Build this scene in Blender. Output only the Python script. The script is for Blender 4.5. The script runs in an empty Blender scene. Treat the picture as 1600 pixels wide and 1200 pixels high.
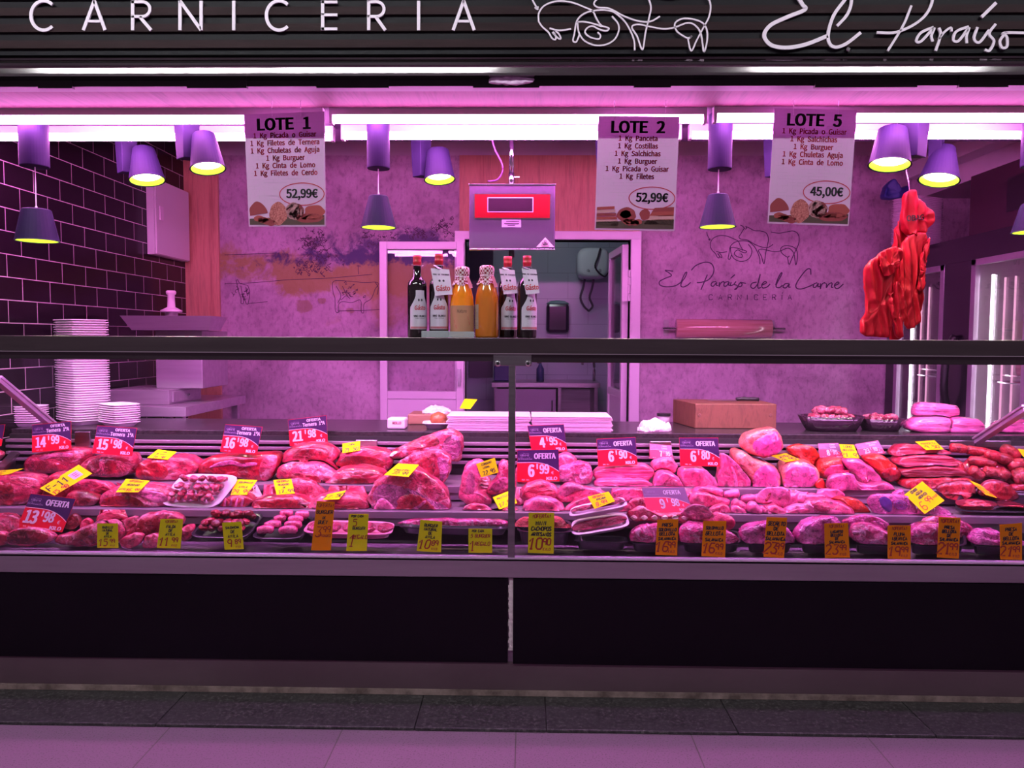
import bpy, bmesh, math, random
from math import sin, cos, pi, radians, tan, atan, atan2, sqrt
from mathutils import Vector, Matrix, noise
from mathutils.bvhtree import BVHTree
random.seed(7)
SC = bpy.context.scene
COL = SC.collection

# ------------------------------------------------------------------ camera
F = 1200.0
CAM = Vector((0.0, 0.0, 1.35))
cam = bpy.data.objects.new('camera', bpy.data.cameras.new('camera'))
COL.objects.link(cam)
cam.data.sensor_width = 36.0
cam.data.lens = 36.0 * F / 1600.0
cam.data.clip_start = 0.02
PITCH, YAW, ROLL = atan(70.0 / 1200.0), radians(1.1), radians(0.28)
ROT = (Matrix.Rotation(YAW, 3, 'Z') @ Matrix.Rotation(pi / 2 - PITCH, 3, 'X') @ Matrix.Rotation(ROLL, 3, 'Z'))
cam.matrix_world = Matrix.Translation(CAM) @ ROT.to_4x4()
SC.camera = cam

# ------------------------------------------------------------------ world and exposure
W = bpy.data.worlds.new('market_hall')
SC.world = W
W.use_nodes = True
W.node_tree.nodes['Background'].inputs[0].default_value = (0.55, 0.36, 0.52, 1)
W.node_tree.nodes['Background'].inputs[1].default_value = 0.20
vs = SC.view_settings
vs.view_transform = 'Standard'
vs.look = 'None'
vs.gamma = 1.0
vs.use_curve_mapping = False
vs.exposure = 0.7
SC.cycles.use_denoising = True
SC.cycles.max_bounces = 7
SC.cycles.transparent_max_bounces = 12
SC.cycles.caustics_reflective = False
SC.cycles.caustics_refractive = False
SC.cycles.sample_clamp_indirect = 4.0
LED = (1.0, 0.25, 0.86)       # the pink butcher tubes
TUBE_POWER = 74.0
SPOT_POWER = 13.0
HALL_POWER = 155.0


def ray(px, py):
    return ROT @ Vector(((px - 800.0) / F, (600.0 - py) / F, -1.0))


def P(px, py, Y):
    """the point of the world at depth Y that the photograph shows at a pixel"""
    d = ray(px, py)
    return CAM + d * ((Y - CAM.y) / d.y)


def PZ(px, py, z):
    d = ray(px, py)
    return CAM + d * ((z - CAM.z) / d.z)


def V(*a):
    return Vector(a)


# ------------------------------------------------------------------ materials
def new_mat(name):
    m = bpy.data.materials.new(name)
    m.use_nodes = True
    nt = m.node_tree
    return m, nt, nt.nodes['Principled BSDF']


def setp(b, **k):
    names = dict(color='Base Color', rough='Roughness', metal='Metallic', spec='Specular IOR Level', coat='Coat Weight',
                 coat_rough='Coat Roughness', trans='Transmission Weight', ior='IOR', sss='Subsurface Weight', sheen='Sheen Weight',
                 ecol='Emission Color', estr='Emission Strength', alpha='Alpha')
    for n, v in k.items():
        if n in ('color', 'ecol'):
            v = tuple(v) + (1,)
        b.inputs[names[n]].default_value = v


def plain(name, color, rough=0.5, metal=0.0, **k):
    m, nt, b = new_mat(name)
    setp(b, color=color, rough=rough, metal=metal, **k)
    return m


def coords(nt, scale=(1, 1, 1), rand=False, loc=(0, 0, 0), rot=(0, 0, 0)):
    tc = nt.nodes.new('ShaderNodeTexCoord')
    mp = nt.nodes.new('ShaderNodeMapping')
    mp.inputs['Scale'].default_value = scale
    mp.inputs['Location'].default_value = loc
    mp.inputs['Rotation'].default_value = rot
    if rand:
        oi = nt.nodes.new('ShaderNodeObjectInfo')
        mul = nt.nodes.new('ShaderNodeMath')
        mul.operation = 'MULTIPLY'
        mul.inputs[1].default_value = 37.0
        nt.links.new(oi.outputs['Random'], mul.inputs[0])
        ad = nt.nodes.new('ShaderNodeVectorMath')
        ad.operation = 'ADD'
        nt.links.new(tc.outputs['Object'], ad.inputs[0])
        nt.links.new(mul.outputs[0], ad.inputs[1])
        nt.links.new(ad.outputs[0], mp.inputs[0])
    else:
        nt.links.new(tc.outputs['Object'], mp.inputs[0])
    return mp.outputs[0]


def noise_tex(nt, vec, scale, detail=4, rough=0.6, dist=0.0):
    n = nt.nodes.new('ShaderNodeTexNoise')
    n.inputs['Scale'].default_value = scale
    n.inputs['Detail'].default_value = detail
    n.inputs['Roughness'].default_value = rough
    n.inputs['Distortion'].default_value = dist
    nt.links.new(vec, n.inputs['Vector'])
    return n.outputs['Fac']


def ramp(nt, fac, stops):
    r = nt.nodes.new('ShaderNodeValToRGB')
    e = r.color_ramp.elements
    while len(e) > 1:
        e.remove(e[-1])
    for i, (p, c) in enumerate(stops):
        q = e[0] if i == 0 else e.new(p)
        q.position = p
        q.color = (tuple(c) + (1,)) if not isinstance(c, (int, float)) else (c, c, c, 1)
    nt.links.new(fac, r.inputs[0])
    return r.outputs[0]


def mixc(nt, fac, a, b, mode='MIX'):
    m = nt.nodes.new('ShaderNodeMix')
    m.data_type = 'RGBA'
    m.blend_type = mode
    for s, v in ((m.inputs[0], fac), (m.inputs[6], a), (m.inputs[7], b)):
        if isinstance(v, (int, float)):
            s.default_value = v
        elif isinstance(v, tuple):
            s.default_value = v + (1,)
        else:
            nt.links.new(v, s)
    return m.outputs[2]


def math_n(nt, op, a, b=0.0, c=None, clamp=False):
    m = nt.nodes.new('ShaderNodeMath')
    m.operation = op
    m.use_clamp = clamp
    for i, v in enumerate((a, b) if c is None else (a, b, c)):
        if isinstance(v, (int, float)):
            m.inputs[i].default_value = v
        else:
            nt.links.new(v, m.inputs[i])
    return m.outputs[0]


def bump(nt, b, h, strength=0.3, dist=0.01):
    n = nt.nodes.new('ShaderNodeBump')
    n.inputs['Strength'].default_value = strength
    n.inputs['Distance'].default_value = dist
    nt.links.new(h, n.inputs['Height'])
    nt.links.new(n.outputs[0], b.inputs['Normal'])


def mottled(name, a, b_, scale=8, rough=0.5, metal=0.0, stretch=(1, 1, 1), lo=0.35, hi=0.65, bmp=0.0, rand=False, detail=5, **k):
    m, nt, b = new_mat(name)
    v = coords(nt, stretch, rand)
    n = noise_tex(nt, v, scale, detail)
    c = ramp(nt, n, [(lo, a), (hi, b_)])
    nt.links.new(c, b.inputs['Base Color'])
    setp(b, rough=rough, metal=metal, **k)
    if bmp:
        bump(nt, b, n, bmp)
    return m


def meat(name, dark, red, fat, scale=14, fatlo=0.60, fatw=0.05, stretch=(1, 1, 1), rough=0.28, bmp=0.35, coat=0.35, dist=1.2, rot=(0, 0, 0), vein=0.6):
    dark, red, fat = [(c[0] * 0.92, c[1] * k, c[2] * 0.80) for c, k in ((dark, 0.28), (red, 0.34), (fat, 0.55))]
    m, nt, b = new_mat(name)
    v = coords(nt, stretch, True, rot=rot)
    n1 = noise_tex(nt, v, scale, 6, 0.62, dist)
    n2 = noise_tex(nt, v, scale * 0.5, 4, 0.55, 0.6)
    n3 = noise_tex(nt, v, scale * 4.5, 4, 0.65)
    n4 = noise_tex(nt, v, scale * 1.9, 4, 0.6, dist * 0.7)
    base = ramp(nt, n2, [(0.38, tuple(x * 0.5 for x in dark)), (0.48, dark), (0.60, red)])
    ridge = math_n(nt, 'SUBTRACT', 1.0, math_n(nt, 'MULTIPLY', math_n(nt, 'ABSOLUTE', math_n(nt, 'SUBTRACT', n4, 0.5)), 24.0), clamp=True)
    ridge = math_n(nt, 'MULTIPLY', ridge, ramp(nt, n1, [(0.44, 0.0), (0.54, vein)]))
    patch = ramp(nt, n1, [(fatlo + 0.01, 0.0), (fatlo + fatw + 0.02, 0.85)])
    c = mixc(nt, math_n(nt, 'MAXIMUM', ridge, patch), base, fat)
    speckle = ramp(nt, n3, [(0.32, 0.34), (0.50, 1.0), (0.72, 1.0)])  # fine random dark speckle in the meat's own colour
    c = mixc(nt, 1.0, c, speckle, 'MULTIPLY')
    nt.links.new(c, b.inputs['Base Color'])
    setp(b, rough=rough, coat=min(1, coat * 1.6), coat_rough=0.08, spec=0.5)
    h = math_n(nt, 'ADD', math_n(nt, 'MULTIPLY', n1, 1.2), math_n(nt, 'ADD', math_n(nt, 'MULTIPLY', n4, 0.5), math_n(nt, 'MULTIPLY', n3, 0.22)))
    bump(nt, b, h, min(1.0, bmp * 1.8), 0.016)
    return m


def wood(name, a, b_, scale=3.0, stretch=(1, 1, 1), rough=0.45, rot=(0, 0, 0)):
    m, nt, b = new_mat(name)
    v = coords(nt, stretch, False, rot=rot)
    n = noise_tex(nt, v, scale, 6, 0.6, 0.6)
    n2 = noise_tex(nt, v, scale * 5, 4, 0.6, 0.2)
    f = math_n(nt, 'ADD', math_n(nt, 'MULTIPLY', n, 0.7), math_n(nt, 'MULTIPLY', n2, 0.3))
    nt.links.new(ramp(nt, f, [(0.36, a), (0.5, b_), (0.62, tuple(0.75 * x for x in b_))]), b.inputs['Base Color'])
    setp(b, rough=rough)
    bump(nt, b, n2, 0.1, 0.003)
    return m


def emit(name, color, strength):
    m = bpy.data.materials.new(name)
    m.use_nodes = True
    nt = m.node_tree
    nt.nodes.clear()
    e = nt.nodes.new('ShaderNodeEmission')
    e.inputs[0].default_value = tuple(color) + (1,)
    e.inputs[1].default_value = strength
    o = nt.nodes.new('ShaderNodeOutputMaterial')
    nt.links.new(e.outputs[0], o.inputs[0])
    return m


def pane_mat(name, tint=(1, 1, 1), gloss=0.6):
    """a thin clear pane: lets light straight through and mirrors at grazing angles"""
    m = bpy.data.materials.new(name)
    m.use_nodes = True
    nt = m.node_tree
    nt.nodes.clear()
    t = nt.nodes.new('ShaderNodeBsdfTransparent')
    t.inputs[0].default_value = tuple(tint) + (1,)
    g = nt.nodes.new('ShaderNodeBsdfGlossy')
    g.inputs['Roughness'].default_value = 0.02
    fr = nt.nodes.new('ShaderNodeFresnel')
    fr.inputs[0].default_value = 1.45
    mx = nt.nodes.new('ShaderNodeMixShader')
    o = nt.nodes.new('ShaderNodeOutputMaterial')
    nt.links.new(math_n(nt, 'MULTIPLY', fr.outputs[0], gloss), mx.inputs[0])
    nt.links.new(t.outputs[0], mx.inputs[1])
    nt.links.new(g.outputs[0], mx.inputs[2])
    nt.links.new(mx.outputs[0], o.inputs[0])
    return m


def paper(name, color, trans=0.35):
    m = bpy.data.materials.new(name)
    m.use_nodes = True
    nt = m.node_tree
    nt.nodes.clear()
    d = nt.nodes.new('ShaderNodeBsdfDiffuse')
    t = nt.nodes.new('ShaderNodeBsdfTranslucent')
    for n in (d, t):
        n.inputs[0].default_value = tuple(color) + (1,)
    mx = nt.nodes.new('ShaderNodeMixShader')
    mx.inputs[0].default_value = trans
    o = nt.nodes.new('ShaderNodeOutputMaterial')
    nt.links.new(d.outputs[0], mx.inputs[1])
    nt.links.new(t.outputs[0], mx.inputs[2])
    nt.links.new(mx.outputs[0], o.inputs[0])
    return m


# ------------------------------------------------------------------ mesh builder
class MB:
    def __init__(s):
        s.v, s.f, s.m = [], [], []
        s.mi = 0

    def add(s, verts, faces):
        o = len(s.v)
        s.v.extend(Vector(p) for p in verts)
        s.f.extend(tuple(i + o for i in q) for q in faces)
        s.m.extend([s.mi] * len(faces))
        return s

    def box(s, x0, x1, y0, y1, z0, z1, M=None):
        vv = [V(x, y, z) for z in (z0, z1) for y in (y0, y1) for x in (x0, x1)]
        if M is not None:
            vv = [M @ p for p in vv]
        return s.add(vv, [(0, 2, 3, 1), (4, 5, 7, 6), (0, 1, 5, 4), (2, 6, 7, 3), (0, 4, 6, 2), (1, 3, 7, 5)])

    def bar(s, a, b, w, h, up=V(0, 0, 1)):
        """a box along a-b, w wide and h tall"""
        a, b = Vector(a), Vector(b)
        d = (b - a).normalized()
        sd = d.cross(up)
        sd = sd.normalized() if sd.length > 1e-6 else V(1, 0, 0)
        u = sd.cross(d).normalized()
        vv = [p + sd * (i * w / 2) + u * (j * h / 2) for p in (a, b) for i, j in ((-1, -1), (1, -1), (1, 1), (-1, 1))]
        return s.add(vv, [(3, 2, 1, 0), (4, 5, 6, 7), (0, 1, 5, 4), (1, 2, 6, 5), (2, 3, 7, 6), (3, 0, 4, 7)])

    def rings(s, rr, cap0=True, cap1=True, closed=True):
        n = len(rr[0])
        o = len(s.v)
        for r in rr:
            s.v.extend(Vector(p) for p in r)
        k0 = len(s.f)
        for i in range(len(rr) - 1):
            for j in range(n if closed else n - 1):
                a, b = o + i * n + j, o + i * n + (j + 1) % n
                s.f.append((a, b, b + n, a + n))
        if cap0:
            s.f.append(tuple(o + j for j in range(n))[::-1])
        if cap1:
            s.f.append(tuple(o + (len(rr) - 1) * n + j for j in range(n)))
        s.m.extend([s.mi] * (len(s.f) - k0))
        return s

    def lathe(s, base, prof, axis=V(0, 0, 1), seg=24, cap0=True, cap1=True):
        axis = Vector(axis).normalized()
        x = axis.orthogonal().normalized() if abs(axis.z) < 0.999 else V(1, 0, 0)
        y = axis.cross(x).normalized()
        rr = []
        for t, r in prof:
            c = Vector(base) + axis * t
            rr.append([c + (x * cos(2 * pi * j / seg) + y * sin(2 * pi * j / seg)) * max(r, 1e-5) for j in range(seg)])
        return s.rings(rr, cap0, cap1)

    def tube(s, pts, r, seg=8):
        pts = [Vector(p) for p in pts]
        rr = []
        up = V(0, 0, 1)
        for i, p in enumerate(pts):
            d = (pts[min(i + 1, len(pts) - 1)] - pts[max(i - 1, 0)]).normalized()
            x = d.cross(up)
            x = x.normalized() if x.length > 1e-3 else V(1, 0, 0)
            y = d.cross(x).normalized()
            rad = r[i] if isinstance(r, (list, tuple)) else r
            rr.append([p + (x * cos(2 * pi * j / seg) + y * sin(2 * pi * j / seg)) * rad for j in range(seg)])
        return s.rings(rr)

    def prism(s, poly, d):
        d = Vector(d)
        return s.rings([[Vector(p) for p in poly], [Vector(p) + d for p in poly]])

    def build(s, name, mats, parent=None, smooth=False, bevel=0.0, kind=None):
        me = bpy.data.meshes.new(name)
        off = Vector((0, 0, 0))
        q = parent
        while q is not None:
            off = off + Vector(q.location)
            q = q.parent
        me.from_pydata([p - off for p in s.v], [], s.f)
        for m in (mats if isinstance(mats, (list, tuple)) else [mats]):
            me.materials.append(m)
        me.polygons.foreach_set('material_index', s.m)
        bm = bmesh.new()
        bm.from_mesh(me)
        bmesh.ops.recalc_face_normals(bm, faces=bm.faces)
        bm.to_mesh(me)
        bm.free()
        if smooth:
            me.polygons.foreach_set('use_smooth', [True] * len(me.polygons))
        me.update()
        o = bpy.data.objects.new(name, me)
        COL.objects.link(o)
        if parent is not None:
            o.parent = parent
        if bevel:
            b = o.modifiers.new('edge', 'BEVEL')
            b.width = bevel
            b.segments = 2
            b.limit_method = 'ANGLE'
        if smooth == 'angle':
            pass
        if kind:
            o['kind'] = kind
        return o


def tag(o, label, cat, group=None):
    o['label'] = label
    o['category'] = cat
    if group:
        o['group'] = group
    return o


def thing(name, label, cat, loc, group=None):
    o = bpy.data.objects.new(name, None)
    COL.objects.link(o)
    o.empty_display_size = 0.05
    o.location = loc
    return tag(o, label, cat, group)


def recenter(o, loc):
    """move the object's own origin without moving its geometry"""
    d = Vector(loc) - Vector(o.location)
    for v in o.data.vertices:
        v.co -= d
    o.location = loc
    return o


def dup(o, loc=None, rot=None, scale=None, label=None, parent=None):
    c = o.copy()
    COL.objects.link(c)
    if parent is not None:
        c.parent = parent
    if loc is not None:
        c.location = loc
    if rot is not None:
        c.rotation_euler = rot
    if scale is not None:
        c.scale = scale
    if label:
        c['label'] = label
    for ch in o.children:
        dup(ch, parent=c)
    return c


def smooth_loop(pts, n=44):
    """closed Catmull-Rom through 2-D points, evenly resampled"""
    out = []
    k = len(pts)
    for i in range(k):
        p0, p1, p2, p3 = (Vector(pts[(i + j - 1) % k]) for j in range(4))
        for s in range(8):
            t = s / 8
            out.append(0.5 * ((2 * p1) + (p2 - p0) * t + (2 * p0 - 5 * p1 + 4 * p2 - p3) * t * t + (3 * p1 - p0 - 3 * p2 + p3) * t ** 3))
    L = [0]
    for i in range(len(out)):
        L.append(L[-1] + (out[(i + 1) % len(out)] - out[i]).length)
    res = []
    j = 0
    for i in range(n):
        d = L[-1] * i / n
        while L[j + 1] < d:
            j += 1
        t = (d - L[j]) / max(1e-9, L[j + 1] - L[j])
        res.append(out[j] * (1 - t) + out[(j + 1) % len(out)] * t)
    return res


def smooth_line(pts, n=6):
    pts = [Vector(p) for p in pts]
    if len(pts) < 3:
        return pts
    out = []
    e = [2 * pts[0] - pts[1]] + pts + [2 * pts[-1] - pts[-2]]
    for i in range(1, len(e) - 2):
        p0, p1, p2, p3 = e[i - 1:i + 3]
        for s in range(n):
            t = s / n
            out.append(0.5 * ((2 * p1) + (p2 - p0) * t + (2 * p0 - 5 * p1 + 4 * p2 - p3) * t * t + (3 * p1 - p0 - 3 * p2 + p3) * t ** 3))
    return out + [pts[-1]]


# ------------------------------------------------------------------ writing
_G = {}
try:
    import os
    FONT = bpy.data.fonts.load(os.path.join(bpy.utils.resource_path('LOCAL'), 'datafiles', 'fonts', 'Noto Sans CJK Regular.woff2'))
except Exception:
    FONT = None


def _font_mesh(s, off):
    c = bpy.data.curves.new('t', 'FONT')
    c.body = s
    if FONT:
        c.font = FONT
    c.resolution_u = 3
    c.offset = off
    o = bpy.data.objects.new('t', c)
    COL.objects.link(o)
    bpy.context.view_layer.update()
    me = bpy.data.meshes.new_from_object(o.evaluated_get(bpy.context.evaluated_depsgraph_get()))
    vv = [(v.co.x, v.co.y) for v in me.vertices]
    ff = [tuple(p.vertices) for p in me.polygons]
    bpy.data.objects.remove(o)
    bpy.data.curves.remove(c)
    bpy.data.meshes.remove(me)
    return vv, ff


def _width(s):
    vv, _ = _font_mesh(s, 0)
    return max(x for x, y in vv) - min(x for x, y in vv)


_HH = _width('HH')
_CAP = max(y for x, y in _font_mesh('H', 0)[0])


def glyph(ch, off):
    if (ch, off) not in _G:
        if ch == ' ':
            _G[ch, off] = ([], [], 0.20 / _CAP)
        else:
            vv, ff = _font_mesh(ch, off)
            _G[ch, off] = ([(x / _CAP, y / _CAP) for x, y in vv], ff, (_width('H' + ch + 'H') - _HH) / _CAP)
    return _G[ch, off]


def text_polys(s, off=0.0):
    out, x = [], 0.0
    for ch in s:
        vv, ff, adv = glyph(ch, off)
        if vv:
            out.append(([(a + x, b) for a, b in vv], ff))
        x += adv
    return out, x


class Sheet:
    """a flat (or bent) printed surface: f(u, v) gives the point, u to the right and v down, both 0..1"""

    def __init__(s, w, h, f):
        s.w, s.h, s.f = w, h, f

    def text(s, mb, t, u, v, size, sx=1.0, bold=0.0, align='c', shear=0.0):
        """size: cap height as a share of the sheet's height; v: baseline"""
        pol, wd = text_polys(t, min(bold, 0.008))
        k = size * s.h / s.w * sx
        x0 = u - (wd * k / 2 if align == 'c' else wd * k if align == 'r' else 0)
        for dx in ((0.0,) if not bold else (-1.6 * bold, 0.0, 1.6 * bold)):
            for vv, ff in pol:
                mb.add([s.f(x0 + (a + dx + shear * b) * k, v - b * size) for a, b in vv], ff)

    def strokes(s, mb, lines, u, v, size, width, sx=1.0, thick=0):
        for ln in lines:
            pts = [(u + a * size * s.h / s.w * sx, v - b * size) for a, b in ln]
            s.line(mb, pts, width)

    def line(s, mb, pts, width):
        """ribbon along (u, v) points; width as a share of the height"""
        q = [Vector((a * s.w, b * s.h)) for a, b in pts]
        w = width * s.h / 2
        L, R = [], []
        for i in range(len(q)):
            d = q[min(i + 1, len(q) - 1)] - q[max(0, i - 1)]
            if d.length < 1e-9:
                d = Vector((1, 0))
            d.normalize()
            nrm = Vector((-d.y, d.x)) * w
            L.append(q[i] + nrm)
            R.append(q[i] - nrm)
        vv = [s.f(p.x / s.w, p.y / s.h) for p in L + R]
        n = len(q)
        mb.add(vv, [(i, i + 1, n + i + 1, n + i) for i in range(n - 1)])

    def hand(s, mb, t, u, v, size, width, sx=0.75, align='c', wob=0.25):
        """hand lettering with a marker"""
        k = size * s.h / s.w * sx / 6.0
        n = len(t)
        adv = 5.4
        x0 = u - (n * adv - 1.2) * k / 2 if align == 'c' else u
        for i, ch in enumerate(t.upper()):
            g = HAND.get(ch)
            if not g:
                continue
            oy = random.uniform(-wob, wob)
            sl = random.uniform(0.05, 0.3)
            for ln in g:
                s.line(mb, [(x0 + (i * adv + a + sl * b) * k, v - (b + oy) * size / 6.0) for a, b in ln], width)

    def poly(s, mb, pts):
        mb.add([s.f(a, b) for a, b in pts], [tuple(range(len(pts)))])


_H = dict(A='00 26 40|12 32', B='00 06 36 45 33 03|33 42 30 00', C='45 36 16 05 01 10 30 41', D='00 06 26 44 42 20 00', E='46 06 00 40|03 33',
          F='46 06 00|03 33', G='45 36 16 05 01 10 30 42 22', H='00 06|40 46|03 43', I='20 26', J='46 41 30 10 01', K='00 06|46 03 40', L='06 00 40',
          M='00 06 23 46 40', N='00 06 40 46', O='16 05 01 10 30 41 45 36 16', P='00 06 36 45 44 33 03', Q='16 05 01 10 30 41 45 36 16|22 40',
          R='00 06 36 45 44 33 03|23 40', S='45 36 16 05 14 32 41 30 10 01', T='06 46|26 20', U='06 01 10 30 41 46', V='06 20 46', X='06 40|00 46',
          Y='06 23 46|23 20', Z='06 46 00 40')
_H.update({'0': '16 05 01 10 30 41 45 36 16', '1': '04 26 20|10 30', '2': '05 16 36 45 44 00 40', '3': '06 46 23 33 42 41 30 10 01', '4': '30 36 02 42',
           '5': '46 06 04 34 43 41 30 00', '6': '46 16 04 01 10 30 41 42 33 03', '7': '06 46 10', '8': '13 04 05 16 36 45 44 33 13 02 01 10 30 41 42 33',
           '9': '40 45 36 16 05 04 13 43', '!': '26 22|21 20', "'": '26 24', '-': '03 43', '.': '20 21'})
HAND = {k: [[(int(p[0]), int(p[1])) for p in ln.split()] for ln in v.split('|')] for k, v in _H.items()}


def quad_sheet(tl, tr, br, bl, lift=0.0012):
    tl, tr, br, bl = map(Vector, (tl, tr, br, bl))
    n = (tr - tl).cross(bl - tl).normalized()
    if n.dot(CAM - tl) < 0:
        n = -n

    def f(u, v):
        return (tl * (1 - u) + tr * u) * (1 - v) + (bl * (1 - u) + br * u) * v + n * lift
    return Sheet(((tr - tl).length + (br - bl).length) / 2, ((bl - tl).length + (br - tr).length) / 2, f), n


def board(name, tl, tr, br, bl, mat, th=0.0012, parent=None):
    _, n = quad_sheet(tl, tr, br, bl)
    mb = MB()
    mb.prism([tl, tr, br, bl], -n * th)
    o = mb.build(name, mat, parent)
    if parent is None:
        recenter(o, (Vector(bl) + Vector(br)) / 2)
    return o
# ------------------------------------------------------------------ shared materials
M = {}  # many lean pink: part of the tubes' tint is put into the colours
M['steel'] = mottled('brushed_steel', (0.34, 0.31, 0.34), (0.44, 0.40, 0.44), 6, 0.30, 1.0, (0.3, 8, 8), 0.3, 0.7)
M['steel_dark'] = mottled('dull_steel', (0.20, 0.18, 0.20), (0.28, 0.25, 0.28), 6, 0.36, 1.0, (0.3, 8, 8), 0.3, 0.7)
M['steel_front'] = mottled('satin_steel', (0.25, 0.15, 0.24), (0.30, 0.19, 0.285), 4, 0.45, 0.6, (0.4, 6, 6), 0.3, 0.7)  # pink reflected from the floor is put into this steel's colour
M['inox'] = mottled('satin_inox', (0.40, 0.31, 0.41), (0.50, 0.40, 0.51), 5, 0.38, 0.5, (0.4, 6, 6), 0.3, 0.7)
M['deck'] = mottled('deck_steel', (0.25, 0.165, 0.25), (0.33, 0.225, 0.32), 5, 0.36, 0.45, (0.4, 6, 6), 0.3, 0.7)
M['chrome'] = plain('chrome', (0.75, 0.72, 0.75), 0.12, 1.0)
M['black_panel'] = plain('black_gloss_panel', (0.004, 0.002, 0.005), 0.3, spec=0.12)
M['black'] = plain('black_plastic', (0.010, 0.009, 0.012), 0.35)
M['matt_black'] = plain('matt_black', (0.012, 0.010, 0.012), 0.7)
M['worktop'] = mottled('dark_stone', (0.018, 0.014, 0.018), (0.04, 0.032, 0.038), 60, 0.25)
M['white'] = plain('white_paint', (0.72, 0.66, 0.72), 0.45)
M['upvc'] = plain('white_door_plastic', (0.86, 0.78, 0.88), 0.32)
M['ceiling'] = mottled('plaster', (0.60, 0.50, 0.58), (0.66, 0.56, 0.64), 3, 0.7)
M['woodred'] = wood('reddish_wood', (0.50, 0.20, 0.14), (0.70, 0.33, 0.22), 3.0, (7, 7, 0.5))
M['woodsoffit'] = wood('soffit_wood', (0.024, 0.005, 0.011), (0.046, 0.011, 0.022), 3.0, (8, 0.7, 8), rot=(0, 0, radians(-38)), rough=0.75)
M['woodsoffit'].node_tree.nodes['Principled BSDF'].inputs['Specular IOR Level'].default_value = 0.1
M['glass'] = pane_mat('clear_pane', (0.97, 0.96, 0.98), 0.55)
M['glass_door'] = pane_mat('door_pane', (0.86, 0.82, 0.88), 0.8)
M['foam'] = plain('foam_tray_white', (0.80, 0.60, 0.78), 0.55)  # white foam with the pink light's tint put into its colour
M['lampgrey'] = plain('lamp_grey_lacquer', (0.014, 0.010, 0.036), 0.62, spec=0.12)
M['lampin'] = plain('lamp_inside_glow', (0.42, 0.78, 0.04), 0.35)  # the bulb's yellow-green glow is put into the reflector's colour
M['bulb'] = emit('lamp_light', (1.0, 1.0, 0.62), 9.0)
M['tube'] = emit('pink_tube_light', LED, TUBE_POWER)
M['ink'] = plain('black_ink', (0.012, 0.006, 0.016), 0.6)
M['inkwhite'] = plain('white_print', (0.85, 0.70, 0.85), 0.5)
M['inkred'] = plain('red_print', (0.42, 0.012, 0.035), 0.5)
M['inkbrown'] = plain('red_marker', (0.42, 0.02, 0.01), 0.6)
M['cable'] = plain('dark_cable', (0.03, 0.02, 0.035), 0.5)


def brick_mat(name, cola, colb, mortar, bw, bh, ms, rough, axes, loc=(0, 0, 0), bmp=0.2, offset=0.5, coat=0.0, spec=0.5):
    m, nt, b = new_mat(name)
    tc = nt.nodes.new('ShaderNodeTexCoord')
    sp = nt.nodes.new('ShaderNodeSeparateXYZ')
    cb = nt.nodes.new('ShaderNodeCombineXYZ')
    nt.links.new(tc.outputs['Object'], sp.inputs[0])
    nt.links.new(math_n(nt, 'ADD', sp.outputs[axes[0]], loc[0]), cb.inputs[0])
    nt.links.new(math_n(nt, 'ADD', sp.outputs[axes[1]], loc[1]), cb.inputs[1])
    br = nt.nodes.new('ShaderNodeTexBrick')
    nt.links.new(cb.outputs[0], br.inputs['Vector'])
    br.offset = offset
    br.inputs['Color1'].default_value = cola + (1,)
    br.inputs['Color2'].default_value = colb + (1,)
    br.inputs['Mortar'].default_value = mortar + (1,)
    br.inputs['Scale'].default_value = 1.0
    br.inputs['Mortar Size'].default_value = ms
    br.inputs['Brick Width'].default_value = bw
    br.inputs['Row Height'].default_value = bh
    nt.links.new(br.outputs['Color'], b.inputs['Base Color'])
    setp(b, rough=rough, coat=coat, spec=spec)
    if bmp:
        bump(nt, b, br.outputs['Fac'], -bmp, 0.004)
    return m, nt, b, br


YB = 5.45          # back wall
XL = -2.42         # tiled wall
TILE = brick_mat('black_metro_tile', (0.005, 0.003, 0.005), (0.010, 0.005, 0.009), (0.55, 0.42, 0.50), 0.213, 0.1065, 0.0022, 0.2, (1, 2), (0.07, -0.030), 0.35, spec=0.22)[0]
TILE2 = brick_mat('pale_wall_tile', (0.42, 0.46, 0.56), (0.44, 0.48, 0.58), (0.32, 0.34, 0.42), 0.4, 0.25, 0.003, 0.25, (0, 2), bmp=0.1)[0]

# ------------------------------------------------------------------ floor
fl, nt, b, br = brick_mat('hall_floor_tile', (0.21, 0.118, 0.195), (0.23, 0.13, 0.21), (0.10, 0.07, 0.08), 0.6, 0.6, 0.0022, 0.32, (0, 1), (0.03 + 0.6 * 20, 0.35 + 0.6 * 20), 0.1, 0.0)
n_ = noise_tex(nt, coords(nt), 160, 2, 0.7)
nt.links.new(mixc(nt, ramp(nt, n_, [(0.34, 1.0), (0.44, 0.0)]), br.outputs['Color'], (0.10, 0.075, 0.085)), b.inputs['Base Color'])


def structure(name, mb, mat, **k):
    return mb.build(name, mat, kind='structure', **k)


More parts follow.
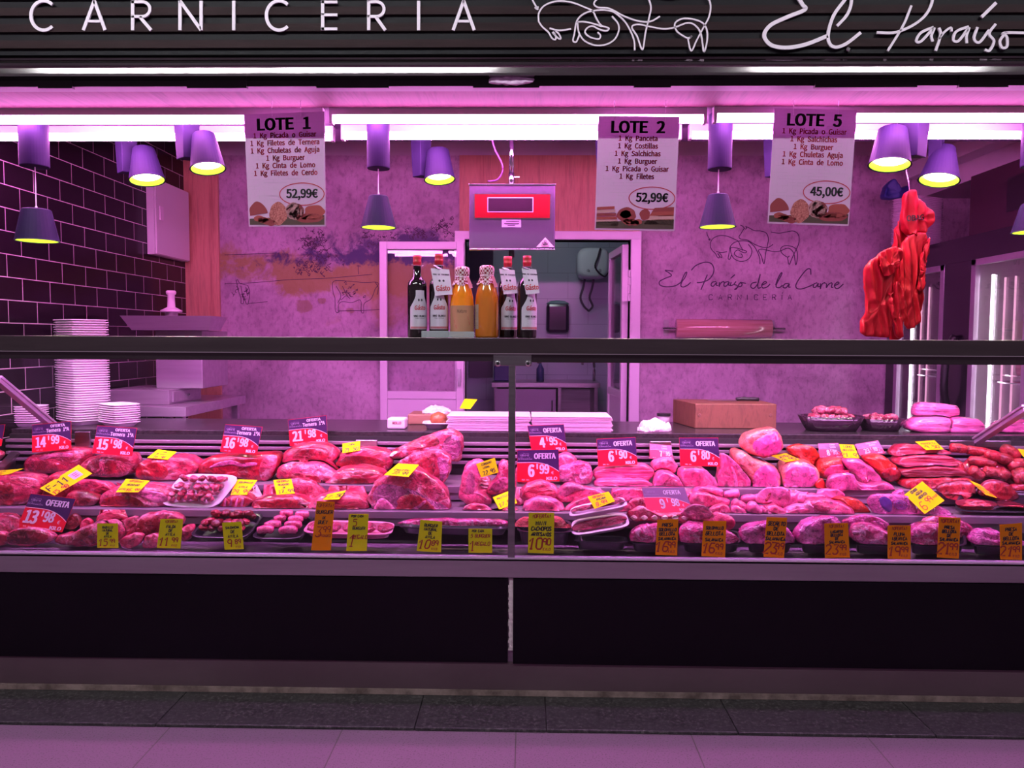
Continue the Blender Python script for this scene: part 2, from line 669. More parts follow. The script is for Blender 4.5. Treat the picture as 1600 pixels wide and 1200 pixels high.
structure('floor', MB().box(-6, 6, -5, 8.2, -0.1, 0.0), fl)
gr, nt, b = new_mat('dark_granite')
n_ = noise_tex(nt, coords(nt), 70, 6, 0.75, 0.3)
n2_ = noise_tex(nt, coords(nt), 14, 4, 0.6, 0.8)
nt.links.new(mixc(nt, ramp(nt, n2_, [(0.4, 0.0), (0.65, 0.6)]), ramp(nt, n_, [(0.36, (0.010, 0.008, 0.010)), (0.52, (0.035, 0.030, 0.034)), (0.66, (0.13, 0.11, 0.12))]), (0.04, 0.035, 0.04)), b.inputs['Base Color'])
setp(b, rough=0.4)
yg0, yg1 = PZ(800, 1139, 0.012).y, PZ(800, 1096, 0.012).y
mb = MB()
xs = [-4, -3.1, -2.2, -1.28, -0.38, 0.075, 0.73, 1.40, 2.05, 2.9, 4]
for a, c in zip(xs, xs[1:]):
    mb.box(a + 0.001, c - 0.001, yg0, yg1 + 0.06, 0, 0.012)
structure('trim_1', mb, gr, bevel=0.003)

# ------------------------------------------------------------------ walls
wall, nt, b = new_mat('concrete_with_mural')
vec = coords(nt)
base = ramp(nt, noise_tex(nt, vec, 3.2, 8, 0.68, 0.4), [(0.30, (0.30, 0.19, 0.27)), (0.5, (0.50, 0.34, 0.46)), (0.70, (0.66, 0.47, 0.62))])
fine = ramp(nt, noise_tex(nt, coords(nt, (1, 1, 0.55)), 38, 4, 0.7), [(0.34, (0.62, 0.60, 0.62)), (0.5, (1, 1, 1)), (0.75, (1.0, 1.0, 1.0))])
base = mixc(nt, 0.75, base, fine, 'MULTIPLY')
sep = nt.nodes.new('ShaderNodeSeparateXYZ')
nt.links.new(vec, sep.inputs[0])
warp = noise_tex(nt, vec, 2.6, 7, 0.62, 0.3)
warp2 = noise_tex(nt, vec, 9, 6, 0.7, 0.3)


def wash(x0, x1, z0, z1, amp, soft, w=warp):
    cx, cz, hx, hz = (x0 + x1) / 2, (z0 + z1) / 2, (x1 - x0) / 2, (z1 - z0) / 2
    dx = math_n(nt, 'DIVIDE', math_n(nt, 'ABSOLUTE', math_n(nt, 'SUBTRACT', sep.outputs[0], cx)), hx)
    dz = math_n(nt, 'DIVIDE', math_n(nt, 'ABSOLUTE', math_n(nt, 'SUBTRACT', sep.outputs[2], cz)), hz)
    d = math_n(nt, 'POWER', math_n(nt, 'ADD', math_n(nt, 'POWER', dx, 3.0), math_n(nt, 'POWER', dz, 3.0)), 0.333)
    d = math_n(nt, 'ADD', d, math_n(nt, 'MULTIPLY', math_n(nt, 'SUBTRACT', w, 0.5), amp))
    r = nt.nodes.new('ShaderNodeMapRange')
    r.inputs[1].default_value = 1.0 + soft
    r.inputs[2].default_value = 1.0 - soft
    r.clamp = True
    nt.links.new(d, r.inputs[0])
    return r.outputs[0]


def wz(px, py):
    q = P(px, py, YB - 0.01)
    return q.x, q.z


(x0, z1), (x1, z0) = wz(355, 396), wz(735, 462)
c = mixc(nt, math_n(nt, 'MULTIPLY', wash(x0, x1, z0, z1, 4.2, 0.18), 0.80), base, (0.36, 0.25, 0.03))
(x0, z1), (x1, z0) = wz(560, 430), wz(735, 500)
c = mixc(nt, math_n(nt, 'MULTIPLY', wash(x0, x1, z0, z1, 4.0, 0.3), 0.6), c, (0.42, 0.26, 0.09))
(x0, z1), (x1, z0) = wz(350, 396), wz(735, 402)
c = mixc(nt, math_n(nt, 'MULTIPLY', wash(x0, x1, z0, z1, 5.0, 0.6, warp2), 0.75), c, (0.24, 0.12, 0.08))
(x0, z1), (x1, z0) = wz(455, 392), wz(735, 412)
c = mixc(nt, math_n(nt, 'MULTIPLY', wash(x0, x1, z0, z1, 6.0, 0.4, warp2), 0.9), c, (0.045, 0.03, 0.14))
(x0, z1), (x1, z0) = wz(530, 372), wz(735, 405)
c = mixc(nt, math_n(nt, 'MULTIPLY', wash(x0, x1, z0, z1, 5.0, 0.4, warp2), 0.9), c, (0.055, 0.04, 0.13))
(x0, z1), (x1, z0) = wz(632, 356), wz(690, 385)
c = mixc(nt, math_n(nt, 'MULTIPLY', wash(x0, x1, z0, z1, 5.0, 0.4, warp2), 0.85), c, (0.07, 0.045, 0.14))
for (a, bb, cc, dd) in ((463, 468, 487, 487), (540, 480, 553, 489), (497, 466, 507, 474)):
    (x0, z1), (x1, z0) = wz(a, bb), wz(cc, dd)
    c = mixc(nt, math_n(nt, 'MULTIPLY', wash(x0, x1, z0, z1, 2.6, 0.15, warp2), 0.6), c, (0.30, 0.19, 0.05))
nt.links.new(c, b.inputs['Base Color'])
setp(b, rough=0.6)
bump(nt, b, warp2, 0.12, 0.004)

XD0, XD1, ZD = P(727, 400, YB).x, P(985, 400, YB).x, P(860, 375, YB).z     # the doorway
ZW = P(800, 243, YB).z                                                     # top of the concrete panels
mb = MB()
mb.box(-2.6, XD0, YB, YB + 0.12, 0, ZW)
mb.box(XD1, 3.3, YB, YB + 0.12, 0, ZW)
mb.box(XD0, XD1, YB, YB + 0.12, ZD, ZW)
mb.mi = 1
mb.box(-2.6, 3.3, YB - 0.004, YB + 0.12, ZW, 2.95)
structure('wall_back', mb, [wall, M['ceiling']])
structure('wall_left', MB().box(XL - 0.12, XL, 3.0, YB, 0, 2.95), TILE)
structure('wall_right', MB().box(3.2, 3.32, 3.0, YB, 0, 2.95), M['ceiling'])
structure('ceiling', MB().box(-2.6, 3.32, 3.45, YB + 0.12, 2.88, 2.95), M['ceiling'])
structure('trim_2', MB().box(P(284, 400, YB).x - 0.10, P(344, 400, YB).x, YB - 0.025, YB, 0, ZW), M['woodred'], bevel=0.003)
structure('trim_3', MB().box(P(718, 300, YB).x, P(1000, 300, YB).x, YB - 0.012, YB, ZD + 0.04, ZW), M['woodred'])
# door frame
xa, xb = P(711, 400, YB).x, P(1001, 400, YB).x
zt = P(860, 362, YB).z
mb = MB().box(xa, XD0, YB - 0.035, YB + 0.12, 0, zt).box(XD1, xb, YB - 0.035, YB + 0.12, 0, zt).box(xa, xb, YB - 0.036, YB + 0.12, ZD, zt)
structure('trim_4', mb, M['upvc'], bevel=0.004)
# bulkhead with the wooden front that carries the tubes
ZS = P(800, 141, 2.78).z
ys = PZ(800, 168, ZS).y
mb = MB().box(XL, 3.2, 2.78, ys, ZS, ZS + 0.02)
structure('trim_5', mb, M['woodsoffit'])
structure('trim_6', MB().box(XL, 3.2, ys + 0.004, 3.50, ZS + 0.004, 2.95), plain('soffit_grey', (0.055, 0.03, 0.065), 0.7, spec=0.1))
# beam behind the shutter
mb = MB().box(-2.6, 3.2, 2.72, 2.775, ZS - 0.005, ZS + 0.055)
for i in range(9):
    xx = -2.3 + i * 0.55 + random.uniform(-0.1, 0.1)
    mb.box(xx, xx + random.uniform(0.1, 0.4), 2.715, 2.73, ZS - 0.012, ZS + 0.02)
structure('trim_7', mb, M['matt_black'])
# bulkhead over the fridge
structure('trim_8', MB().box(2.72, 3.2, 3.3, YB, 2.34, 2.88), M['ceiling'])
structure('trim_9', MB().box(2.60, 2.72, 3.3, YB - 0.05, 2.46, 2.56), M['white'], bevel=0.004)

# ------------------------------------------------------------------ room behind the doorway
YF = 7.6
structure('wall_far', MB().box(-1.6, 1.9, YF, YF + 0.1, 0, 2.95), TILE2)
structure('wall_far_left', MB().box(-1.7, -1.6, YB + 0.12, YF, 0, 2.95), TILE2)
structure('wall_far_right', MB().box(1.45, 1.55, YB + 0.12, YF, 0, 2.95), TILE2)
structure('ceiling_far', MB().box(-1.7, 1.9, YB + 0.12, YF, 2.6, 2.68), M['ceiling'])


def door_leaf(name, w, h, z0, x_of, glass_frac):
    """a leaf drawn in its own plane: x_of(a, t, z) turns (along, through, up) into the room"""
    pass


# left leaf, folded flat on the wall
x0, x1 = P(594, 500, YB - 0.06).x, P(725, 500, YB - 0.06).x
zt2, zg0, zg1 = P(660, 378, YB - 0.06).z, P(660, 611, YB - 0.06).z, P(660, 390, YB - 0.06).z
s = 0.052
mb = MB()
ya, yb = YB - 0.085, YB - 0.04
mb.box(x0, x0 + s, ya, yb, 0.02, zt2).box(x1 - s, x1, ya, yb, 0.02, zt2).box(x0 + s, x1 - s, ya, yb, zg1, zt2)
mb.box(x0 + s, x1 - s, ya, yb, zg0 - 0.055, zg0).box(x0 + s, x1 - s, ya, yb, 0.02, 0.12)
mb.box(x0 + s, x1 - s, ya + 0.012, yb - 0.008, 0.12, zg0 - 0.055)
dl = structure('door_1', mb, M['upvc'], bevel=0.004)
MB().box(x0 + s - 0.004, x1 - s + 0.004, ya + 0.02, ya + 0.026, zg0, zg1).build('door_glass', M['glass'], dl, kind='structure')
MB().box(x1 - 0.04, x1 - 0.02, ya - 0.03, ya + 0.001, 1.02, 1.14).build('door_handle', M['steel'], dl, kind='structure')
# right leaf, open into the far room
hx, hy = XD1 - 0.005, YB + 0.05
ang = radians(94)
L = 0.57
ax, tx = V(cos(ang), sin(ang), 0), V(-sin(ang), cos(ang), 0)
MT = Matrix(((ax.x, tx.x, 0, hx), (ax.y, tx.y, 0, hy), (0, 0, 1, 0), (0, 0, 0, 1)))
mb = MB()
for bx in ((0, s, 0.02, zt2), (L - s, L, 0.02, zt2), (s, L - s, zg1, zt2), (s, L - s, zg0 - 0.055, zg0), (s, L - s, 0.02, 0.12)):
    mb.box(bx[0], bx[1], 0, 0.045, bx[2], bx[3], MT)
mb.box(s, L - s, 0.012, 0.034, 0.12, zg0 - 0.055, MT)
dr = structure('door_2', mb, M['upvc'], bevel=0.004)
MB().box(s - 0.004, L - s + 0.004, 0.02, 0.026, zg0, zg1, MT).build('door_glass', M['glass_door'], dr, kind='structure')
for z in (1.72, 0.6):
    hb = MB()
    for k in range(4):
        hb.lathe((XD1 - 0.012, YB - 0.045, z - 0.10 + 0.055 * k), [(0, 0.011), (0.05, 0.011)], seg=10)
    hb.box(XD1 - 0.06, XD1 - 0.012, YB - 0.043, YB - 0.038, z - 0.10, z + 0.115)
    hb.build('hinge', M['upvc'], dr, kind='structure')

# ------------------------------------------------------------------ hall lamps over the aisle behind the photographer
hall_light = emit('hall_tube_light', (0.92, 1.0, 0.96), HALL_POWER)
for x in (-2.6, -1.0, 2.25):
    h = structure('hall_lamp', MB().box(x - 0.74, x + 0.74, 0.34, 0.46, 3.79, 3.85).tube([(x, 0.4, 3.85), (x, 0.4, 4.35)], 0.006), M['white'])
    MB().lathe((x - 0.71, 0.4, 3.765), [(0, 0.02), (1.42, 0.02)], V(1, 0, 0), 12).build('tube', hall_light, h, kind='structure')
structure('ceiling_hall', MB().box(-6, 6, -5, 2.6, 4.35, 4.45), plain('hall_ceiling', (0.25, 0.22, 0.25), 0.8))
# ------------------------------------------------------------------ display counter
YC = 2.80
zl = P(800, 873, YC).z            # ledge top
zlb = P(800, 903, YC).z           # ledge bottom
zpb = P(800, 1037, YC).z          # bottom of black panels
Z1, Z2, Z3 = zl - 0.014, 0.660, 0.727
Y1, Y2, Y3, Y4 = 2.845, 3.03, 3.22, 3.50
XA, XB = -2.40, 2.49
ct = thing('display_counter', 'long glass fronted steel butcher counter with black panels below', 'display counter', (0, 2.9, 0))
MB().box(XA, XB, YC + 0.02, 3.48, 0.012, zl - 0.06).build('cabinet_body', M['steel_front'], ct)
MB().box(XA, XB, YC, YC + 0.02, zlb, zl).box(XA, XB, YC, Y1, zl - 0.012, zl + 0.001).build('front_ledge', M['steel_front'], ct, bevel=0.003)
MB().box(XA, XB, 2.803, 2.832, zl + 0.0011, zl + 0.003).build('ledge_highlight', plain('violet_highlight', (0.62, 0.42, 0.66), 0.3, 0.3), ct)  # added strip: the tubes' violet highlight on the ledge, put into its colour
xm0, xm1 = P(793.5, 960, YC).x, P(801.5, 960, YC).x
MB().box(XA, xm0, YC + 0.006, YC + 0.02, zpb, zlb - 0.002).build('front_panel', M['black_panel'], ct, bevel=0.002)
MB().box(xm1, XB, YC + 0.004, YC + 0.02, zpb - 0.003, zlb - 0.004).build('front_panel', M['black_panel'], ct, bevel=0.002)
foamy = mottled('old_sealant', (0.50, 0.38, 0.44), (0.66, 0.52, 0.58), 60, 0.8, bmp=0.4)
mb = MB()
zz = [zlb - 0.004 - i * (zlb - zpb - 0.05) / 30 for i in range(31)]
for a, c in zip(zz, zz[1:]):
    mb.box(xm0 + random.uniform(0.000, 0.005), xm1, YC + 0.009 + random.uniform(0, 0.003), YC + 0.0195, c, a)
mb.build('sealant_strip', foamy, ct)
MB().box(XA, XB, YC + 0.012, YC + 0.019, 0.035, zpb - 0.001).build('kick_plate', mottled('kick_steel', (0.12, 0.066, 0.093), (0.155, 0.092, 0.122), 3, 0.5, 0.5, (0.5, 3, 1)), ct)
MB().box(XA, XB, YC + 0.008, YC + 0.03, 0.013, 0.034).build('kick_seal', mottled('worn_seal', (0.10, 0.06, 0.06), (0.30, 0.20, 0.20), 12, 0.8), ct)
# stepped deck
mb = MB()
for ya, yb, z in ((Y1 - 0.003, Y2, Z1), (Y2, Y3, Z2), (Y3, Y4, Z3)):
    mb.box(XA, XB, ya, Y4, zl - 0.06 if z == Z1 else z - 0.06, z)
for y, z in ((Y2, Z2), (Y3, Z3)):
    mb.box(XA, XB, y - 0.008, y, z - 0.028, z + 0.0005)
mb.build('stepped_deck', M['deck'], ct, bevel=0.002)
# grille at the back of the case
mb = MB().box(XA, XB, Y4, Y4 + 0.012, Z3 - 0.02, 0.90)
mb.build('rear_panel', M['matt_black'], ct)
mb = MB()
for py in (694, 703, 713, 723):
    z = P(800, py, Y4 - 0.02).z
    mb.box(XA, XB, Y4 - 0.03, Y4, z - 0.007, z + 0.007)
mb.build('rear_grille', M['deck'], ct, bevel=0.002)
for i, (a, t, c, d) in enumerate(((118, 674, 143, 702), (557, 687, 590, 702), (1015, 689, 1048, 700), (1483, 688, 1521, 699), (1523, 688, 1578, 699))):
    p, q = P(a, t, Y4 - 0.035), P(c, d, Y4 - 0.035)
    MB().box(p.x, q.x, Y4 - 0.045, Y4 - 0.03, q.z, p.z).build('rear_bracket', M['steel'], ct, bevel=0.003)
# glass
YG = 2.816
ZSH = P(800, 528, 2.80).z         # shelf top
zs1, zs2 = P(800, 553, 2.80).z, P(800, 565, 2.80).z
xp = P(800, 700, YG).x
for a, c in ((XA, xp - 0.004), (xp + 0.004, XB)):
    MB().box(a, c, YG, YG + 0.008, zl + 0.001, zs2 + 0.02).build('front_glass', M['glass'], ct)
MB().box(xp - 0.0135, xp + 0.012, YG - 0.012, YG + 0.03, zl + 0.001, zs2 + 0.02).build('centre_post', M['steel_dark'], ct, bevel=0.002)
# top shelf with its clamp strip
MB().box(XA, XB, 2.80, 3.16, zs1, ZSH).build('top_shelf', mottled('shelf_steel', (0.066, 0.046, 0.056), (0.092, 0.066, 0.078), 3, 0.36, 0.8, (0.3, 6, 6)), ct, bevel=0.002)
MB().box(XA, XB, 2.798, 2.7995, zs1 - 0.001, zs1 + 0.002).build('shelf_edge', M['chrome'], ct)
MB().box(XA, xp - 0.006, 2.81, 2.86, zs2, zs1 - 0.001).box(xp + 0.006, XB, 2.81, 2.86, zs2 - 0.003, zs1 - 0.001).build('glass_clamp_strip', mottled('strip_steel', (0.05, 0.035, 0.045), (0.09, 0.065, 0.08), 3, 0.16, 0.8, (0.3, 6, 6)), ct, bevel=0.001)
for px in (778, 825):
    q = P(px, 568, 2.81)
    g = MB().lathe((q.x, 2.800, q.z), [(0, 0.004), (0.0, 0.0085), (0.003, 0.0115), (0.012, 0.0115)], V(0, 1, 0), 20).build('glass_clamp', M['chrome'], ct, smooth=True)
    MB().lathe((q.x, 2.7985, q.z), [(0, 0.0055), (0.003, 0.0055)], V(0, 1, 0), 14).build('screw', M['black'], g)
MB().box(xp - 0.07, xp + 0.07, 2.803, 2.812, zs2 - 0.016, zs1 - 0.0004).build('joint_plate', M['steel_dark'], ct, bevel=0.002)
MB().box(XA, XB, 2.88, 2.91, zs1 - 0.014, zs1).build('case_light', emit('case_strip_light', (0.92, 0.33, 0.95), TUBE_POWER * 0.85), ct)
# end arms and low end dividers
for sgn, pts in ((-1, ((-6, 588), (88, 672))), (1, ((1606, 634), (1541, 690)))):
    a, c = P(pts[0][0], pts[0][1], 3.06), P(pts[1][0], pts[1][1], 3.46)
    a.x = c.x = (a.x + c.x) / 2
    a = P(pts[0][0], pts[0][1], 3.06)
    a.z += 0.0
    MB().bar(a, c + V(0, 0, 0.012), 0.045, 0.010).bar(a + V(sgn * 0.0, 0, -0.014), c + V(0, 0, -0.004), 0.030, 0.018).build('end_arm', M['inox'], ct, bevel=0.002)
a, c = P(0, 734, 3.25), P(24, 708, 3.42)
MB().prism([a, c, c + V(0, 0, -0.1), a + V(0, 0, -0.12)], V(-0.02, 0, 0)).bar(a, c, 0.035, 0.016).build('end_divider', M['steel'], ct)

# worktop behind the case
ZWT = P(800, 676, Y4).z
wt = MB().box(XA, 2.49, Y4 + 0.0135, 4.02, ZWT - 0.035, ZWT).box(XA, 2.49, Y4 + 0.02, 3.98, 0.0, ZWT - 0.036).build('rear_worktop', M['worktop'], bevel=0.003)
recenter(wt, (0, 3.75, 0))
tag(wt, 'long dark stone worktop running behind the display counter', 'worktop')

# ------------------------------------------------------------------ tubes on the bulkhead
def tube_fitting(px0, px1, py, label):
    z = ZS - 0.040
    q0, q1 = PZ(px0, py, z), PZ(px1, py, z)
    y = (q0.y + q1.y) / 2
    x0, x1 = P(px0, py, y).x, P(px1, py, y).x
    t = thing('light_tube', label, 'light', ((x0 + x1) / 2, y, z), 'pink light tubes under the bulkhead')
    MB().box(x0, x1, y - 0.016, y + 0.016, z + 0.015, ZS + 0.004).build('batten', M['white'], t)
    MB().lathe((x0 + 0.01, y, z), [(0, 0.0135), (x1 - x0 - 0.02, 0.0135)], V(1, 0, 0), 12).build('tube', M['tube'], t, smooth=True)
    for a, bb in ((x0, x0 + 0.012), (x1 - 0.012, x1)):
        MB().box(a, bb, y - 0.017, y + 0.017, z - 0.017, z + 0.018).build('end_cap', M['white'], t)


tube_fitting(-75, 506, 188, 'pink light tube, front row, left end over the tiled wall')
tube_fitting(516, 1103, 187, 'pink light tube, front row, between the first and second posters')
tube_fitting(1114, 1700, 185, 'pink light tube, front row, running behind the third poster to the right')
tube_fitting(-75, 522, 215, 'pink light tube, rear row, left end above the left grey lamps')
tube_fitting(534, 1064, 213, 'pink light tube, rear row, above the hanging scale')
tube_fitting(1076, 1700, 212, 'pink light tube, rear row, right end above the red bags')

# ------------------------------------------------------------------ lamps
def spot(parent, A, B, power):
    d = bpy.data.lights.new('bulb_light', 'SPOT')
    d.energy = power
    d.color = (1.0, 0.98, 0.72)
    d.spot_size = radians(105)
    d.spot_blend = 0.7
    d.shadow_soft_size = 0.03
    o = bpy.data.objects.new('bulb_light', d)
    COL.objects.link(o)
    o.parent = parent
    dirn = (B - A).normalized()
    o.location = B + dirn * 0.006 - Vector(parent.location)
    o.rotation_euler = dirn.to_track_quat('-Z', 'Y').to_euler()


def shade_parts(t, A, B, r0, r1, power=SPOT_POWER):
    ax = (B - A)
    L = ax.length
    MB().lathe(A, [(0, 0.001), (0, r0 * 0.9), (0.004, r0), (L - 0.004, r1), (L, r1 * 1.03), (L, r1 * 0.96), (L - 0.03, r1 * 0.86)], ax, 32, True, False).build('lamp_shade', M['lampgrey'], t, smooth=False)
    MB().lathe(A + ax.normalized() * (L - 0.028), [(0, r1 * 0.80), (0.026, r1 * 0.945)], ax, 32, False, False).build('reflector', M['lampin'], t, smooth=True)
    MB().lathe(A + ax.normalized() * (L - 0.026), [(0, 0.002), (0, r1 * 0.78), (0.006, r1 * 0.76), (0.008, 0.002)], ax, 32).build('bulb', M['bulb'], t)
    spot(t, A, B, power)


def pendant(cx, ct_, cb, cw, sx, st, sb, w0, w1, label):
    Y = 3.09
    a, b = P(cx, ct_, Y), P(cx, cb, Y)
    t = thing('pendant_lamp', label, 'lamp', (a.x, Y, ZS + 0.004), 'grey pendant lamps')
    r = cw / 2 / F * Y
    MB().lathe((a.x, Y, b.z), [(0, r * 0.97), (0.003, r), (ZS + 0.003 - b.z, r)], seg=32).build('canopy', M['lampgrey'], t)
    s0, s1 = P(sx, st, Y), P(sx, sb, Y)
    s0.x = s1.x = a.x * 0.4 + s0.x * 0.6
    MB().tube([(s0.x, Y, b.z + 0.001), (s0.x, Y, s0.z)], 0.0022, 6).build('cord', M['inkwhite'], t)
    MB().lathe((s0.x, Y, s0.z - 0.002), [(0, 0.006), (0.014, 0.004)], seg=12).build('cord_grip', M['inkwhite'], t)
    shade_parts(t, s0, s1, w0 / 2 / F * Y, w1 / 2 / F * Y)


pendant(52, 193, 261, 42, 57, 327, 377, 42, 62, 'grey pendant lamp at the left before the black tiles')
pendant(591, 193, 264, 35, 591, 306, 356, 30, 54, 'grey pendant lamp between the first poster and the scale')
pendant(1126, 193, 265, 36, 1121, 304, 355, 31, 55, 'grey pendant lamp between the second and third posters')
pendant(1622, 192, 260, 42, 1622, 318, 363, 42, 64, 'grey pendant lamp cut by the right edge before the fridge')


def bracket_lamp(bx0, bx1, bt, bb, A, B, w0, w1, Y, label, turn=0.5):
    a, c = P(bx0, bt, Y), P(bx1, bb, Y)
    cx, hw = (a.x + c.x) / 2, (c.x - a.x) / 2
    t = thing('spot_lamp', label, 'lamp', (cx, Y, ZS + 0.004), 'grey bracket spot lamps')
    top = [V(cx - hw, Y + 0.02, 0), V(cx + hw * 0.1, Y - 0.035, 0), V(cx + hw, Y + 0.015, 0), V(cx + hw * 0.2, Y + 0.05, 0)]
    if turn < 0:
        top = [V(2 * cx - p.x, p.y, 0) for p in top]
    r = [[p + V(0, 0, ZS + 0.003) for p in top], [V(cx + (p.x - cx) * 0.8, Y + (p.y - Y) * 0.8, c.z) for p in top]]
    MB().rings(r).build('bracket_box', M['lampgrey'], t, bevel=0.003)
    A3, B3 = P(A[0], A[1], Y + 0.01), P(B[0], B[1], Y - 0.012)
    m = A3.lerp(B3, 0.3)
    MB().bar(V(cx, Y + 0.01, m.z), m, 0.018, 0.018).build('swivel_arm', M['lampgrey'], t)
    shade_parts(t, A3, B3, w0 / 2 / F * Y, w1 / 2 / F * Y)


bracket_lamp(267, 312, 187, 248, (318, 210), (325, 264), 34, 52, 3.09, 'grey spot lamp whose box hides the pink tube left of the first poster', 1)
bracket_lamp(175, 214, 223, 270, (224, 232), (230, 282), 32, 52, 3.42, 'grey spot lamp before the white cabinet on the tiled wall', 1)
bracket_lamp(640, 674, 221, 276, (684, 235), (687, 281), 34, 47, 3.42, 'grey spot lamp just left of the hanging scale', 1)
bracket_lamp(930, 962, 224, 276, (973, 235), (977, 281), 34, 47, 3.42, 'grey spot lamp mostly hidden behind the second poster', 1)
bracket_lamp(1194, 1226, 222, 276, (1237, 235), (1241, 281), 34, 47, 3.42, 'grey spot lamp mostly hidden behind the third poster', 1)
bracket_lamp(1405, 1456, 189, 245, (1395, 202), (1390, 258), 42, 60, 3.09, 'grey spot lamp directly above the hanging red bags', -1)
bracket_lamp(1452, 1478, 217, 272, (1476, 230), (1467, 282), 30, 57, 3.42, 'grey spot lamp at the right before the pale beam over the fridge', -1)

# light in the far room
structure('far_room_lamp', MB().lathe((0.2, 6.6, 2.56), [(0, 0.12), (0.04, 0.14)], seg=24), emit('far_room_light', (0.85, 0.95, 1.0), 9.0))
# ------------------------------------------------------------------ shop sign over the counter
YH = 2.70
zhb = P(800, 82, YH).z            # bottom of the slatted sign
sg = thing('shop_sign', 'dark slatted shop sign with white butcher lettering and line drawn animals', 'sign', (0, YH, zhb))
mb = MB().box(-3.0, 3.2, YH + 0.014, YH + 0.045, zhb, zhb + 0.6)
mb.build('sign_board', plain('sign_black', (0.005, 0.003, 0.007), 0.6, spec=0.2), sg)
zz = [P(800, py, YH).z for py in (73, 60.5)]
sh, pit = 0.027, 0.0556
mb = MB()
z = zhb + 0.0195
while z < zhb + 0.55:
    mb.box(-3.0, 3.2, YH + 0.004, YH + 0.0145, z, z + sh)
    z += pit
SLAT = wood('sign_brown', (0.015, 0.005, 0.008), (0.024, 0.0095, 0.013), 3, (0.4, 6, 6), rough=0.65)
SLAT.node_tree.nodes['Principled BSDF'].inputs['Specular IOR Level'].default_value = 0.15
mb.build('slats', SLAT, sg)


def px_sheet(Y, y_off=0.0):
    """a sheet at depth Y measured in photograph pixels: for lettering fixed on a wall or board"""
    return Sheet(1600, 1200, lambda u, v: P(u * 1600, v * 1200, Y - y_off))


class Raised:
    """square-edged strips standing on a board, traced in photograph pixels"""

    def __init__(s, Y, th):
        s.Y, s.th, s.mb = Y, th, MB()

    def line(s, pts, w):
        q = [Vector(p) for p in pts]
        n = len(q)
        L, R = [], []
        for i in range(n):
            d = q[min(i + 1, n - 1)] - q[max(0, i - 1)]
            if d.length < 1e-6:
                d = Vector((1, 0))
            d.normalize()
            k = Vector((-d.y, d.x)) * w / 2
            L.append(q[i] + k)
            R.append(q[i] - k)
        f = [P(p.x, p.y, s.Y) for p in L + R]
        bck = [p + V(0, s.th, 0) for p in f]
        fc = []
        for i in range(n - 1):
            a, b, c, d = i, i + 1, n + i + 1, n + i
            m = 2 * n
            fc += [(a, b, c, d), (a + m, d + m, c + m, b + m), (a, a + m, b + m, b), (d, c, c + m, d + m)]
        fc += [(0, n, 3 * n, 2 * n), (n - 1, 3 * n - 1, 4 * n - 1, 2 * n - 1)]
        s.mb.add(f + bck, fc)


def arc(cx, cy, rx, ry, a0, a1, n=22):
    return [(cx + rx * cos(radians(a0 + (a1 - a0) * i / n)), cy - ry * sin(radians(a0 + (a1 - a0) * i / n))) for i in range(n + 1)]


R = Raised(YH, 0.006)
w = 5.0
def cap_C(x0, x1, t, b): R.line(arc((x0 + x1) / 2 + 3, (t + b) / 2, (x1 - x0) / 2 + 3, (b - t) / 2, 48, 312), w)
def cap_A(x0, x1, t, b):
    m = (x0 + x1) / 2
    R.line([(x0, b), (m, t)], w); R.line([(m, t), (x1, b)], w); R.line([(x0 + 8, b - 14), (x1 - 8, b - 14)], w * 0.8)
def cap_R(x0, x1, t, b):
    R.line([(x0 + 2, t), (x0 + 2, b)], w); R.line([(x0, t + 2)] + arc(x1 - 14, t + 13, 12, 11.5, 90, -90, 14) + [(x0, t + 24.5)], w * 0.9); R.line([(x0 + 13, t + 25), (x1, b)], w)
def cap_N(x0, x1, t, b):
    R.line([(x0 + 2, b), (x0 + 2, t)], w); R.line([(x0 + 2, t), (x1 - 2, b)], w); R.line([(x1 - 2, b), (x1 - 2, t)], w)
def cap_I(x0, t, b): R.line([(x0, b), (x0, t)], w)
def cap_E(x0, x1, t, b):
    R.line([(x0 + 2, b), (x0 + 2, t)], w)
    for y in (t + 2, (t + b) / 2 - 1, b - 2): R.line([(x0, y), (x1, y)], w * 0.85)
t_, b_ = 1, 47
for fn, args in ((cap_C, (48, 82)), (cap_A, (130, 164)), (cap_R, (205, 236)), (cap_N, (279, 316)), (cap_I, (365,)), (cap_C, (416, 450)), (cap_E, (502, 527)), (cap_R, (574, 602)), (cap_I, (654,)), (cap_A, (708, 741))):
    R = Raised(YH, 0.006)
    fn(*args, t_, b_)
    if args == (654,):
        R.line([(656, -6), (664, -13)], w)
    R.mb.build('capital_letter', M['inkwhite'], sg)

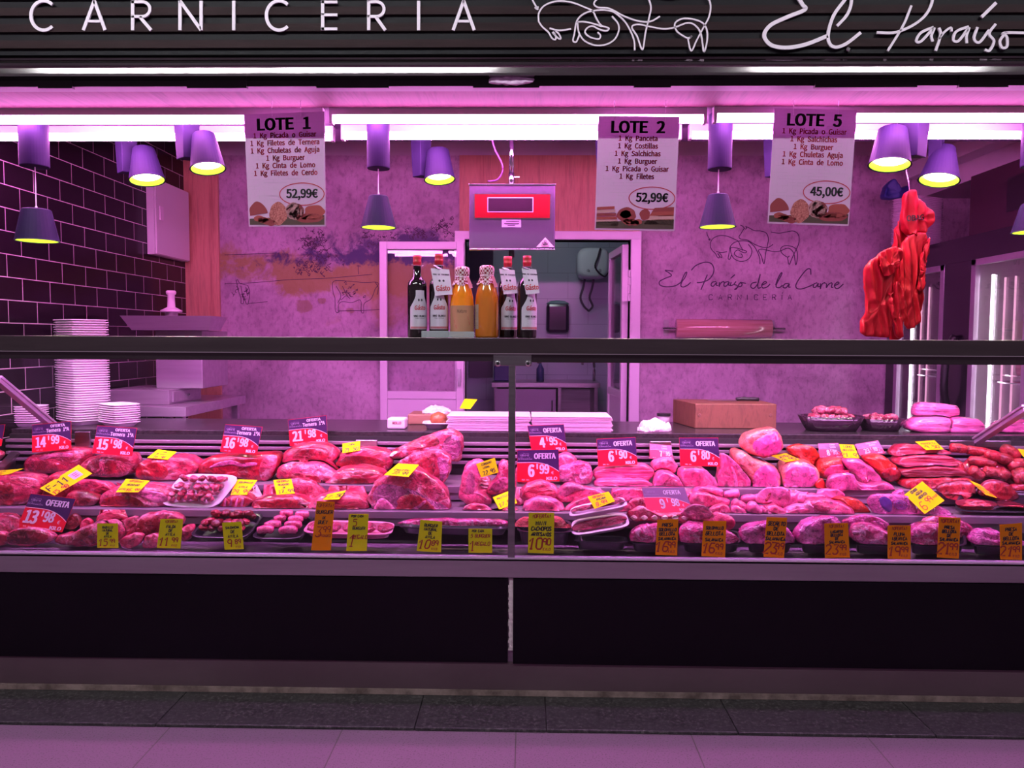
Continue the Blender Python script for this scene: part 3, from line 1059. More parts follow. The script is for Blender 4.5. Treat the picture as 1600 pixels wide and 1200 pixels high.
ANIMALS = [[(435, 115), (440, 140), (452, 165), (462, 182), (450, 176), (465, 172)],
           [(465, 240), (466, 200), (490, 165), (540, 145), (600, 150), (660, 175), (690, 192), (705, 225), (725, 258), (757, 272), (745, 284), (715, 276), (690, 262), (668, 270), (658, 292), (680, 314), (715, 322), (722, 305), (710, 290)],
           [(465, 240), (480, 265), (505, 290), (520, 318), (534, 325), (536, 308), (525, 288)], [(522, 290), (545, 318), (557, 320), (550, 300), (535, 285)], [(510, 272), (550, 282), (600, 275)],
           [(635, 300), (622, 335), (608, 330), (614, 295), (625, 235), (660, 200), (715, 187), (760, 190), (790, 205), (830, 250), (860, 320), (865, 375)],
           [(770, 215), (795, 250), (798, 285), (780, 325), (745, 348), (700, 352), (655, 330), (632, 290), (626, 240)], [(626, 242), (660, 242), (700, 253), (728, 264)],
           [(705, 60), (725, 70), (745, 92), (758, 84), (748, 72), (775, 82), (820, 105), (870, 108), (915, 125), (932, 170), (925, 220), (910, 290), (897, 372), (875, 310), (853, 266), (880, 254), (930, 265), (985, 275), (1030, 268), (1080, 248), (1112, 255), (1138, 290), (1147, 345), (1154, 382), (1166, 330), (1165, 280), (1145, 245), (1100, 228), (1060, 228), (1032, 250), (1040, 285), (1070, 310), (1088, 318), (1102, 308), (1088, 322)],
           [(1086, 322), (1100, 378), (1122, 330), (1150, 270), (1175, 215), (1180, 160), (1165, 125), (1130, 108), (1080, 115), (1020, 125), (955, 118)],
           [(735, 88), (710, 130), (695, 156), (712, 174), (760, 180), (820, 215), (880, 238), (930, 240), (970, 216)]]
R = Raised(YH + 0.001, 0.005)
for ln in ANIMALS:
    q = smooth_line([Vector((935.5 + (x / 5.161 - 138.5) * 1.938, 70.7 + (y / 5.161 - 68.2) * 1.72)) for x, y in ln], 6)
    R.line(q, 2.4)
R.mb.build('animal_drawing', M['inkwhite'], sg)
R = Raised(YH, 0.006)
HEAD = [([(545, -30), (575, 20), (586, 44), (500, 80), (425, 118), (398, 165), (430, 208), (500, 220), (590, 205), (692, 165)], 6),
        ([(803, -30), (800, 20), (780, 70), (735, 120)], 4.5), ([(800, -40), (770, 0), (720, 70), (695, 150), (700, 200), (730, 218), (780, 200), (845, 150)], 5),
        ([(1080, 25), (1040, 120), (970, 235)], 3.5), ([(1180, -30), (1172, 20), (1140, 75), (1080, 120), (1000, 150), (920, 150)], 4),
        ([(1182, 125), (1125, 150), (1102, 188), (1125, 190), (1183, 130), (1172, 165), (1178, 192)], 4), ([(1207, 128), (1215, 160), (1192, 235)], 4), ([(1206, 180), (1235, 145), (1262, 128), (1266, 145)], 3.5),
        ([(1345, 122), (1288, 145), (1274, 185), (1300, 187), (1345, 128), (1335, 165), (1336, 200)], 4), ([(1386, 125), (1370, 178), (1395, 195), (1440, 138)], 4), ([(1405, 78), (1472, 12)], 5),
        ([(1470, 110), (1440, 155), (1462, 190), (1442, 233), (1420, 230)], 4), ([(1520, 148), (1490, 188), (1500, 220), (1522, 214), (1522, 172), (1508, 152), (1620, 152)], 4)]
for ln, ww in HEAD:
    R.line(smooth_line([Vector((1060 + x / 2.963, y / 2.963)) for x, y in ln], 7), ww)
R.mb.build('script_lettering', M['inkwhite'], sg)
q = P(1326, 77, YH)
MB().lathe((q.x, YH - 0.004, q.z), [(0, 0.004), (0.004, 0.008), (0.015, 0.008)], V(0, 1, 0), 16).build('bolt', M['chrome'], sg)

# roller shutter rail under the sign
z0, z1 = P(800, 117.5, YH - 0.03).z, P(800, 84, YH - 0.02).z
pr = []
for y, z in ((0.03, z1), (0.0, z1 - 0.004), (-0.002, z1 - 0.012), (-0.010, z1 - 0.021), (-0.024, z1 - 0.027), (-0.031, z1 - 0.032), (-0.031, z1 - 0.040), (-0.022, z1 - 0.046), (-0.024, z0 + 0.010), (-0.028, z0), (0.03, z0)):
    pr.append((YH + y, z))
mb = MB().rings([[V(x, y, z) for y, z in pr] for x in (-3.0, 3.2)])
rl = mb.build('shutter_rail', plain('shutter_alloy', (0.42, 0.36, 0.39), 0.10, 1.0), smooth=False)
recenter(rl, (0, YH, z0))
tag(rl, 'bright metal bottom rail of the roller shutter beneath the shop sign', 'shutter rail')

# crumpled clear plastic over the shutter slot
# ------------------------------------------------------------------ logo and ink drawing on the back wall
YL = YB - 0.0015
lg = thing('wall_logo', 'dark line drawn animals and handwritten shop name on the concrete wall', 'wall logo', P(1170, 410, YL))
LOGO = plain('logo_purple', (0.05, 0.012, 0.07), 0.5)
R = Raised(YL, 0.001)
def w6(x, y): return Vector((1020 + x / 5.161, 340 + y / 5.161))
for ln in ANIMALS:
    R.line(smooth_line([w6(*p) for p in ln], 6), 1.25)
R.mb.build('animal_drawing', LOGO, lg)
R = Raised(YL, 0.001)
SCRIPT = [[(165, 432), (100, 425), (130, 445), (150, 468), (100, 490), (55, 515), (60, 545), (110, 558), (180, 550), (230, 520)],
          [(225, 530), (240, 490), (262, 447), (274, 442), (262, 478), (235, 518), (226, 548), (245, 560), (280, 545), (305, 522)],
          [(310, 425), (350, 385), (420, 360), (470, 370), (492, 410), (485, 455), (450, 500), (400, 520), (355, 525)], [(440, 460), (415, 520), (388, 582)],
          [(512, 515), (480, 522), (470, 545), (488, 553), (515, 523), (512, 545), (528, 548)], [(537, 520), (535, 556), (546, 530), (570, 515), (574, 525)],
          [(612, 515), (580, 525), (574, 550), (594, 551), (616, 521), (612, 545), (626, 546)], [(632, 520), (627, 549), (652, 540)], [(628, 490), (662, 460)],
          [(672, 515), (656, 538), (680, 548), (676, 574), (660, 578), (692, 558)], [(706, 523), (690, 548), (708, 557), (720, 537), (706, 523), (752, 531)],
          [(838, 520), (800, 530), (790, 558), (815, 570), (848, 530), (867, 456), (848, 530), (850, 568), (872, 563)],
          [(880, 546), (915, 526), (905, 515), (880, 540), (886, 567), (920, 560), (946, 536)],
          [(990, 545), (1010, 490), (1034, 447), (1040, 456), (1002, 528), (995, 558), (1020, 565), (1046, 545)],
          [(1096, 530), (1065, 536), (1050, 560), (1074, 566), (1100, 535), (1096, 560), (1112, 560)],
          [(1275, 460), (1270, 416), (1240, 420), (1190, 480), (1155, 540), (1162, 570), (1200, 575), (1260, 555), (1292, 540)],
          [(1326, 525), (1300, 536), (1295, 560), (1314, 560), (1335, 530), (1331, 556), (1347, 555)], [(1352, 530), (1351, 575), (1362, 540), (1385, 525), (1392, 535)],
          [(1402, 530), (1400, 565), (1416, 540), (1440, 526), (1446, 536), (1441, 562), (1457, 560)], [(1465, 550), (1500, 531), (1490, 520), (1465, 545), (1476, 570), (1500, 568), (1537, 535)]]
for ln in SCRIPT:
    R.line(smooth_line([w6(*p) for p in ln], 6), 1.7)
R.mb.build('script_lettering', LOGO, lg)
R = Raised(YL, 0.001)
for ch, x in zip('CARNICERIA', (468, 545, 622, 698, 762, 834, 905, 978, 1042, 1105)):
    for g in HAND[ch]:
        R.line([w6(x + (a - 2) * 7.2, 662 - b * 6.6) for a, b in (smooth_line([Vector(p) for p in g], 4) if ch == 'C' else g)], 1.1)
R.line([w6(1042, 612), w6(1050, 603)], 1.1)
R.mb.build('small_lettering', LOGO, lg)

R = Raised(YL, 0.001)
def w5(x, y): return Vector((340 + x / 4.1026, 330 + y / 4.1026))
INK = [[(735, 460), (740, 520), (752, 560), (756, 640), (778, 645), (775, 600), (800, 580), (860, 586), (915, 570), (920, 640), (936, 650), (940, 592), (985, 560), (1010, 500), (1030, 470), (1015, 455), (940, 458), (860, 450), (760, 445), (735, 460)],
       [(1010, 455), (1030, 490), (1022, 535)], [(800, 480), (830, 540), (850, 560)], [(760, 480), (790, 540), (770, 590)],
       [(120, 440), (130, 500), (150, 560), (150, 590), (165, 590), (170, 560), (184, 592), (196, 590), (205, 530), (195, 480), (170, 470), (142, 462), (125, 435)],
       [(150, 480), (160, 540), (172, 560)], [(180, 485), (190, 540)], [(45, 465), (200, 460), (330, 450), (480, 438), (700, 430), (990, 405)], [(195, 592), (260, 586), (320, 580)], [(770, 640), (940, 636), (1040, 630)],
       [(900, 345), (905, 405)], [(890, 350), (915, 352)], [(45, 280), (200, 275), (400, 268)]]
for ln in INK:
    R.line(smooth_line([w5(*p) for p in ln], 5), 0.9)
rr = random.Random(3)
for (cx, cy, sx, sy, n) in ((620, 200, 95, 60, 60), (610, 370, 120, 45, 44), (160, 520, 40, 60, 10), (850, 520, 90, 50, 14), (1450, 100, 70, 50, 34), (1290, 140, 110, 40, 30), (1000, 180, 120, 50, 24), (660, 290, 120, 35, 22)):
    for i in range(n):
        x, y = cx + rr.gauss(0, sx * 0.5), cy + rr.gauss(0, sy * 0.5)
        p = [(x, y)]
        for k in range(5):
            x += rr.uniform(-14, 14)
            y += rr.uniform(-12, 12)
            p.append((x, y))
        R.line(smooth_line([w5(*q) for q in p], 3), 0.8)
R.line([w5(640, 130), w5(680, 230), w5(715, 280)], 0.8)
mu = R.mb.build('ink_drawing', plain('mural_ink', (0.06, 0.02, 0.06), 0.6))
recenter(mu, P(520, 430, YL))
tag(mu, 'ink sketch of grazing cattle and trees over the ochre wash on the wall', 'wall drawing')

# ------------------------------------------------------------------ hanging offer posters
POST, nt, b = new_mat('poster_paper')
_p = paper('poster_paper_white', (0.62, 0.43, 0.62), 0.30)
photo_mats = [plain('photo_red', (0.24, 0.012, 0.03), 0.6), plain('photo_pink', (0.52, 0.20, 0.26), 0.6), plain('photo_dark', (0.06, 0.018, 0.02), 0.6), plain('photo_orange', (0.33, 0.03, 0.04), 0.6), mottled('photo_mince', (0.22, 0.02, 0.03), (0.55, 0.14, 0.15), 190, 0.6)]
GREYL = plain('poster_brick_lines', (0.50, 0.40, 0.50), 0.7)


def poster(quad, title, items, price, kind, name_label):
    Y = 2.90
    tl, tr, br, bl = [P(x, y, Y) for x, y in quad]
    o = board('poster', tl, tr, br, bl, _p, 0.0008)
    tag(o, name_label, 'poster', 'hanging offer posters')
    s, n = quad_sheet(tl, tr, br, bl, 0.0010)
    s3, _ = quad_sheet(tl, tr, br, bl, 0.0014)
    mb = MB()
    rr = random.Random(len(items) + kind)
    for r in range(26):
        v = 0.03 + r * 0.029
        if v > 0.80:
            break
        for k in range(7):
            if rr.random() < 0.7:
                u = rr.uniform(0.02, 0.8)
                s.line(mb, [(u, v), (min(0.98, u + rr.uniform(0.05, 0.2)), v)], 0.0016)
        for k in range(8):
            u = (k + (r % 2) * 0.5) / 8 + 0.03
            if rr.random() < 0.6 and u < 0.98:
                s.line(mb, [(u, v), (u, v + 0.029)], 0.0016)
    mb.build('brick_print', GREYL, o)
    mb = MB()
    s3.text(mb, title, 0.49, 0.145, 0.100, 0.98, 0.030)
    s3.text(mb, price, 0.70, 0.745, 0.074, 0.92, 0.022)
    mb.build('title_lettering', M['ink'], o)
    mb = MB()
    v = 0.215
    for it in items:
        s3.text(mb, it, 0.5, v, 0.044, 0.86, 0.018)
        v += 0.0665
    el = [(0.70 + 0.285 * cos(2 * pi * i / 48), 0.715 + 0.098 * sin(2 * pi * i / 48)) for i in range(49)]
    s3.line(mb, el, 0.008)
    mb.build('item_lettering', M['inkred'], o)
    # the strip of printed meat
    s2, _ = quad_sheet(tl, tr, br, bl, 0.0018)
    s4, _ = quad_sheet(tl, tr, br, bl, 0.0022)
    mb = MB()
    mb.mi = 2
    s2.poly(mb, [(0.015, 0.93), (0.985, 0.90), (0.985, 0.985), (0.015, 0.985)])

    def blobp(cx, cy, rx, ry, mi, a0=0, a1=360, sh=s4):
        mb.mi = mi
        pts = [(cx + rx * (1 + 0.06 * sin(5 * t + cx * 9)) * cos(t), cy - ry * (1 + 0.06 * sin(4 * t + cx * 5)) * sin(t)) for t in [radians(a0 + (a1 - a0) * i / 28) for i in range(28)]]
        sh.poly(mb, pts)
    if kind == 1:
        blobp(0.13, 0.88, 0.115, 0.10, 0, 0, 200, s2)
        for k in range(4):
            blobp(0.14 + k * 0.05, 0.93 + k * 0.012, 0.07, 0.028, (3, 0)[k % 2])
        blobp(0.39, 0.885, 0.115, 0.10, 4)
        for k in range(4):
            blobp(0.575 + k * 0.02, 0.86 + k * 0.004, 0.09, 0.072, (1, 0)[k % 2])
            blobp(0.573 + k * 0.02, 0.862 + k * 0.004, 0.085, 0.069, 1)
        blobp(0.86, 0.87, 0.13, 0.06, 3, 0, 360, s2)
        for k in range(7):
            s4.line(mb, [(0.76 + k * 0.034, 0.83 + k * 0.006), (0.73 + k * 0.036, 0.90 + k * 0.006)], 0.006)
        blobp(0.79, 0.925, 0.18, 0.042, 0)
        blobp(0.80, 0.918, 0.14, 0.022, 3)
    else:
        for k in range(6):
            mb.mi = (3, 1, 0)[k % 3]
            s2.poly(mb, [(0.02, 0.80 + k * 0.028), (0.24 + 0.01 * k, 0.79 + k * 0.03), (0.24 + 0.012 * k, 0.815 + k * 0.03), (0.02, 0.825 + k * 0.028)])
        blobp(0.39, 0.865, 0.12, 0.065, 0)
        blobp(0.38, 0.86, 0.07, 0.035, 3)
        blobp(0.62, 0.86, 0.065, 0.05, 0)
        for k in range(5):
            blobp(0.40 + k * 0.035, 0.925 + (k % 2) * 0.01, 0.05, 0.024, (3, 0)[k % 2])
        for k in range(4):
            mb.mi = (0, 3, 1, 4)[k]
            s2.poly(mb, [(0.74 - 0.03 * k, 0.80 + k * 0.035), (0.98, 0.79 + k * 0.035), (0.98, 0.83 + k * 0.04), (0.70 - 0.03 * k, 0.84 + k * 0.035)])
    mb.build('meat_photo', photo_mats, o)
    return o


P1 = poster(((381, 179), (507, 174), (509, 354), (389, 354)), 'LOTE 1', ['1 Kg Picada o Guisar', '1 Kg Filetes de Ternera', '1 Kg Chuletas de Aguja', '1 Kg Burguer', '1 Kg Cinta de Lomo', '1 Kg Filetes de Cerdo'], '52,99€', 1, 'white hanging poster headed LOTE 1 with six items at 52,99')
P2 = poster(((935, 181), (1062, 182), (1054, 361), (929, 359)), 'LOTE 2', ['1 Kg Panceta', '1 Kg Costillas', '1 Kg Salchichas', '1 Kg Burguer', '1 Kg Picada o Guisar', '1 Kg Filetes'], '52,99€', 2, 'white hanging poster headed LOTE 2 beside the scale')
P3 = poster(((1210, 169), (1339, 172), (1326, 353), (1199, 349)), 'LOTE 5', ['1 Kg Picada o Guisar', '1 Kg Salchichas', '1 Kg Burguer', '1 Kg Chuletas Aguja', '1 Kg Cinta de Lomo'], '45,00€', 1, 'white hanging poster headed LOTE 5 with a 45,00 price')
for o, pts in ((P1, ((425, 168), (470, 168))), (P2, ((960, 176), (1040, 176))), (P3, ((1240, 166), (1310, 166)))):
    for px, py in pts:
        a = P(px, py + 14, 2.90)
        MB().tube([a, V(a.x, 2.90, ZS + 0.01)], 0.0012, 6).build('hanging_thread', M['inkwhite'], o)

# ------------------------------------------------------------------ hanging scale
YSC = 3.33
a, c = P(733, 290, YSC), P(867, 389, YSC)
sc = thing('hanging_scale', 'steel hanging shop scale with a red display over the bottles', 'scale', ((a.x + c.x) / 2, YSC, c.z))
MB().box(a.x, c.x, YSC, YSC + 0.055, c.z, a.z).build('scale_housing', plain('scale_steel', (0.46, 0.30, 0.56), 0.2, 0.9), sc, bevel=0.004)  # the purple reflection on the housing is put into its colour
MB().box(a.x - 0.002, c.x + 0.002, YSC - 0.003, YSC + 0.058, a.z, a.z + 0.008).build('top_edge', M['chrome'], sc, bevel=0.002)
MB().box(a.x, c.x, YSC - 0.004, YSC + 0.01, c.z - 0.007, c.z).build('bottom_lip', M['chrome'], sc, bevel=0.001)
q0, q1 = P(742, 304, YSC), P(859, 341, YSC)
MB().box(q0.x - 0.003, q1.x + 0.003, YSC - 0.004, YSC, q1.z - 0.003, q0.z + 0.003).build('display_bezel', M['chrome'], sc)
MB().box(q0.x, q1.x, YSC - 0.008, YSC - 0.0035, q1.z, q0.z).build('display_panel', plain('display_red', (0.22, 0.001, 0.008), 0.3), sc)
q0, q1 = P(763, 310, YSC), P(832, 331, YSC)
MB().box(q0.x - 0.003, q1.x + 0.003, YSC - 0.0085, YSC - 0.0079, q1.z - 0.003, q0.z + 0.003).build('window_border', M['inkwhite'], sc)
MB().box(q0.x, q1.x, YSC - 0.0095, YSC - 0.0084, q1.z, q0.z).build('display_window', plain('display_dark', (0.035, 0.016, 0.03), 0.15), sc)
st = board('sticker', *[P(x, y, YSC - 0.001) for x, y in ((784, 341), (814, 341), (814, 355), (784, 355))], plain('sticker_lilac', (0.62, 0.5, 0.78), 0.5), 0.0008, sc)
s, _ = quad_sheet(*[P(x, y, YSC - 0.0012) for x, y in ((784, 341), (814, 341), (814, 355), (784, 355))])
mb = MB()
for v, u0, u1 in ((0.35, 0.22, 0.9), (0.62, 0.12, 0.9), (0.8, 0.3, 0.7)):
    s.line(mb, [(u0, v), (u1, v)], 0.09)
mb.build('sticker_print', M['cable'], st)
mb = MB()
mb.prism([P(838, 386, YSC - 0.002), P(852, 371, YSC - 0.002), P(866, 386, YSC - 0.002)], V(0, 0.0019, 0))
tri = mb.build('maker_badge', plain('badge_pink', (0.72, 0.5, 0.66), 0.5), sc)
s, _ = quad_sheet(*[P(x, y, YSC - 0.003) for x, y in ((838, 371), (866, 371), (866, 387), (838, 387))])
mb = MB()
s.line(mb, [(0.5 + 0.07 * cos(t), 0.36 + 0.10 * sin(t)) for t in [2 * pi * i / 16 for i in range(17)]], 0.045)
mb2 = [(0.33, 0.5), (0.67, 0.5), (0.70, 0.88), (0.30, 0.88)]
s.line(mb, mb2 + [mb2[0]], 0.05)
s.text(mb, 'NBY', 0.5, 0.78, 0.20, 1.0, 0.03)
mb.build('badge_print', M['ink'], tri)
zp0 = a.z + 0.006
xs_ = P(799, 260, YSC).x
MB().lathe((xs_, YSC + 0.028, zp0 + 0.05), [(0, 0.0105), (ZS + 0.006 - zp0 - 0.05, 0.0105)], seg=18).build('hanging_pole', M['chrome'], sc, smooth=True)
col_ = MB().lathe((xs_, YSC + 0.028, zp0), [(0, 0.013), (0.052, 0.013)], seg=18).build('pole_collar', M['chrome'], sc, smooth=True)
MB().tube([(xs_, YSC + 0.028, zp0 + 0.035), (xs_ + 0.035, YSC + 0.028, zp0 + 0.035)], 0.003).build('clamp_screw', M['chrome'], col_)
pts = smooth_line([P(*p, YSC + 0.03) for p in ((768, 215), (774, 235), (784, 255), (785, 268), (778, 280), (768, 283), (762, 283))], 5)
MB().tube(pts, 0.004).build('cable', plain('purple_cable', (0.10, 0.02, 0.12), 0.4), sc, smooth=True)
xx = P(799, 395, YSC).x
MB().lathe((xx, YSC + 0.028, c.z - 0.042), [(0, 0.008), (0.008, 0.008), (0.0085, 0.013), (0.036, 0.013)], seg=14).build('socket', M['black'], sc)
# ------------------------------------------------------------------ meat materials
BEEF = meat('dark_beef', (0.26, 0.008, 0.022), (0.48, 0.018, 0.045), (0.66, 0.18, 0.22), 16, 0.62, 0.03)
LEAN = meat('lean_beef', (0.30, 0.006, 0.018), (0.50, 0.014, 0.036), (0.52, 0.06, 0.08), 20, 0.66, 0.03, bmp=0.2)
VEAL = meat('veal_outside', (0.52, 0.045, 0.075), (0.66, 0.12, 0.15), (0.82, 0.40, 0.42), 13, 0.56, 0.05, (0.7, 1, 1.2))
FATTY = meat('fat_marbled', (0.56, 0.06, 0.09), (0.72, 0.22, 0.24), (0.84, 0.52, 0.52), 18, 0.52, 0.07)
FAT = meat('meat_fat', (0.70, 0.34, 0.34), (0.82, 0.50, 0.50), (0.62, 0.20, 0.22), 14, 0.62, 0.05, bmp=0.3)
PORK = meat('pork', (0.70, 0.14, 0.18), (0.80, 0.27, 0.31), (0.86, 0.52, 0.54), 15, 0.60, 0.05, bmp=0.25)
LOIN = meat('pork_loin_meat', (0.68, 0.13, 0.19), (0.76, 0.20, 0.26), (0.85, 0.42, 0.45), 9, 0.68, 0.03, bmp=0.15)
SKIN = meat('pork_skin', (0.80, 0.33, 0.36), (0.86, 0.44, 0.46), (0.70, 0.16, 0.18), 9, 0.66, 0.05, bmp=0.25, rough=0.35)
BELLY = meat('pork_belly', (0.74, 0.24, 0.28), (0.84, 0.46, 0.48), (0.52, 0.05, 0.08), 9, 0.52, 0.08, (0.22, 1, 2.6))
HAM = meat('cooked_ham', (0.72, 0.19, 0.30), (0.78, 0.26, 0.37), (0.86, 0.48, 0.56), 12, 0.64, 0.02, bmp=0.1)
CRUST = meat('ham_crust', (0.62, 0.34, 0.12), (0.76, 0.60, 0.22), (0.80, 0.56, 0.40), 10, 0.6, 0.06, bmp=0.25)
ADOBO = meat('paprika_loin', (0.62, 0.045, 0.012), (0.78, 0.11, 0.025), (0.80, 0.20, 0.12), 14, 0.62, 0.05)
SMOKE = meat('smoked_rib', (0.48, 0.045, 0.035), (0.68, 0.12, 0.085), (0.74, 0.28, 0.22), 12, 0.58, 0.06, (1, 1, 0.6))
SMOKED = meat('smoked_dark', (0.20, 0.012, 0.025), (0.38, 0.03, 0.05), (0.56, 0.20, 0.22), 10, 0.58, 0.06, (0.4, 1, 2))
CHOR = meat('chorizo_skin', (0.38, 0.016, 0.020), (0.54, 0.04, 0.04), (0.68, 0.20, 0.18), 34, 0.64, 0.04, rough=0.3)
BACON = meat('bacon', (0.40, 0.02, 0.045), (0.56, 0.05, 0.08), (0.84, 0.46, 0.46), 8, 0.50, 0.10, (0.16, 1, 3.2))
HERB = meat('herb_loin', (0.74, 0.26, 0.32), (0.82, 0.36, 0.42), (0.20, 0.06, 0.07), 34, 0.68, 0.02, bmp=0.1)
WRAP = meat('film_wrapped_meat', (0.62, 0.10, 0.20), (0.76, 0.26, 0.40), (0.86, 0.56, 0.70), 20, 0.54, 0.07, rough=0.10, coat=1.0, bmp=0.75)
WRAPW = meat('film_wrapped_pale', (0.70, 0.28, 0.42), (0.80, 0.44, 0.58), (0.66, 0.10, 0.22), 19, 0.60, 0.06, rough=0.10, coat=1.0, bmp=0.8)
MINCE = meat('minced_meat', (0.60, 0.07, 0.12), (0.74, 0.17, 0.22), (0.84, 0.48, 0.50), 60, 0.55, 0.08, bmp=0.8, dist=0.3)
BONE = plain('bone', (0.80, 0.55, 0.58), 0.4)
DRYFAT = meat('dry_aged_fat', (0.36, 0.14, 0.20), (0.58, 0.30, 0.36), (0.20, 0.03, 0.07), 22, 0.60, 0.05, bmp=0.7)
TRAYBLK = plain('black_foam_tray', (0.012, 0.010, 0.016), 0.3, coat=0.3)
DECK = {1: (Z1, 2.855, 2.97), 2: (Z2, 3.045, 3.14), 3: (Z3, 3.235, 3.36)}
BODIES = []

PROF = [(0.0, 0.02), (0.0, 0.25), (0.003, 0.45), (0.015, 0.62), (0.035, 0.76), (0.075, 0.88), (0.14, 0.96), (0.28, 1.0), (0.55, 0.98), (0.78, 0.88), (0.92, 0.66), (1.0, 0.30), (1.0, 0.02)]
PROF_CUT = [(0.0, 0.02), (-0.005, 0.25), (-0.008, 0.45), (-0.006, 0.65), (-0.003, 0.80), (0.0, 0.91), (0.025, 0.97), (0.08, 1.0), (0.5, 1.0), (0.78, 0.90), (0.92, 0.68), (1.0, 0.32), (1.0, 0.02)]


def place(out, row, Y=None):
    if Y is not None:
        return Y
    z, ya, yb = DECK[row]
    px, py = max(out, key=lambda p: p[1])
    return min(max(PZ(px, py, z).y, ya), yb)


def blob_mesh(out, Y, depth, cut=False, amp=0.005, freq=22.0, n=44, pleat=0.0, pf=60.0, floor=None, seed=0.0, grow=1.0):
    prof = PROF_CUT if cut else PROF
    loop = smooth_loop(out, n)
    wide = max(prof, key=lambda t: t[1])[0] * depth * 0.6
    pts = [P(p.x, p.y, Y + wide) for p in loop]
    zmin = min(p.z for p in pts)
    cen = sum(pts, Vector()) / n
    cen.z = zmin + (cen.z - zmin) * 0.75
    rr = []
    for t, s in prof:
        rr.append([V(cen.x + (p.x - cen.x) * s * grow, Y + t * depth, cen.z + (p.z - cen.z) * s * grow) for p in pts])
    sd = V(seed, seed * 1.7, seed * 0.3)
    for r in rr:
        for p in r:
            q = p * freq + sd
            d = noise.noise_vector(q) * amp + noise.noise_vector(q * 2.7) * amp * 0.45 + noise.noise_vector(q * 6.1) * amp * 0.16
            d.y += abs(noise.noise(q * 1.3)) * amp * 0.9
            if pleat:
                d.y += pleat * math.asin(sin(pf * (p.x + 0.12 * (p.z - cen.z)) + 5 * noise.noise(p * 5 + sd))) * 0.75
            p += d
            if p.z < zmin:
                p.z = zmin
            if floor is not None and p.z < floor:
                p.z = floor
    return rr, zmin


_seed = [0.0]


def face_patch(bvh, poly, Yf, lift=0.003, amp=0.0015, n=40, levels=6):
    """skin lying on the front of a body, outlined in photograph pixels"""
    loop = smooth_loop(poly, n)
    c = sum(loop, Vector((0, 0))) / n
    rr = []
    last = Yf
    for k in range(levels + 1):
        s = (1 - k / levels) if k < levels else 0.02
        s = s if k else 1.0
        ring = []
        for p in loop:
            q = c + (p - c) * s
            d = ray(q.x, q.y).normalized()
            h = bvh.ray_cast(CAM, d)
            if h[0] is None:
                ring.append(None)
            else:
                off = lift * (0.25 if k == 0 else 1.0)
                w = h[0] - d * off
                w += noise.noise_vector(w * 60) * amp
                ring.append(w)
        rr.append(ring)
    good = [p for r in rr for p in r if p is not None]
    if not good:
        return None
    Ym = sum(p.y for p in good) / len(good)
    for k, ring in enumerate(rr):
        s = (1 - k / levels) if k < levels else 0.02
        for j in range(n):
            if ring[j] is None:
                # fall back on the nearest ring inwards that did meet the body
                for kk in range(k + 1, levels + 1):
                    if rr[kk][j] is not None:
                        q = c + (loop[j] - c) * s
                        ring[j] = P(q.x, q.y, rr[kk][j].y)
                        break
                else:
                    q = c + (loop[j] - c) * s
                    ring[j] = P(q.x, q.y, Ym)
    mb = MB()
    mb.rings(rr, cap0=False, cap1=True)
    return mb


QUEUE = []
SOLID = []


def deck_z(x, y):
    return Z3 if y > Y3 - 0.03 else Z2 if y > Y2 - 0.03 else Z1


def cutm(name, label, cat, out, mat, row=2, Y=None, depth=0.12, cut=False, faces=(), group=None, amp=0.0065, freq=22.0, pleat=0.0, pf=60.0, n=48, grow=1.01, post=None, deck=True, top=None, tray=None):
    QUEUE.append((place(out, row, Y), len(QUEUE), (name, label, cat, out, mat, depth, cut, faces, group, amp, freq, pleat, pf, n, grow, post, deck, top, tray)))


def settle(p, lo, hi):
    """a soft body gives way where it meets one already lying there"""
    for b0, b1, bv in SOLID:
        if all(lo[i] < b1[i] and hi[i] > b0[i] for i in range(3)) and all(b0[i] - 0.003 < p[i] < b1[i] + 0.003 for i in range(3)):
            co, nn_, _, dd_ = bv.find_nearest(p, 0.08)
            if co is not None:
                s_ = (p - co).dot(nn_)
                if s_ < 0.006:
                    p = co + nn_ * 0.006 if s_ < 0 else p + nn_ * (0.006 - s_)
    return p


def solid(mb):
    bm_ = bmesh.new()
    for p in mb.v:
        bm_.verts.new(p)
    bm_.verts.ensure_lookup_table()
    for q in mb.f:
        bm_.faces.new([bm_.verts[i] for i in q])
    bmesh.ops.recalc_face_normals(bm_, faces=bm_.faces)
    bvh = BVHTree.FromBMesh(bm_)
    bm_.free()
    SOLID.append(([min(p[i] for p in mb.v) for i in range(3)], [max(p[i] for p in mb.v) for i in range(3)], bvh))
    return bvh


TRAYS = []


def on_tray(p, tr):
    """what lies in a tray is heaped up to its rim"""
    c4, nrm, h = tr
    d = p - c4[0]
    a, b_ = c4[1] - c4[0], c4[3] - c4[0]
    u, v, t = d.dot(a) / a.length_squared, d.dot(b_) / b_.length_squared, d.dot(nrm)
    if -0.12 < u < 1.12 and -0.2 < v < 1.2 and -h - 0.06 < t < 0.005:
        p = p + nrm * (0.005 - t)
    return p


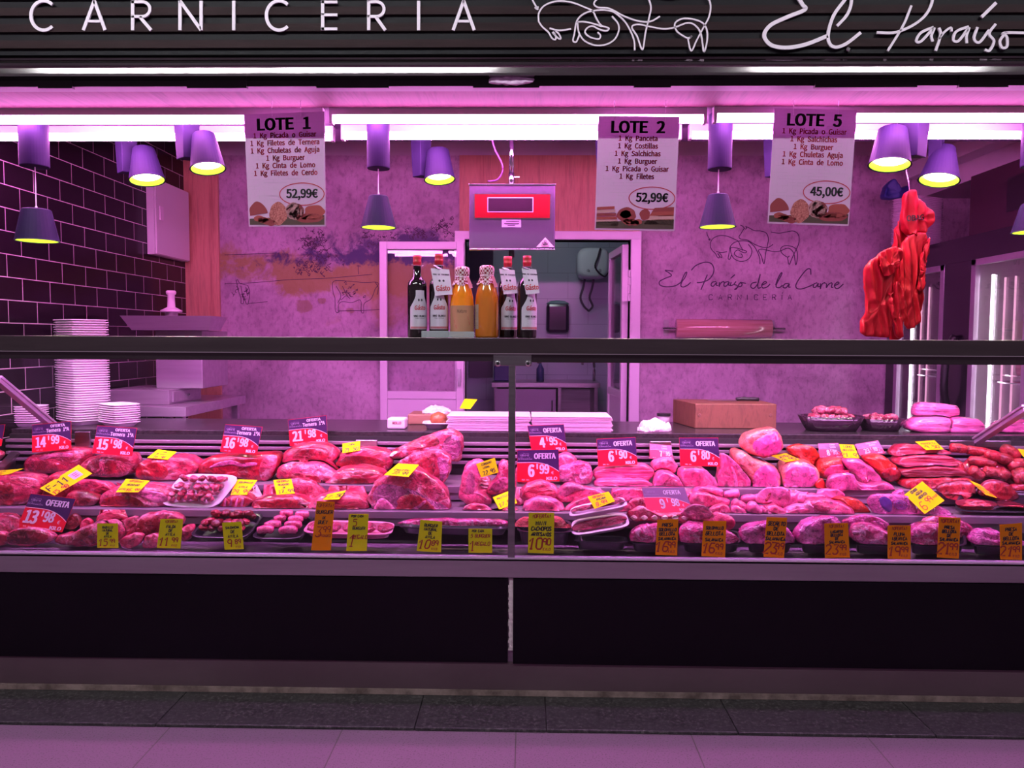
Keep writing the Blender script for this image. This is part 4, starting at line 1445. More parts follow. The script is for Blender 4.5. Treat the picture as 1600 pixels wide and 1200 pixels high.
def flush():
    for Yf, _, (name, label, cat, out, mat, depth, cut, faces, group, amp, freq, pleat, pf, n, grow, post, deck, top, on_) in sorted(QUEUE, key=lambda q: q[:2]):
        _seed[0] += 3.71
        rr, zmin = blob_mesh(out, Yf, depth, cut, amp, freq, n, pleat, pf, seed=_seed[0], grow=grow)
        lo = [min(p[i] for r in rr for p in r) for i in range(3)]
        hi = [max(p[i] for r in rr for p in r) for i in range(3)]
        for k, r in enumerate(rr):
            for j in range(len(r)):
                p = settle(settle(r[j], lo, hi), lo, hi)
                if deck:
                    p.z = max(p.z, deck_z(p.x, p.y) + 0.002)
                    p.y = min(max(p.y, YG + 0.012), Y4 - 0.049)
                elif top is not None:
                    p.z = max(p.z, top + 0.001)
                if on_:
                    p = on_tray(p, on_)
                r[j] = p
        mb = MB().rings(rr)
        o = mb.build(name, mat, smooth=True)
        cx = sum(p.x for p in rr[5]) / n
        recenter(o, (cx, Yf + depth * 0.4, zmin))
        tag(o, label, cat, group)
        bvh = solid(mb)
        BODIES.append((mb.v, mb.f))
        for fc in faces:
            fn, fm, poly = fc[:3]
            fb = face_patch(bvh, poly, Yf, *(fc[3:]))
            if fb:
                if deck:
                    for p in fb.v:
                        p.z = max(p.z, deck_z(p.x, p.y) + 0.003)
                fb.build(fn, fm, o, smooth=True)
                BODIES.append((fb.v, fb.f))
        if post:
            post(o, bvh)
    QUEUE.clear()


G_B = 'beef joints on the left half of the counter'
G_P = 'pork pieces on the right half of the counter'
# ------------------------------------------------------------------ left half, back row
cutm('veal_joint', 'pale veal joint at the left edge beyond the slanted steel divider', 'meat', [(-52, 706), (-24, 700), (-8, 702), (2, 709), (-9, 722), (-24, 729), (-52, 731)], FATTY, 3, 3.31, 0.06)
cutm('beef_joint', 'lobed beef joint directly under the 14,99 offer card', 'meat', [(36, 735), (41, 719), (56, 709), (82, 703), (116, 700), (138, 705), (136, 722), (128, 733), (108, 739), (75, 740), (50, 740)], VEAL, 3, None, 0.16,
     faces=(('lean_lobe', BEEF, [(40, 733), (48, 722), (75, 720), (102, 728), (108, 737), (70, 739)]), ('fat_layer', FAT, [(62, 715), (85, 708), (112, 708), (110, 714), (85, 714), (66, 719)])))
cutm('beef_joint', 'beef joint with an oval cut face under the 15,98 offer card', 'meat', [(118, 738), (130, 722), (150, 712), (178, 710), (205, 711), (210, 728), (203, 742), (172, 746), (140, 744)], VEAL, 3, 3.27, 0.17,
     faces=(('cut_face', BEEF, [(133, 736), (140, 722), (158, 714), (180, 716), (196, 728), (196, 740), (170, 744), (145, 743)]),))
cutm('beef_joint', 'beef joint with a round lean face and folded flap beside the 15,98 card', 'meat', [(211, 738), (218, 723), (240, 716), (285, 712), (306, 721), (311, 732), (296, 746), (268, 752), (235, 751), (214, 747)], VEAL, 3, 3.26, 0.16,
     faces=(('cut_face', LEAN, [(212, 738), (218, 724), (238, 717), (254, 724), (263, 738), (255, 748), (235, 750), (215, 746)]),))
cutm('beef_joint', 'long glossy beef joint with white fat streaks under the 16,98 card', 'meat', [(304, 738), (314, 722), (332, 713), (360, 709), (400, 708), (430, 708), (437, 716), (430, 735), (418, 752), (405, 756), (378, 748), (340, 744)], LEAN, 3, 3.27, 0.17,
     faces=(('fat_streak', FAT, [(326, 731), (340, 723), (362, 719), (378, 724), (398, 722), (401, 727), (378, 730), (362, 725), (345, 727)], 0.004), ('membrane', FATTY, [(408, 748), (405, 730), (415, 714), (432, 712), (430, 732), (418, 750)])))
cutm('beef_joint', 'pale topped beef joint lying under the violet glossed one, below the 21,98 card', 'meat', [(432, 745), (436, 730), (456, 724), (495, 723), (515, 729), (520, 738), (506, 757), (497, 760), (470, 752), (448, 748)], FATTY, 3, 3.255, 0.16,
     faces=(('cut_face', BEEF, [(443, 746), (458, 739), (480, 741), (498, 746), (500, 757), (480, 751), (455, 747)]),))
cutm('beef_joint', 'violet glossed beef joint on top of another, under the 21,98 card', 'meat', [(437, 722), (445, 706), (460, 696), (485, 692), (510, 695), (525, 704), (527, 714), (518, 721), (500, 723), (460, 723)], VEAL, 3, 3.31, 0.15,
     faces=(('cut_face', BEEF, [(458, 720), (462, 706), (478, 700), (505, 702), (512, 714), (490, 720), (475, 723)]),))
cutm('topside_joint', 'smooth topside joint with dark lower edge, upper of the stacked pair', 'meat', [(522, 725), (528, 712), (541, 703), (570, 699), (600, 702), (612, 711), (612, 726), (604, 736), (592, 732), (560, 730), (535, 731)], VEAL, 3, 3.33, 0.14,
     faces=(('cut_face', LEAN, [(525, 727), (531, 717), (551, 712), (580, 714), (604, 724), (601, 731), (570, 728), (545, 729)]),))
cutm('topside_joint', 'smooth topside joint with dark front face, lower of the stacked pair', 'meat', [(503, 760), (515, 748), (526, 735), (546, 730), (575, 730), (598, 736), (600, 746), (590, 756), (575, 767), (545, 768), (520, 766)], VEAL, 3, 3.24, 0.17,
     faces=(('cut_face', LEAN, [(513, 759), (526, 749), (545, 746), (572, 749), (576, 762), (550, 766), (525, 765)]),))
# ribs
cutm('rib_roast', 'long rib roast with plastic wrapped end, topmost at the back below the paper sheets', 'meat', [(605, 713), (612, 705), (640, 692), (665, 681), (690, 673), (706, 670), (718, 678), (725, 692), (722, 706), (716, 722), (705, 718), (690, 714), (660, 709), (640, 713), (615, 716)], FATTY, 3, 3.34, 0.13, amp=0.008,
     faces=(('lean_eye', BEEF, [(637, 704), (641, 691), (662, 685), (680, 681), (686, 694), (664, 700)]), ('bone_end', BONE, [(609, 711), (616, 705), (621, 707), (613, 713)]), ('dry_fat', DRYFAT, [(690, 700), (700, 682), (716, 684), (720, 704), (710, 718), (696, 712)])))
cutm('rib_roast', 'middle rib roast with a round red eye behind the large front one', 'meat', [(620, 728), (640, 713), (665, 705), (690, 707), (703, 718), (703, 736), (690, 757), (678, 760), (655, 758), (630, 752)], FATTY, 3, 3.225, 0.10, True, amp=0.007,
     faces=(('lean_eye', BEEF, [(652, 722), (664, 712), (677, 716), (679, 735), (672, 743), (660, 732)]), ('dry_fat', DRYFAT, [(684, 715), (698, 720), (700, 738), (690, 752), (686, 735)])))
cutm('rib_roast', 'large rib roast with dark red eye and dry aged fat, nearest the glass', 'meat', [(578, 775), (583, 757), (600, 745), (622, 734), (640, 732), (655, 736), (682, 753), (698, 771), (703, 790), (700, 803), (690, 808), (640, 810), (600, 813), (585, 807), (580, 793)], FATTY, 2, 3.06, 0.13, True, amp=0.007,
     faces=(('dry_fat', DRYFAT, [(583, 792), (584, 768), (600, 756), (640, 764), (672, 780), (698, 792), (697, 803), (640, 808), (598, 811)]), ('lean_eye', BEEF, [(620, 790), (622, 778), (640, 771), (660, 776), (680, 794), (676, 804), (640, 806), (620, 801)], 0.007), ('fat_seam', FAT, [(636, 800), (655, 788), (664, 781), (667, 784), (658, 792), (642, 803)], 0.010),
            ('bone', FAT, [(582, 806), (586, 790), (596, 778), (610, 786), (618, 800), (604, 811), (590, 811)], 0.010)))
# lamb
cutm('lamb_rack', 'curved rack of lamb standing on the left of the yellow card', 'lamb', [(718, 780), (720, 757), (725, 732), (735, 721), (750, 719), (757, 730), (748, 750), (748, 768), (760, 776), (768, 786), (760, 792), (735, 790)], PORK, 2, 3.10, 0.13, amp=0.006,
     faces=(('fat_seam', FAT, [(728, 765), (730, 745), (738, 735), (742, 750), (740, 768), (732, 772)]),))
cutm('lamb_rack', 'curved rack of lamb standing against the centre post', 'lamb', [(760, 768), (764, 757), (776, 745), (781, 722), (793, 721), (804, 738), (805, 762), (786, 772), (768, 774)], PORK, 2, 3.16, 0.13, amp=0.006, faces=(('fat_seam', FAT, [(766, 764), (772, 754), (784, 746), (794, 748), (790, 760), (776, 768)]),))
def rib_bones(o, bvh):
    for k in range(5):
        a, c = P(752, 750 + k * 5, 3.195), P(763, 752 + k * 5, 3.195)
        MB().tube([a, (a + c) / 2 + V(0, -0.006, 0), c], 0.004, 6).build('rib_bone', BONE, o, smooth=True)
cutm('lamb_ribs', 'open lamb rib cage between the two curved racks', 'lamb', [(745, 748), (760, 744), (768, 752), (766, 772), (752, 774), (745, 764)], FATTY, 2, 3.235, 0.05, post=rib_bones)
cutm('lamb_chop', 'round lamb leg chop with a small ring bone in front of the left rack', 'lamb', [(722, 804), (728, 790), (745, 786), (760, 790), (770, 801), (760, 808), (736, 811)], PORK, 2, 3.055, 0.035, True, faces=(('cut_face', VEAL, [(726, 803), (732, 792), (746, 788), (758, 792), (765, 801), (756, 807), (738, 809)]), ('ring_bone', BONE, [(744, 800), (748, 795), (753, 798), (750, 803)], 0.006)))
cutm('lamb_piece', 'thin lamb piece lying under the yellow card at the centre post', 'lamb', [(770, 808), (785, 797), (800, 793), (809, 798), (806, 806), (790, 810)], PORK, 2, 3.05, 0.05)
# ------------------------------------------------------------------ left half, middle row
cutm('beef_joint', 'large shiny film wrapped beef joint cut by the left edge of the photo', 'meat', [(-55, 765), (-40, 748), (0, 742), (22, 740), (46, 743), (62, 752), (61, 775), (46, 788), (20, 795), (0, 797), (-45, 797)], VEAL, 2, 3.06, 0.16, faces=(('cut_face', BEEF, [(-40, 780), (-30, 757), (0, 753), (17, 756), (22, 772), (18, 790), (0, 794), (-30, 794)]),), amp=0.006)
cutm('beef_joint', 'dark rounded beef joint behind the pasted long yellow card', 'meat', [(63, 780), (64, 758), (75, 744), (90, 738), (99, 744), (104, 760), (100, 780), (82, 788)], BEEF, 2, 3.09, 0.12)
cutm('beef_slice', 'flat folded beef slice at the back below the 15,98 card joint', 'meat', [(107, 766), (110, 756), (126, 749), (150, 750), (168, 754), (186, 757), (182, 768), (150, 772), (120, 772)], VEAL, 2, 3.16, 0.05)
cutm('beef_joint', 'mottled red beef joint just behind the 13,98 card', 'meat', [(100, 785), (104, 772), (118, 768), (135, 770), (151, 777), (150, 787), (136, 800), (112, 805)], BEEF, 2, 3.06, 0.09)
cutm('beef_joint', 'broad beef joint with dark face and pale cap under the slanted 16 card', 'meat', [(153, 792), (157, 776), (172, 764), (200, 758), (235, 758), (262, 764), (272, 775), (262, 790), (240, 797), (214, 802), (166, 801)], FATTY, 2, 3.055, 0.15,
     faces=(('cut_face', LEAN, [(157, 792), (164, 779), (185, 775), (212, 778), (226, 790), (224, 800), (170, 801)]), ('fat_cap', FAT, [(205, 768), (225, 766), (252, 770), (262, 780), (246, 786), (225, 778)])))
cutm('beef_joint', 'scored beef joint with white fat lines beside the diced meat tray', 'meat', [(339, 796), (346, 783), (360, 775), (385, 774), (396, 782), (391, 793), (375, 799), (352, 801)], BEEF, 2, 3.075, 0.12, faces=tuple(('fat_line', FAT, [(348 + k * 9, 796), (343 + k * 9 + 8, 780), (346 + k * 9 + 8, 780), (351 + k * 9, 796)]) for k in range(4)))
cutm('beef_joint', 'oblong beef joint with a smooth dark face, lower of the pair at the 17 card', 'meat', [(392, 790), (396, 782), (415, 776), (440, 774), (470, 775), (489, 781), (490, 792), (482, 801), (450, 804), (412, 804), (396, 799)], VEAL, 2, 3.055, 0.13,
     faces=(('cut_face', LEAN, [(395, 790), (400, 782), (425, 778), (455, 778), (468, 787), (462, 799), (430, 802), (402, 799)]),))
cutm('beef_joint', 'red beef joint behind the upright yellow card, upper of the pair', 'meat', [(402, 776), (405, 765), (425, 757), (450, 752), (475, 749), (490, 755), (492, 768), (484, 778), (430, 778)], FATTY, 2, 3.13, 0.10)
cutm('marrow_bone', 'small sawn marrow bone beneath the tilted 29 card', 'bone', [(382, 773), (388, 765), (400, 764), (405, 770), (398, 776), (386, 777)], BONE, 2, 3.14, 0.06, amp=0.003)
cutm('beef_joint', 'beef joint with pale slope and dark face behind the tall orange card', 'meat', [(476, 797), (490, 781), (505, 774), (540, 771), (566, 774), (575, 785), (577, 800), (570, 811), (540, 813), (500, 809), (480, 804)], VEAL, 2, 3.05, 0.15,
     faces=(('cut_face', LEAN, [(512, 790), (540, 789), (556, 792), (564, 802), (558, 811), (515, 811)]),))
# ------------------------------------------------------------------ left half, front row
cutm('skirt_steak', 'fatty ridged skirt steak at the left edge in front of the steel lip', 'steak', [(-40, 815), (-20, 806), (0, 803), (22, 806), (31, 820), (22, 838), (0, 842), (-40, 842)], FATTY, 1, 2.922, 0.06, amp=0.008)
cutm('beef_steak', 'flat beef steak with a fine grained face under the 13,98 card', 'steak', [(9, 842), (18, 829), (45, 825), (70, 829), (86, 838), (78, 848), (45, 853), (16, 851)], FATTY, 1, 2.857, 0.05, faces=(('cut_face', BEEF, [(10, 842), (20, 830), (46, 826), (68, 831), (76, 840), (60, 849), (20, 850)]),))
cutm('beef_piece', 'dark beef piece low in the left corner behind the ledge', 'meat', [(-40, 838), (-10, 832), (7, 834), (9, 846), (2, 853), (-40, 853)], VEAL, 1, 2.862, 0.05)
cutm('beef_chunk', 'rounded beef chunk peeping out right of the 13,98 card', 'meat', [(104, 812), (112, 804), (122, 808), (125, 818), (113, 827), (103, 824)], BEEF, 1, 2.942, 0.04)
cutm('beef_chunk', 'small pale beef chunk beside the rounded one on the front shelf', 'meat', [(126, 816), (134, 809), (142, 816), (137, 826), (127, 827)], VEAL, 1, 2.942, 0.04)
cutm('beef_shank', 'beef shank cut with violet fat between the 13,98 and 15,99 cards', 'meat', [(84, 845), (92, 837), (112, 834), (125, 825), (148, 817), (158, 822), (160, 845), (150, 853), (122, 854), (98, 852)], FATTY, 1, 2.862, 0.09, amp=0.007, faces=(('cut_face', BEEF, [(122, 838), (134, 830), (152, 827), (154, 846), (134, 850)]),))
cutm('beef_shank', 'beef shank hidden behind the olive 15,99 card', 'meat', [(150, 822), (170, 813), (184, 816), (193, 832), (184, 848), (165, 850), (152, 840)], FATTY, 1, 2.922, 0.06)
cutm('beef_flank', 'pale beef flank at the back between the 15,99 and 11,99 cards', 'meat', [(183, 820), (203, 810), (214, 808), (214, 825), (200, 834), (184, 832)], FATTY, 1, 2.947, 0.04)
cutm('beef_joint', 'thick beef cut with dark oval face behind the 11,99 card', 'meat', [(211, 824), (220, 807), (243, 801), (262, 801), (281, 806), (285, 816), (270, 832), (238, 836), (216, 832)], FATTY, 1, 2.912, 0.075, faces=(('cut_face', BEEF, [(214, 822), (223, 808), (240, 805), (253, 812), (251, 829), (231, 831)]),))
cutm('beef_chunk', 'square beef chunk next to the olive 15,99 card', 'meat', [(187, 846), (203, 834), (221, 836), (219, 850), (205, 856), (190, 856)], VEAL, 1, 2.862, 0.045)
cutm('beef_chunk', 'fatty beef chunk just left of the 11,99 card', 'meat', [(221, 850), (230, 838), (247, 837), (252, 849), (240, 856), (224, 857)], FATTY, 1, 2.857, 0.045)
cutm('beef_chunk', 'beef chunk right of the 11,99 card beside the black tray', 'meat', [(284, 826), (296, 820), (303, 830), (296, 842), (285, 845)], VEAL, 1, 2.892, 0.05)

# ------------------------------------------------------------------ trays
def sq_ring(c4, s, z_off, n=40, e=5.0, nrm=None):
    """rounded square ring on the quad c4 = front-left, front-right, back-right, back-left"""
    out = []
    for i in range(n):
        t = 2 * pi * i / n
        cx, cy = cos(t), sin(t)
        r = (abs(cx) ** e + abs(cy) ** e) ** (-1 / e)
        u, v = 0.5 + 0.5 * cx * r * s[0], 0.5 + 0.5 * cy * r * s[1]
        p = (c4[0] * (1 - u) + c4[1] * u) * (1 - v) + (c4[3] * (1 - u) + c4[2] * u) * v
        out.append(p + nrm * z_off)
    return out


def tray_mesh(c4, h, inset, lip=0.008, th=0.003, n=40, e=5.0):
    c4 = [Vector(p) for p in c4]
    nrm = (c4[1] - c4[0]).cross(c4[3] - c4[0]).normalized()
    if nrm.z < 0:
        nrm = -nrm
    w, d = (c4[1] - c4[0]).length, (c4[3] - c4[0]).length
    S = lambda m: ((w - 2 * m) / w, (d - 2 * m) / d)
    mb = MB()
    mb.rings([sq_ring(c4, S(m), z, n, e, nrm) for m, z in ((inset + lip, -h), (lip, -0.003), (0.0, -0.003), (0, 0), (lip * 0.4, 0.001), (lip + th, -0.001), (inset + lip + th, -h + th))])
    return mb, nrm


def tray(name, label, px4, Yf, Yb, h, inset, mat, cat='tray', group=None, zf=None):
    c4 = [P(*px4[0], Yf), P(*px4[1], Yf), P(*px4[2], Yb), P(*px4[3], Yb)]
    n0 = (c4[1] - c4[0]).cross(c4[3] - c4[0]).normalized()
    low = min((q.z - deck_z(q.x, q.y + (0.03 if q.y < Yb - 0.01 else -0.03)) - 0.0015) / abs(n0.z) for q in c4)
    h = min(h, max(low, 0.006))
    mb, nrm = tray_mesh(c4, h, inset)
    o = mb.build(name, mat, smooth=True)
    TRAYS.append((c4, nrm, h))
    o.modifiers.new('edge', 'EDGE_SPLIT').split_angle = radians(40)
    recenter(o, sum((c - nrm * h for c in c4), Vector()) / 4)
    tag(o, label, cat, group)
    BODIES.append((mb.v, mb.f))
    return o, c4, nrm


def lumps(c4, n_u, n_v, r, mat, name, label, cat, group, h0=0.0, jit=0.3, seed=1, sx=1.0, hgt=0.8):
    """single pieces lying in a tray: one is shaped, the others are its copies"""
    rr = random.Random(seed)
    first = None
    nrm = (c4[1] - c4[0]).cross(c4[3] - c4[0]).normalized()
    if nrm.z < 0:
        nrm = -nrm
    for j in range(n_v):
        for i in range(n_u):
            u = (i + 0.5 + rr.uniform(-jit, jit) * 0.5) / n_u * 0.80 + 0.10
            v = (j + 0.5 + rr.uniform(-jit, jit) * 0.5) / n_v * 0.78 + 0.11
            p = (c4[0] * (1 - u) + c4[1] * u) * (1 - v) + (c4[3] * (1 - u) + c4[2] * u) * v + nrm * (h0 + rr.uniform(0, 0.006))
            if first is None:
                bm = bmesh.new()
                bmesh.ops.create_icosphere(bm, subdivisions=3, radius=1.0)
                for vv in bm.verts:
                    d = noise.noise_vector(vv.co * 1.3 + V(seed, 0, 0)) * 0.28 + noise.noise_vector(vv.co * 3.1) * 0.08
                    vv.co = V((vv.co.x + d.x) * r * sx, (vv.co.y + d.y) * r, (vv.co.z + d.z) * r * hgt)
                me = bpy.data.meshes.new(name)
                bm.to_mesh(me)
                bm.free()
                me.polygons.foreach_set('use_smooth', [True] * len(me.polygons))
                me.materials.append(mat)
                first = bpy.data.objects.new(name, me)
                COL.objects.link(first)
                tag(first, label, cat, group)
                o = first
            else:
                o = dup(first)
            o.location = p
            o.rotation_euler = (rr.uniform(-0.4, 0.4), rr.uniform(-0.4, 0.4), rr.uniform(0, 6.28))
            k = rr.uniform(0.85, 1.12)
            o.scale = (k, k, k)


o, c4, nn = tray('foam_tray', 'white foam tray heaped with diced fatty beef in the middle row', ((247, 790), (337, 795), (378, 742), (283, 740)), 3.058, 3.15, 0.016, 0.012, M['foam'])
lumps(c4, 6, 4, 0.0145, FATTY, 'beef_cube', 'diced fatty beef cube in the white foam tray', 'meat', 'diced beef cubes in the white tray', 0.012, 0.12, 4, 1.1)
lumps(c4, 5, 3, 0.0145, FATTY, 'beef_cube', 'diced fatty beef cube in the white foam tray', 'meat', 'diced beef cubes in the white tray', 0.030, 0.15, 5, 1.1)
o, c4, nn = tray('black_tray', 'black foam tray of red stewing beef behind the 9,89 card', ((291, 839), (386, 841), (416, 801), (334, 799)), 2.862, 3.015, 0.032, 0.012, TRAYBLK, group='black foam trays in the front row')
lumps(c4, 5, 3, 0.0155, BEEF, 'beef_strip', 'red stewing beef strip in the black tray at the 9,89 card', 'meat', 'stewing beef strips', 0.010, 0.1, 6, 1.35)
lumps(c4, 4, 2, 0.0155, BEEF, 'beef_strip', 'red stewing beef strip in the black tray at the 9,89 card', 'meat', 'stewing beef strips', 0.028, 0.1, 7, 1.35)
o, c4, nn = tray('black_tray', 'black foam tray of pink sausages left of the tall orange card', ((387, 841), (471, 842), (494, 806), (432, 804)), 2.862, 3.01, 0.032, 0.012, TRAYBLK, group='black foam trays in the front row')


def link(name, label, cat, A, B, r, mat, bend=0.0, group=None, seg=14, wob=0.08):
    A, B = Vector(A), Vector(B)
    _seed[0] += 1.3
    pts, rad = [], []
    for i in range(seg + 1):
        t = i / seg
        e = min(1.0, (sqrt(max(0.0, 1 - (2 * t - 1) ** 6))))
        pts.append(A.lerp(B, t) + V(0, 0, bend * sin(pi * t)))
        rad.append(max(0.0012, r * e * (1 + wob * noise.noise(V(t * 5, _seed[0], 0)))))
    mb = MB().tube(pts, rad, 14)
    for p in mb.v:
        p += noise.noise_vector(p * 45) * r * 0.07
        p.z = max(p.z, deck_z(p.x, p.y) + 0.002)
    o = mb.build(name, mat, smooth=True)
    recenter(o, A.lerp(B, 0.5) - V(0, 0, r))
    tag(o, label, cat, group)
    BODIES.append((mb.v, mb.f))
    solid(mb)
    return o


SAUS = meat('fresh_sausage', (0.72, 0.14, 0.22), (0.80, 0.24, 0.32), (0.86, 0.46, 0.50), 30, 0.66, 0.03, rough=0.2, bmp=0.15)
for i, (u0, v0, u1, v1) in enumerate(((0.1, 0.15, 0.42, 0.2), (0.14, 0.34, 0.46, 0.42), (0.22, 0.58, 0.44, 0.66), (0.2, 0.84, 0.5, 0.86), (0.52, 0.14, 0.88, 0.2), (0.54, 0.36, 0.9, 0.4), (0.52, 0.58, 0.84, 0.64), (0.58, 0.82, 0.9, 0.84))):
    q = [(c4[0] * (1 - u) + c4[1] * u) * (1 - v) + (c4[3] * (1 - u) + c4[2] * u) * v + nn * 0.016 for u, v in ((u0, v0), (u1, v1))]
    link('fresh_sausage', 'plump pink fresh sausage in the black tray', 'sausage', q[0], q[1], 0.0165, SAUS, 0.006, 'fresh sausages in the black tray')
PINKTRAY = plain('clear_pink_tray', (0.72, 0.24, 0.40), 0.15, coat=0.6)
o, c4, nn = tray('burger_tray', 'shallow pink tray of flat burgers behind the 5 for 1 card', ((470, 833), (612, 836), (618, 815), (486, 812)), 2.872, 2.975, 0.03, 0.012, PINKTRAY)
for k in range(5):
    u = 0.11 + k * 0.195
    p = c4[0] * (1 - u) + c4[1] * u + (c4[3] - c4[0]) * 0.5 + nn * 0.001
    mb = MB().lathe(p - nn * 0.008, [(0, 0.02), (0.0, 0.028), (0.004, 0.031), (0.012, 0.031), (0.015, 0.027), (0.016, 0.01)], nn, 24)
    for vv in mb.v:
        vv += noise.noise_vector(vv * 70) * 0.0015
    b_ = mb.build('burger', MINCE, smooth=True)
    recenter(b_, p)
    tag(b_, 'flat round raw burger lying in the shallow pink tray', 'burger', 'raw burgers in the pink tray')
o, c4, nn = tray('black_tray', 'black film wrapped tray across the base of the centre post', ((620, 824), (798, 828), (792, 812), (634, 810)), 2.862, 3.0, 0.030, 0.014, TRAYBLK, group='black foam trays in the front row')
cutm('wrapped_mince', 'flat film covered mince block in the black tray at the 10,89 card', 'minced meat', [(622, 824), (632, 814), (680, 811), (740, 812), (790, 815), (794, 826), (740, 828), (680, 826)], WRAP, 1, 2.887, 0.06, amp=0.003, tray=TRAYS[-1])

# ------------------------------------------------------------------ right half, back row
cutm('beef_cheek', 'dark marbled cheek at the back right of the 6,99 card, upper one', 'meat', [(860, 722), (872, 712), (885, 709), (897, 713), (902, 722), (890, 731), (866, 731)], PORK, 3, 3.36, 0.10)
cutm('pork_knuckle', 'film wrapped pork knuckle right of the 6,99 card', 'meat', [(868, 748), (874, 731), (893, 725), (905, 720), (919, 725), (925, 736), (925, 748), (918, 760), (900, 758), (880, 754)], WRAP, 3, 3.255, 0.10)
cutm('pork_slab', 'pale pork slab standing at the back of the 6,99 card', 'meat', [(806, 745), (810, 728), (830, 722), (862, 728), (866, 748), (850, 762), (815, 762)], PORK, 3, 3.27, 0.08)
cutm('pork_belly', 'streaky pork belly, upper of the two under the 6,90 card', 'pork belly', [(926, 745), (936, 735), (956, 730), (1000, 727), (1019, 732), (1022, 741), (1016, 748), (985, 749), (950, 749)], BELLY, 3, 3.29, 0.15, True)
cutm('pork_belly', 'streaky pork belly, lower of the two under the 6,90 card', 'pork belly', [(928, 760), (938, 751), (975, 750), (1005, 751), (1019, 758), (1014, 764), (980, 767), (943, 766)], BELLY, 3, 3.235, 0.17, True)
cutm('pork_loin', 'small pork loin end at the back below the grey 7,95 card', 'pork loin', [(1020, 729), (1026, 720), (1040, 717), (1054, 721), (1060, 730), (1054, 739), (1038, 741), (1024, 737)], SKIN, 3, 3.36, 0.12, True, faces=(('cut_face', LOIN, [(1022, 730), (1030, 722), (1044, 722), (1056, 731), (1050, 738), (1036, 739)]),))
cutm('pork_loin', 'pork loin with a white fat arch behind the 9,98 card', 'pork loin', [(1023, 760), (1026, 746), (1036, 739), (1050, 740), (1062, 748), (1068, 762), (1050, 768), (1030, 768)], SKIN, 3, 3.25, 0.14, True, faces=(('cut_face', LOIN, [(1036, 764), (1040, 752), (1054, 749), (1066, 762), (1052, 768)]),))
cutm('pork_loin', 'pork loin with a white fat cap under the 6,80 card', 'pork loin', [(1066, 755), (1065, 738), (1077, 731), (1098, 732), (1114, 744), (1122, 759), (1114, 766), (1092, 766), (1076, 767)], SKIN, 3, 3.245, 0.15, True, faces=(('cut_face', LOIN, [(1069, 757), (1070, 742), (1082, 736), (1098, 739), (1110, 752), (1112, 762), (1090, 764), (1074, 765)]),))
cutm('pork_chop', 'tall triangular pork chop leaning right of the 6,80 card', 'pork chop', [(1119, 757), (1125, 730), (1127, 713), (1136, 712), (1158, 730), (1171, 749), (1171, 762), (1152, 768), (1128, 766)], SKIN, 3, 3.25, 0.07, True, faces=(('cut_face', LOIN, [(1124, 756), (1130, 732), (1136, 720), (1154, 736), (1166, 752), (1164, 762), (1150, 765), (1130, 763)]), ('fat_seam', FAT, [(1148, 764), (1146, 745), (1142, 728), (1146, 732), (1152, 748), (1153, 764)], 0.006)))
cutm('ham', 'boiled ham log with orange rind, left of the pair in the right back row', 'ham', [(1150, 725), (1147, 708), (1158, 704), (1180, 716), (1200, 722), (1215, 732), (1220, 748), (1217, 763), (1200, 766), (1182, 767), (1172, 752)], CRUST, 3, 3.245, 0.20, faces=(('cut_face', HAM, [(1177, 763), (1178, 742), (1190, 729), (1205, 728), (1217, 739), (1219, 754), (1213, 764), (1195, 766)]),))
cutm('ham', 'boiled ham with a broad netted face, right of the pair below its orange card', 'ham', [(1223, 760), (1222, 735), (1232, 722), (1250, 719), (1268, 723), (1280, 738), (1279, 752), (1264, 765), (1236, 767)], CRUST, 3, 3.245, 0.19, faces=(('cut_face', HAM, [(1225, 760), (1225, 736), (1236, 725), (1252, 722), (1267, 727), (1277, 740), (1276, 752), (1262, 763), (1238, 765)]),))
cutm('ham', 'boiled ham end with orange crust lying on top of the two hams', 'ham', [(1158, 694), (1165, 681), (1180, 673), (1208, 669), (1218, 676), (1225, 697), (1215, 708), (1200, 716), (1182, 713), (1166, 706)], CRUST, 3, 3.275, 0.13, faces=(('cut_face', HAM, [(1176, 696), (1186, 685), (1213, 674), (1222, 699), (1206, 713), (1186, 712)]),))
cutm('paprika_loin', 'orange paprika pork loin at the back behind the right ham', 'pork loin', [(1232, 700), (1250, 695), (1270, 700), (1282, 712), (1292, 728), (1284, 735), (1262, 722), (1240, 712)], ADOBO, 3, 3.40, 0.07)
cutm('paprika_loin', 'orange paprika pork loin with a pink cut face beside the grey 8 card', 'pork loin', [(1280, 738), (1284, 724), (1296, 718), (1313, 716), (1325, 724), (1332, 736), (1314, 744), (1296, 749), (1284, 746)], ADOBO, 3, 3.30, 0.13, faces=(('cut_face', LOIN, [(1288, 740), (1296, 729), (1318, 726), (1330, 735), (1312, 743), (1296, 746)]),))
cutm('paprika_loin', 'rolled paprika loin lying right of the white speckled roll', 'pork loin', [(1350, 716), (1364, 711), (1380, 712), (1398, 727), (1409, 742), (1402, 751), (1388, 753), (1370, 737)], ADOBO, 3, 3.285, 0.13, faces=(('cut_face', SMOKE, [(1376, 742), (1386, 732), (1400, 732), (1408, 743), (1400, 750), (1388, 752)]),))
cutm('white_roll', 'pale speckled cooked meat roll between two orange loins', 'meat roll', [(1320, 722), (1329, 716), (1347, 719), (1366, 734), (1379, 751), (1370, 760), (1352, 759), (1334, 741)], HERB, 3, 3.27, 0.10)
cutm('herb_loin', 'flat herb flecked cooked loin lying across the front of the white roll', 'pork loin', [(1294, 757), (1299, 745), (1318, 740), (1334, 743), (1344, 753), (1362, 757), (1384, 753), (1398, 762), (1394, 773), (1370, 778), (1345, 783), (1320, 777), (1300, 768)], HERB, 3, 3.20, 0.065)
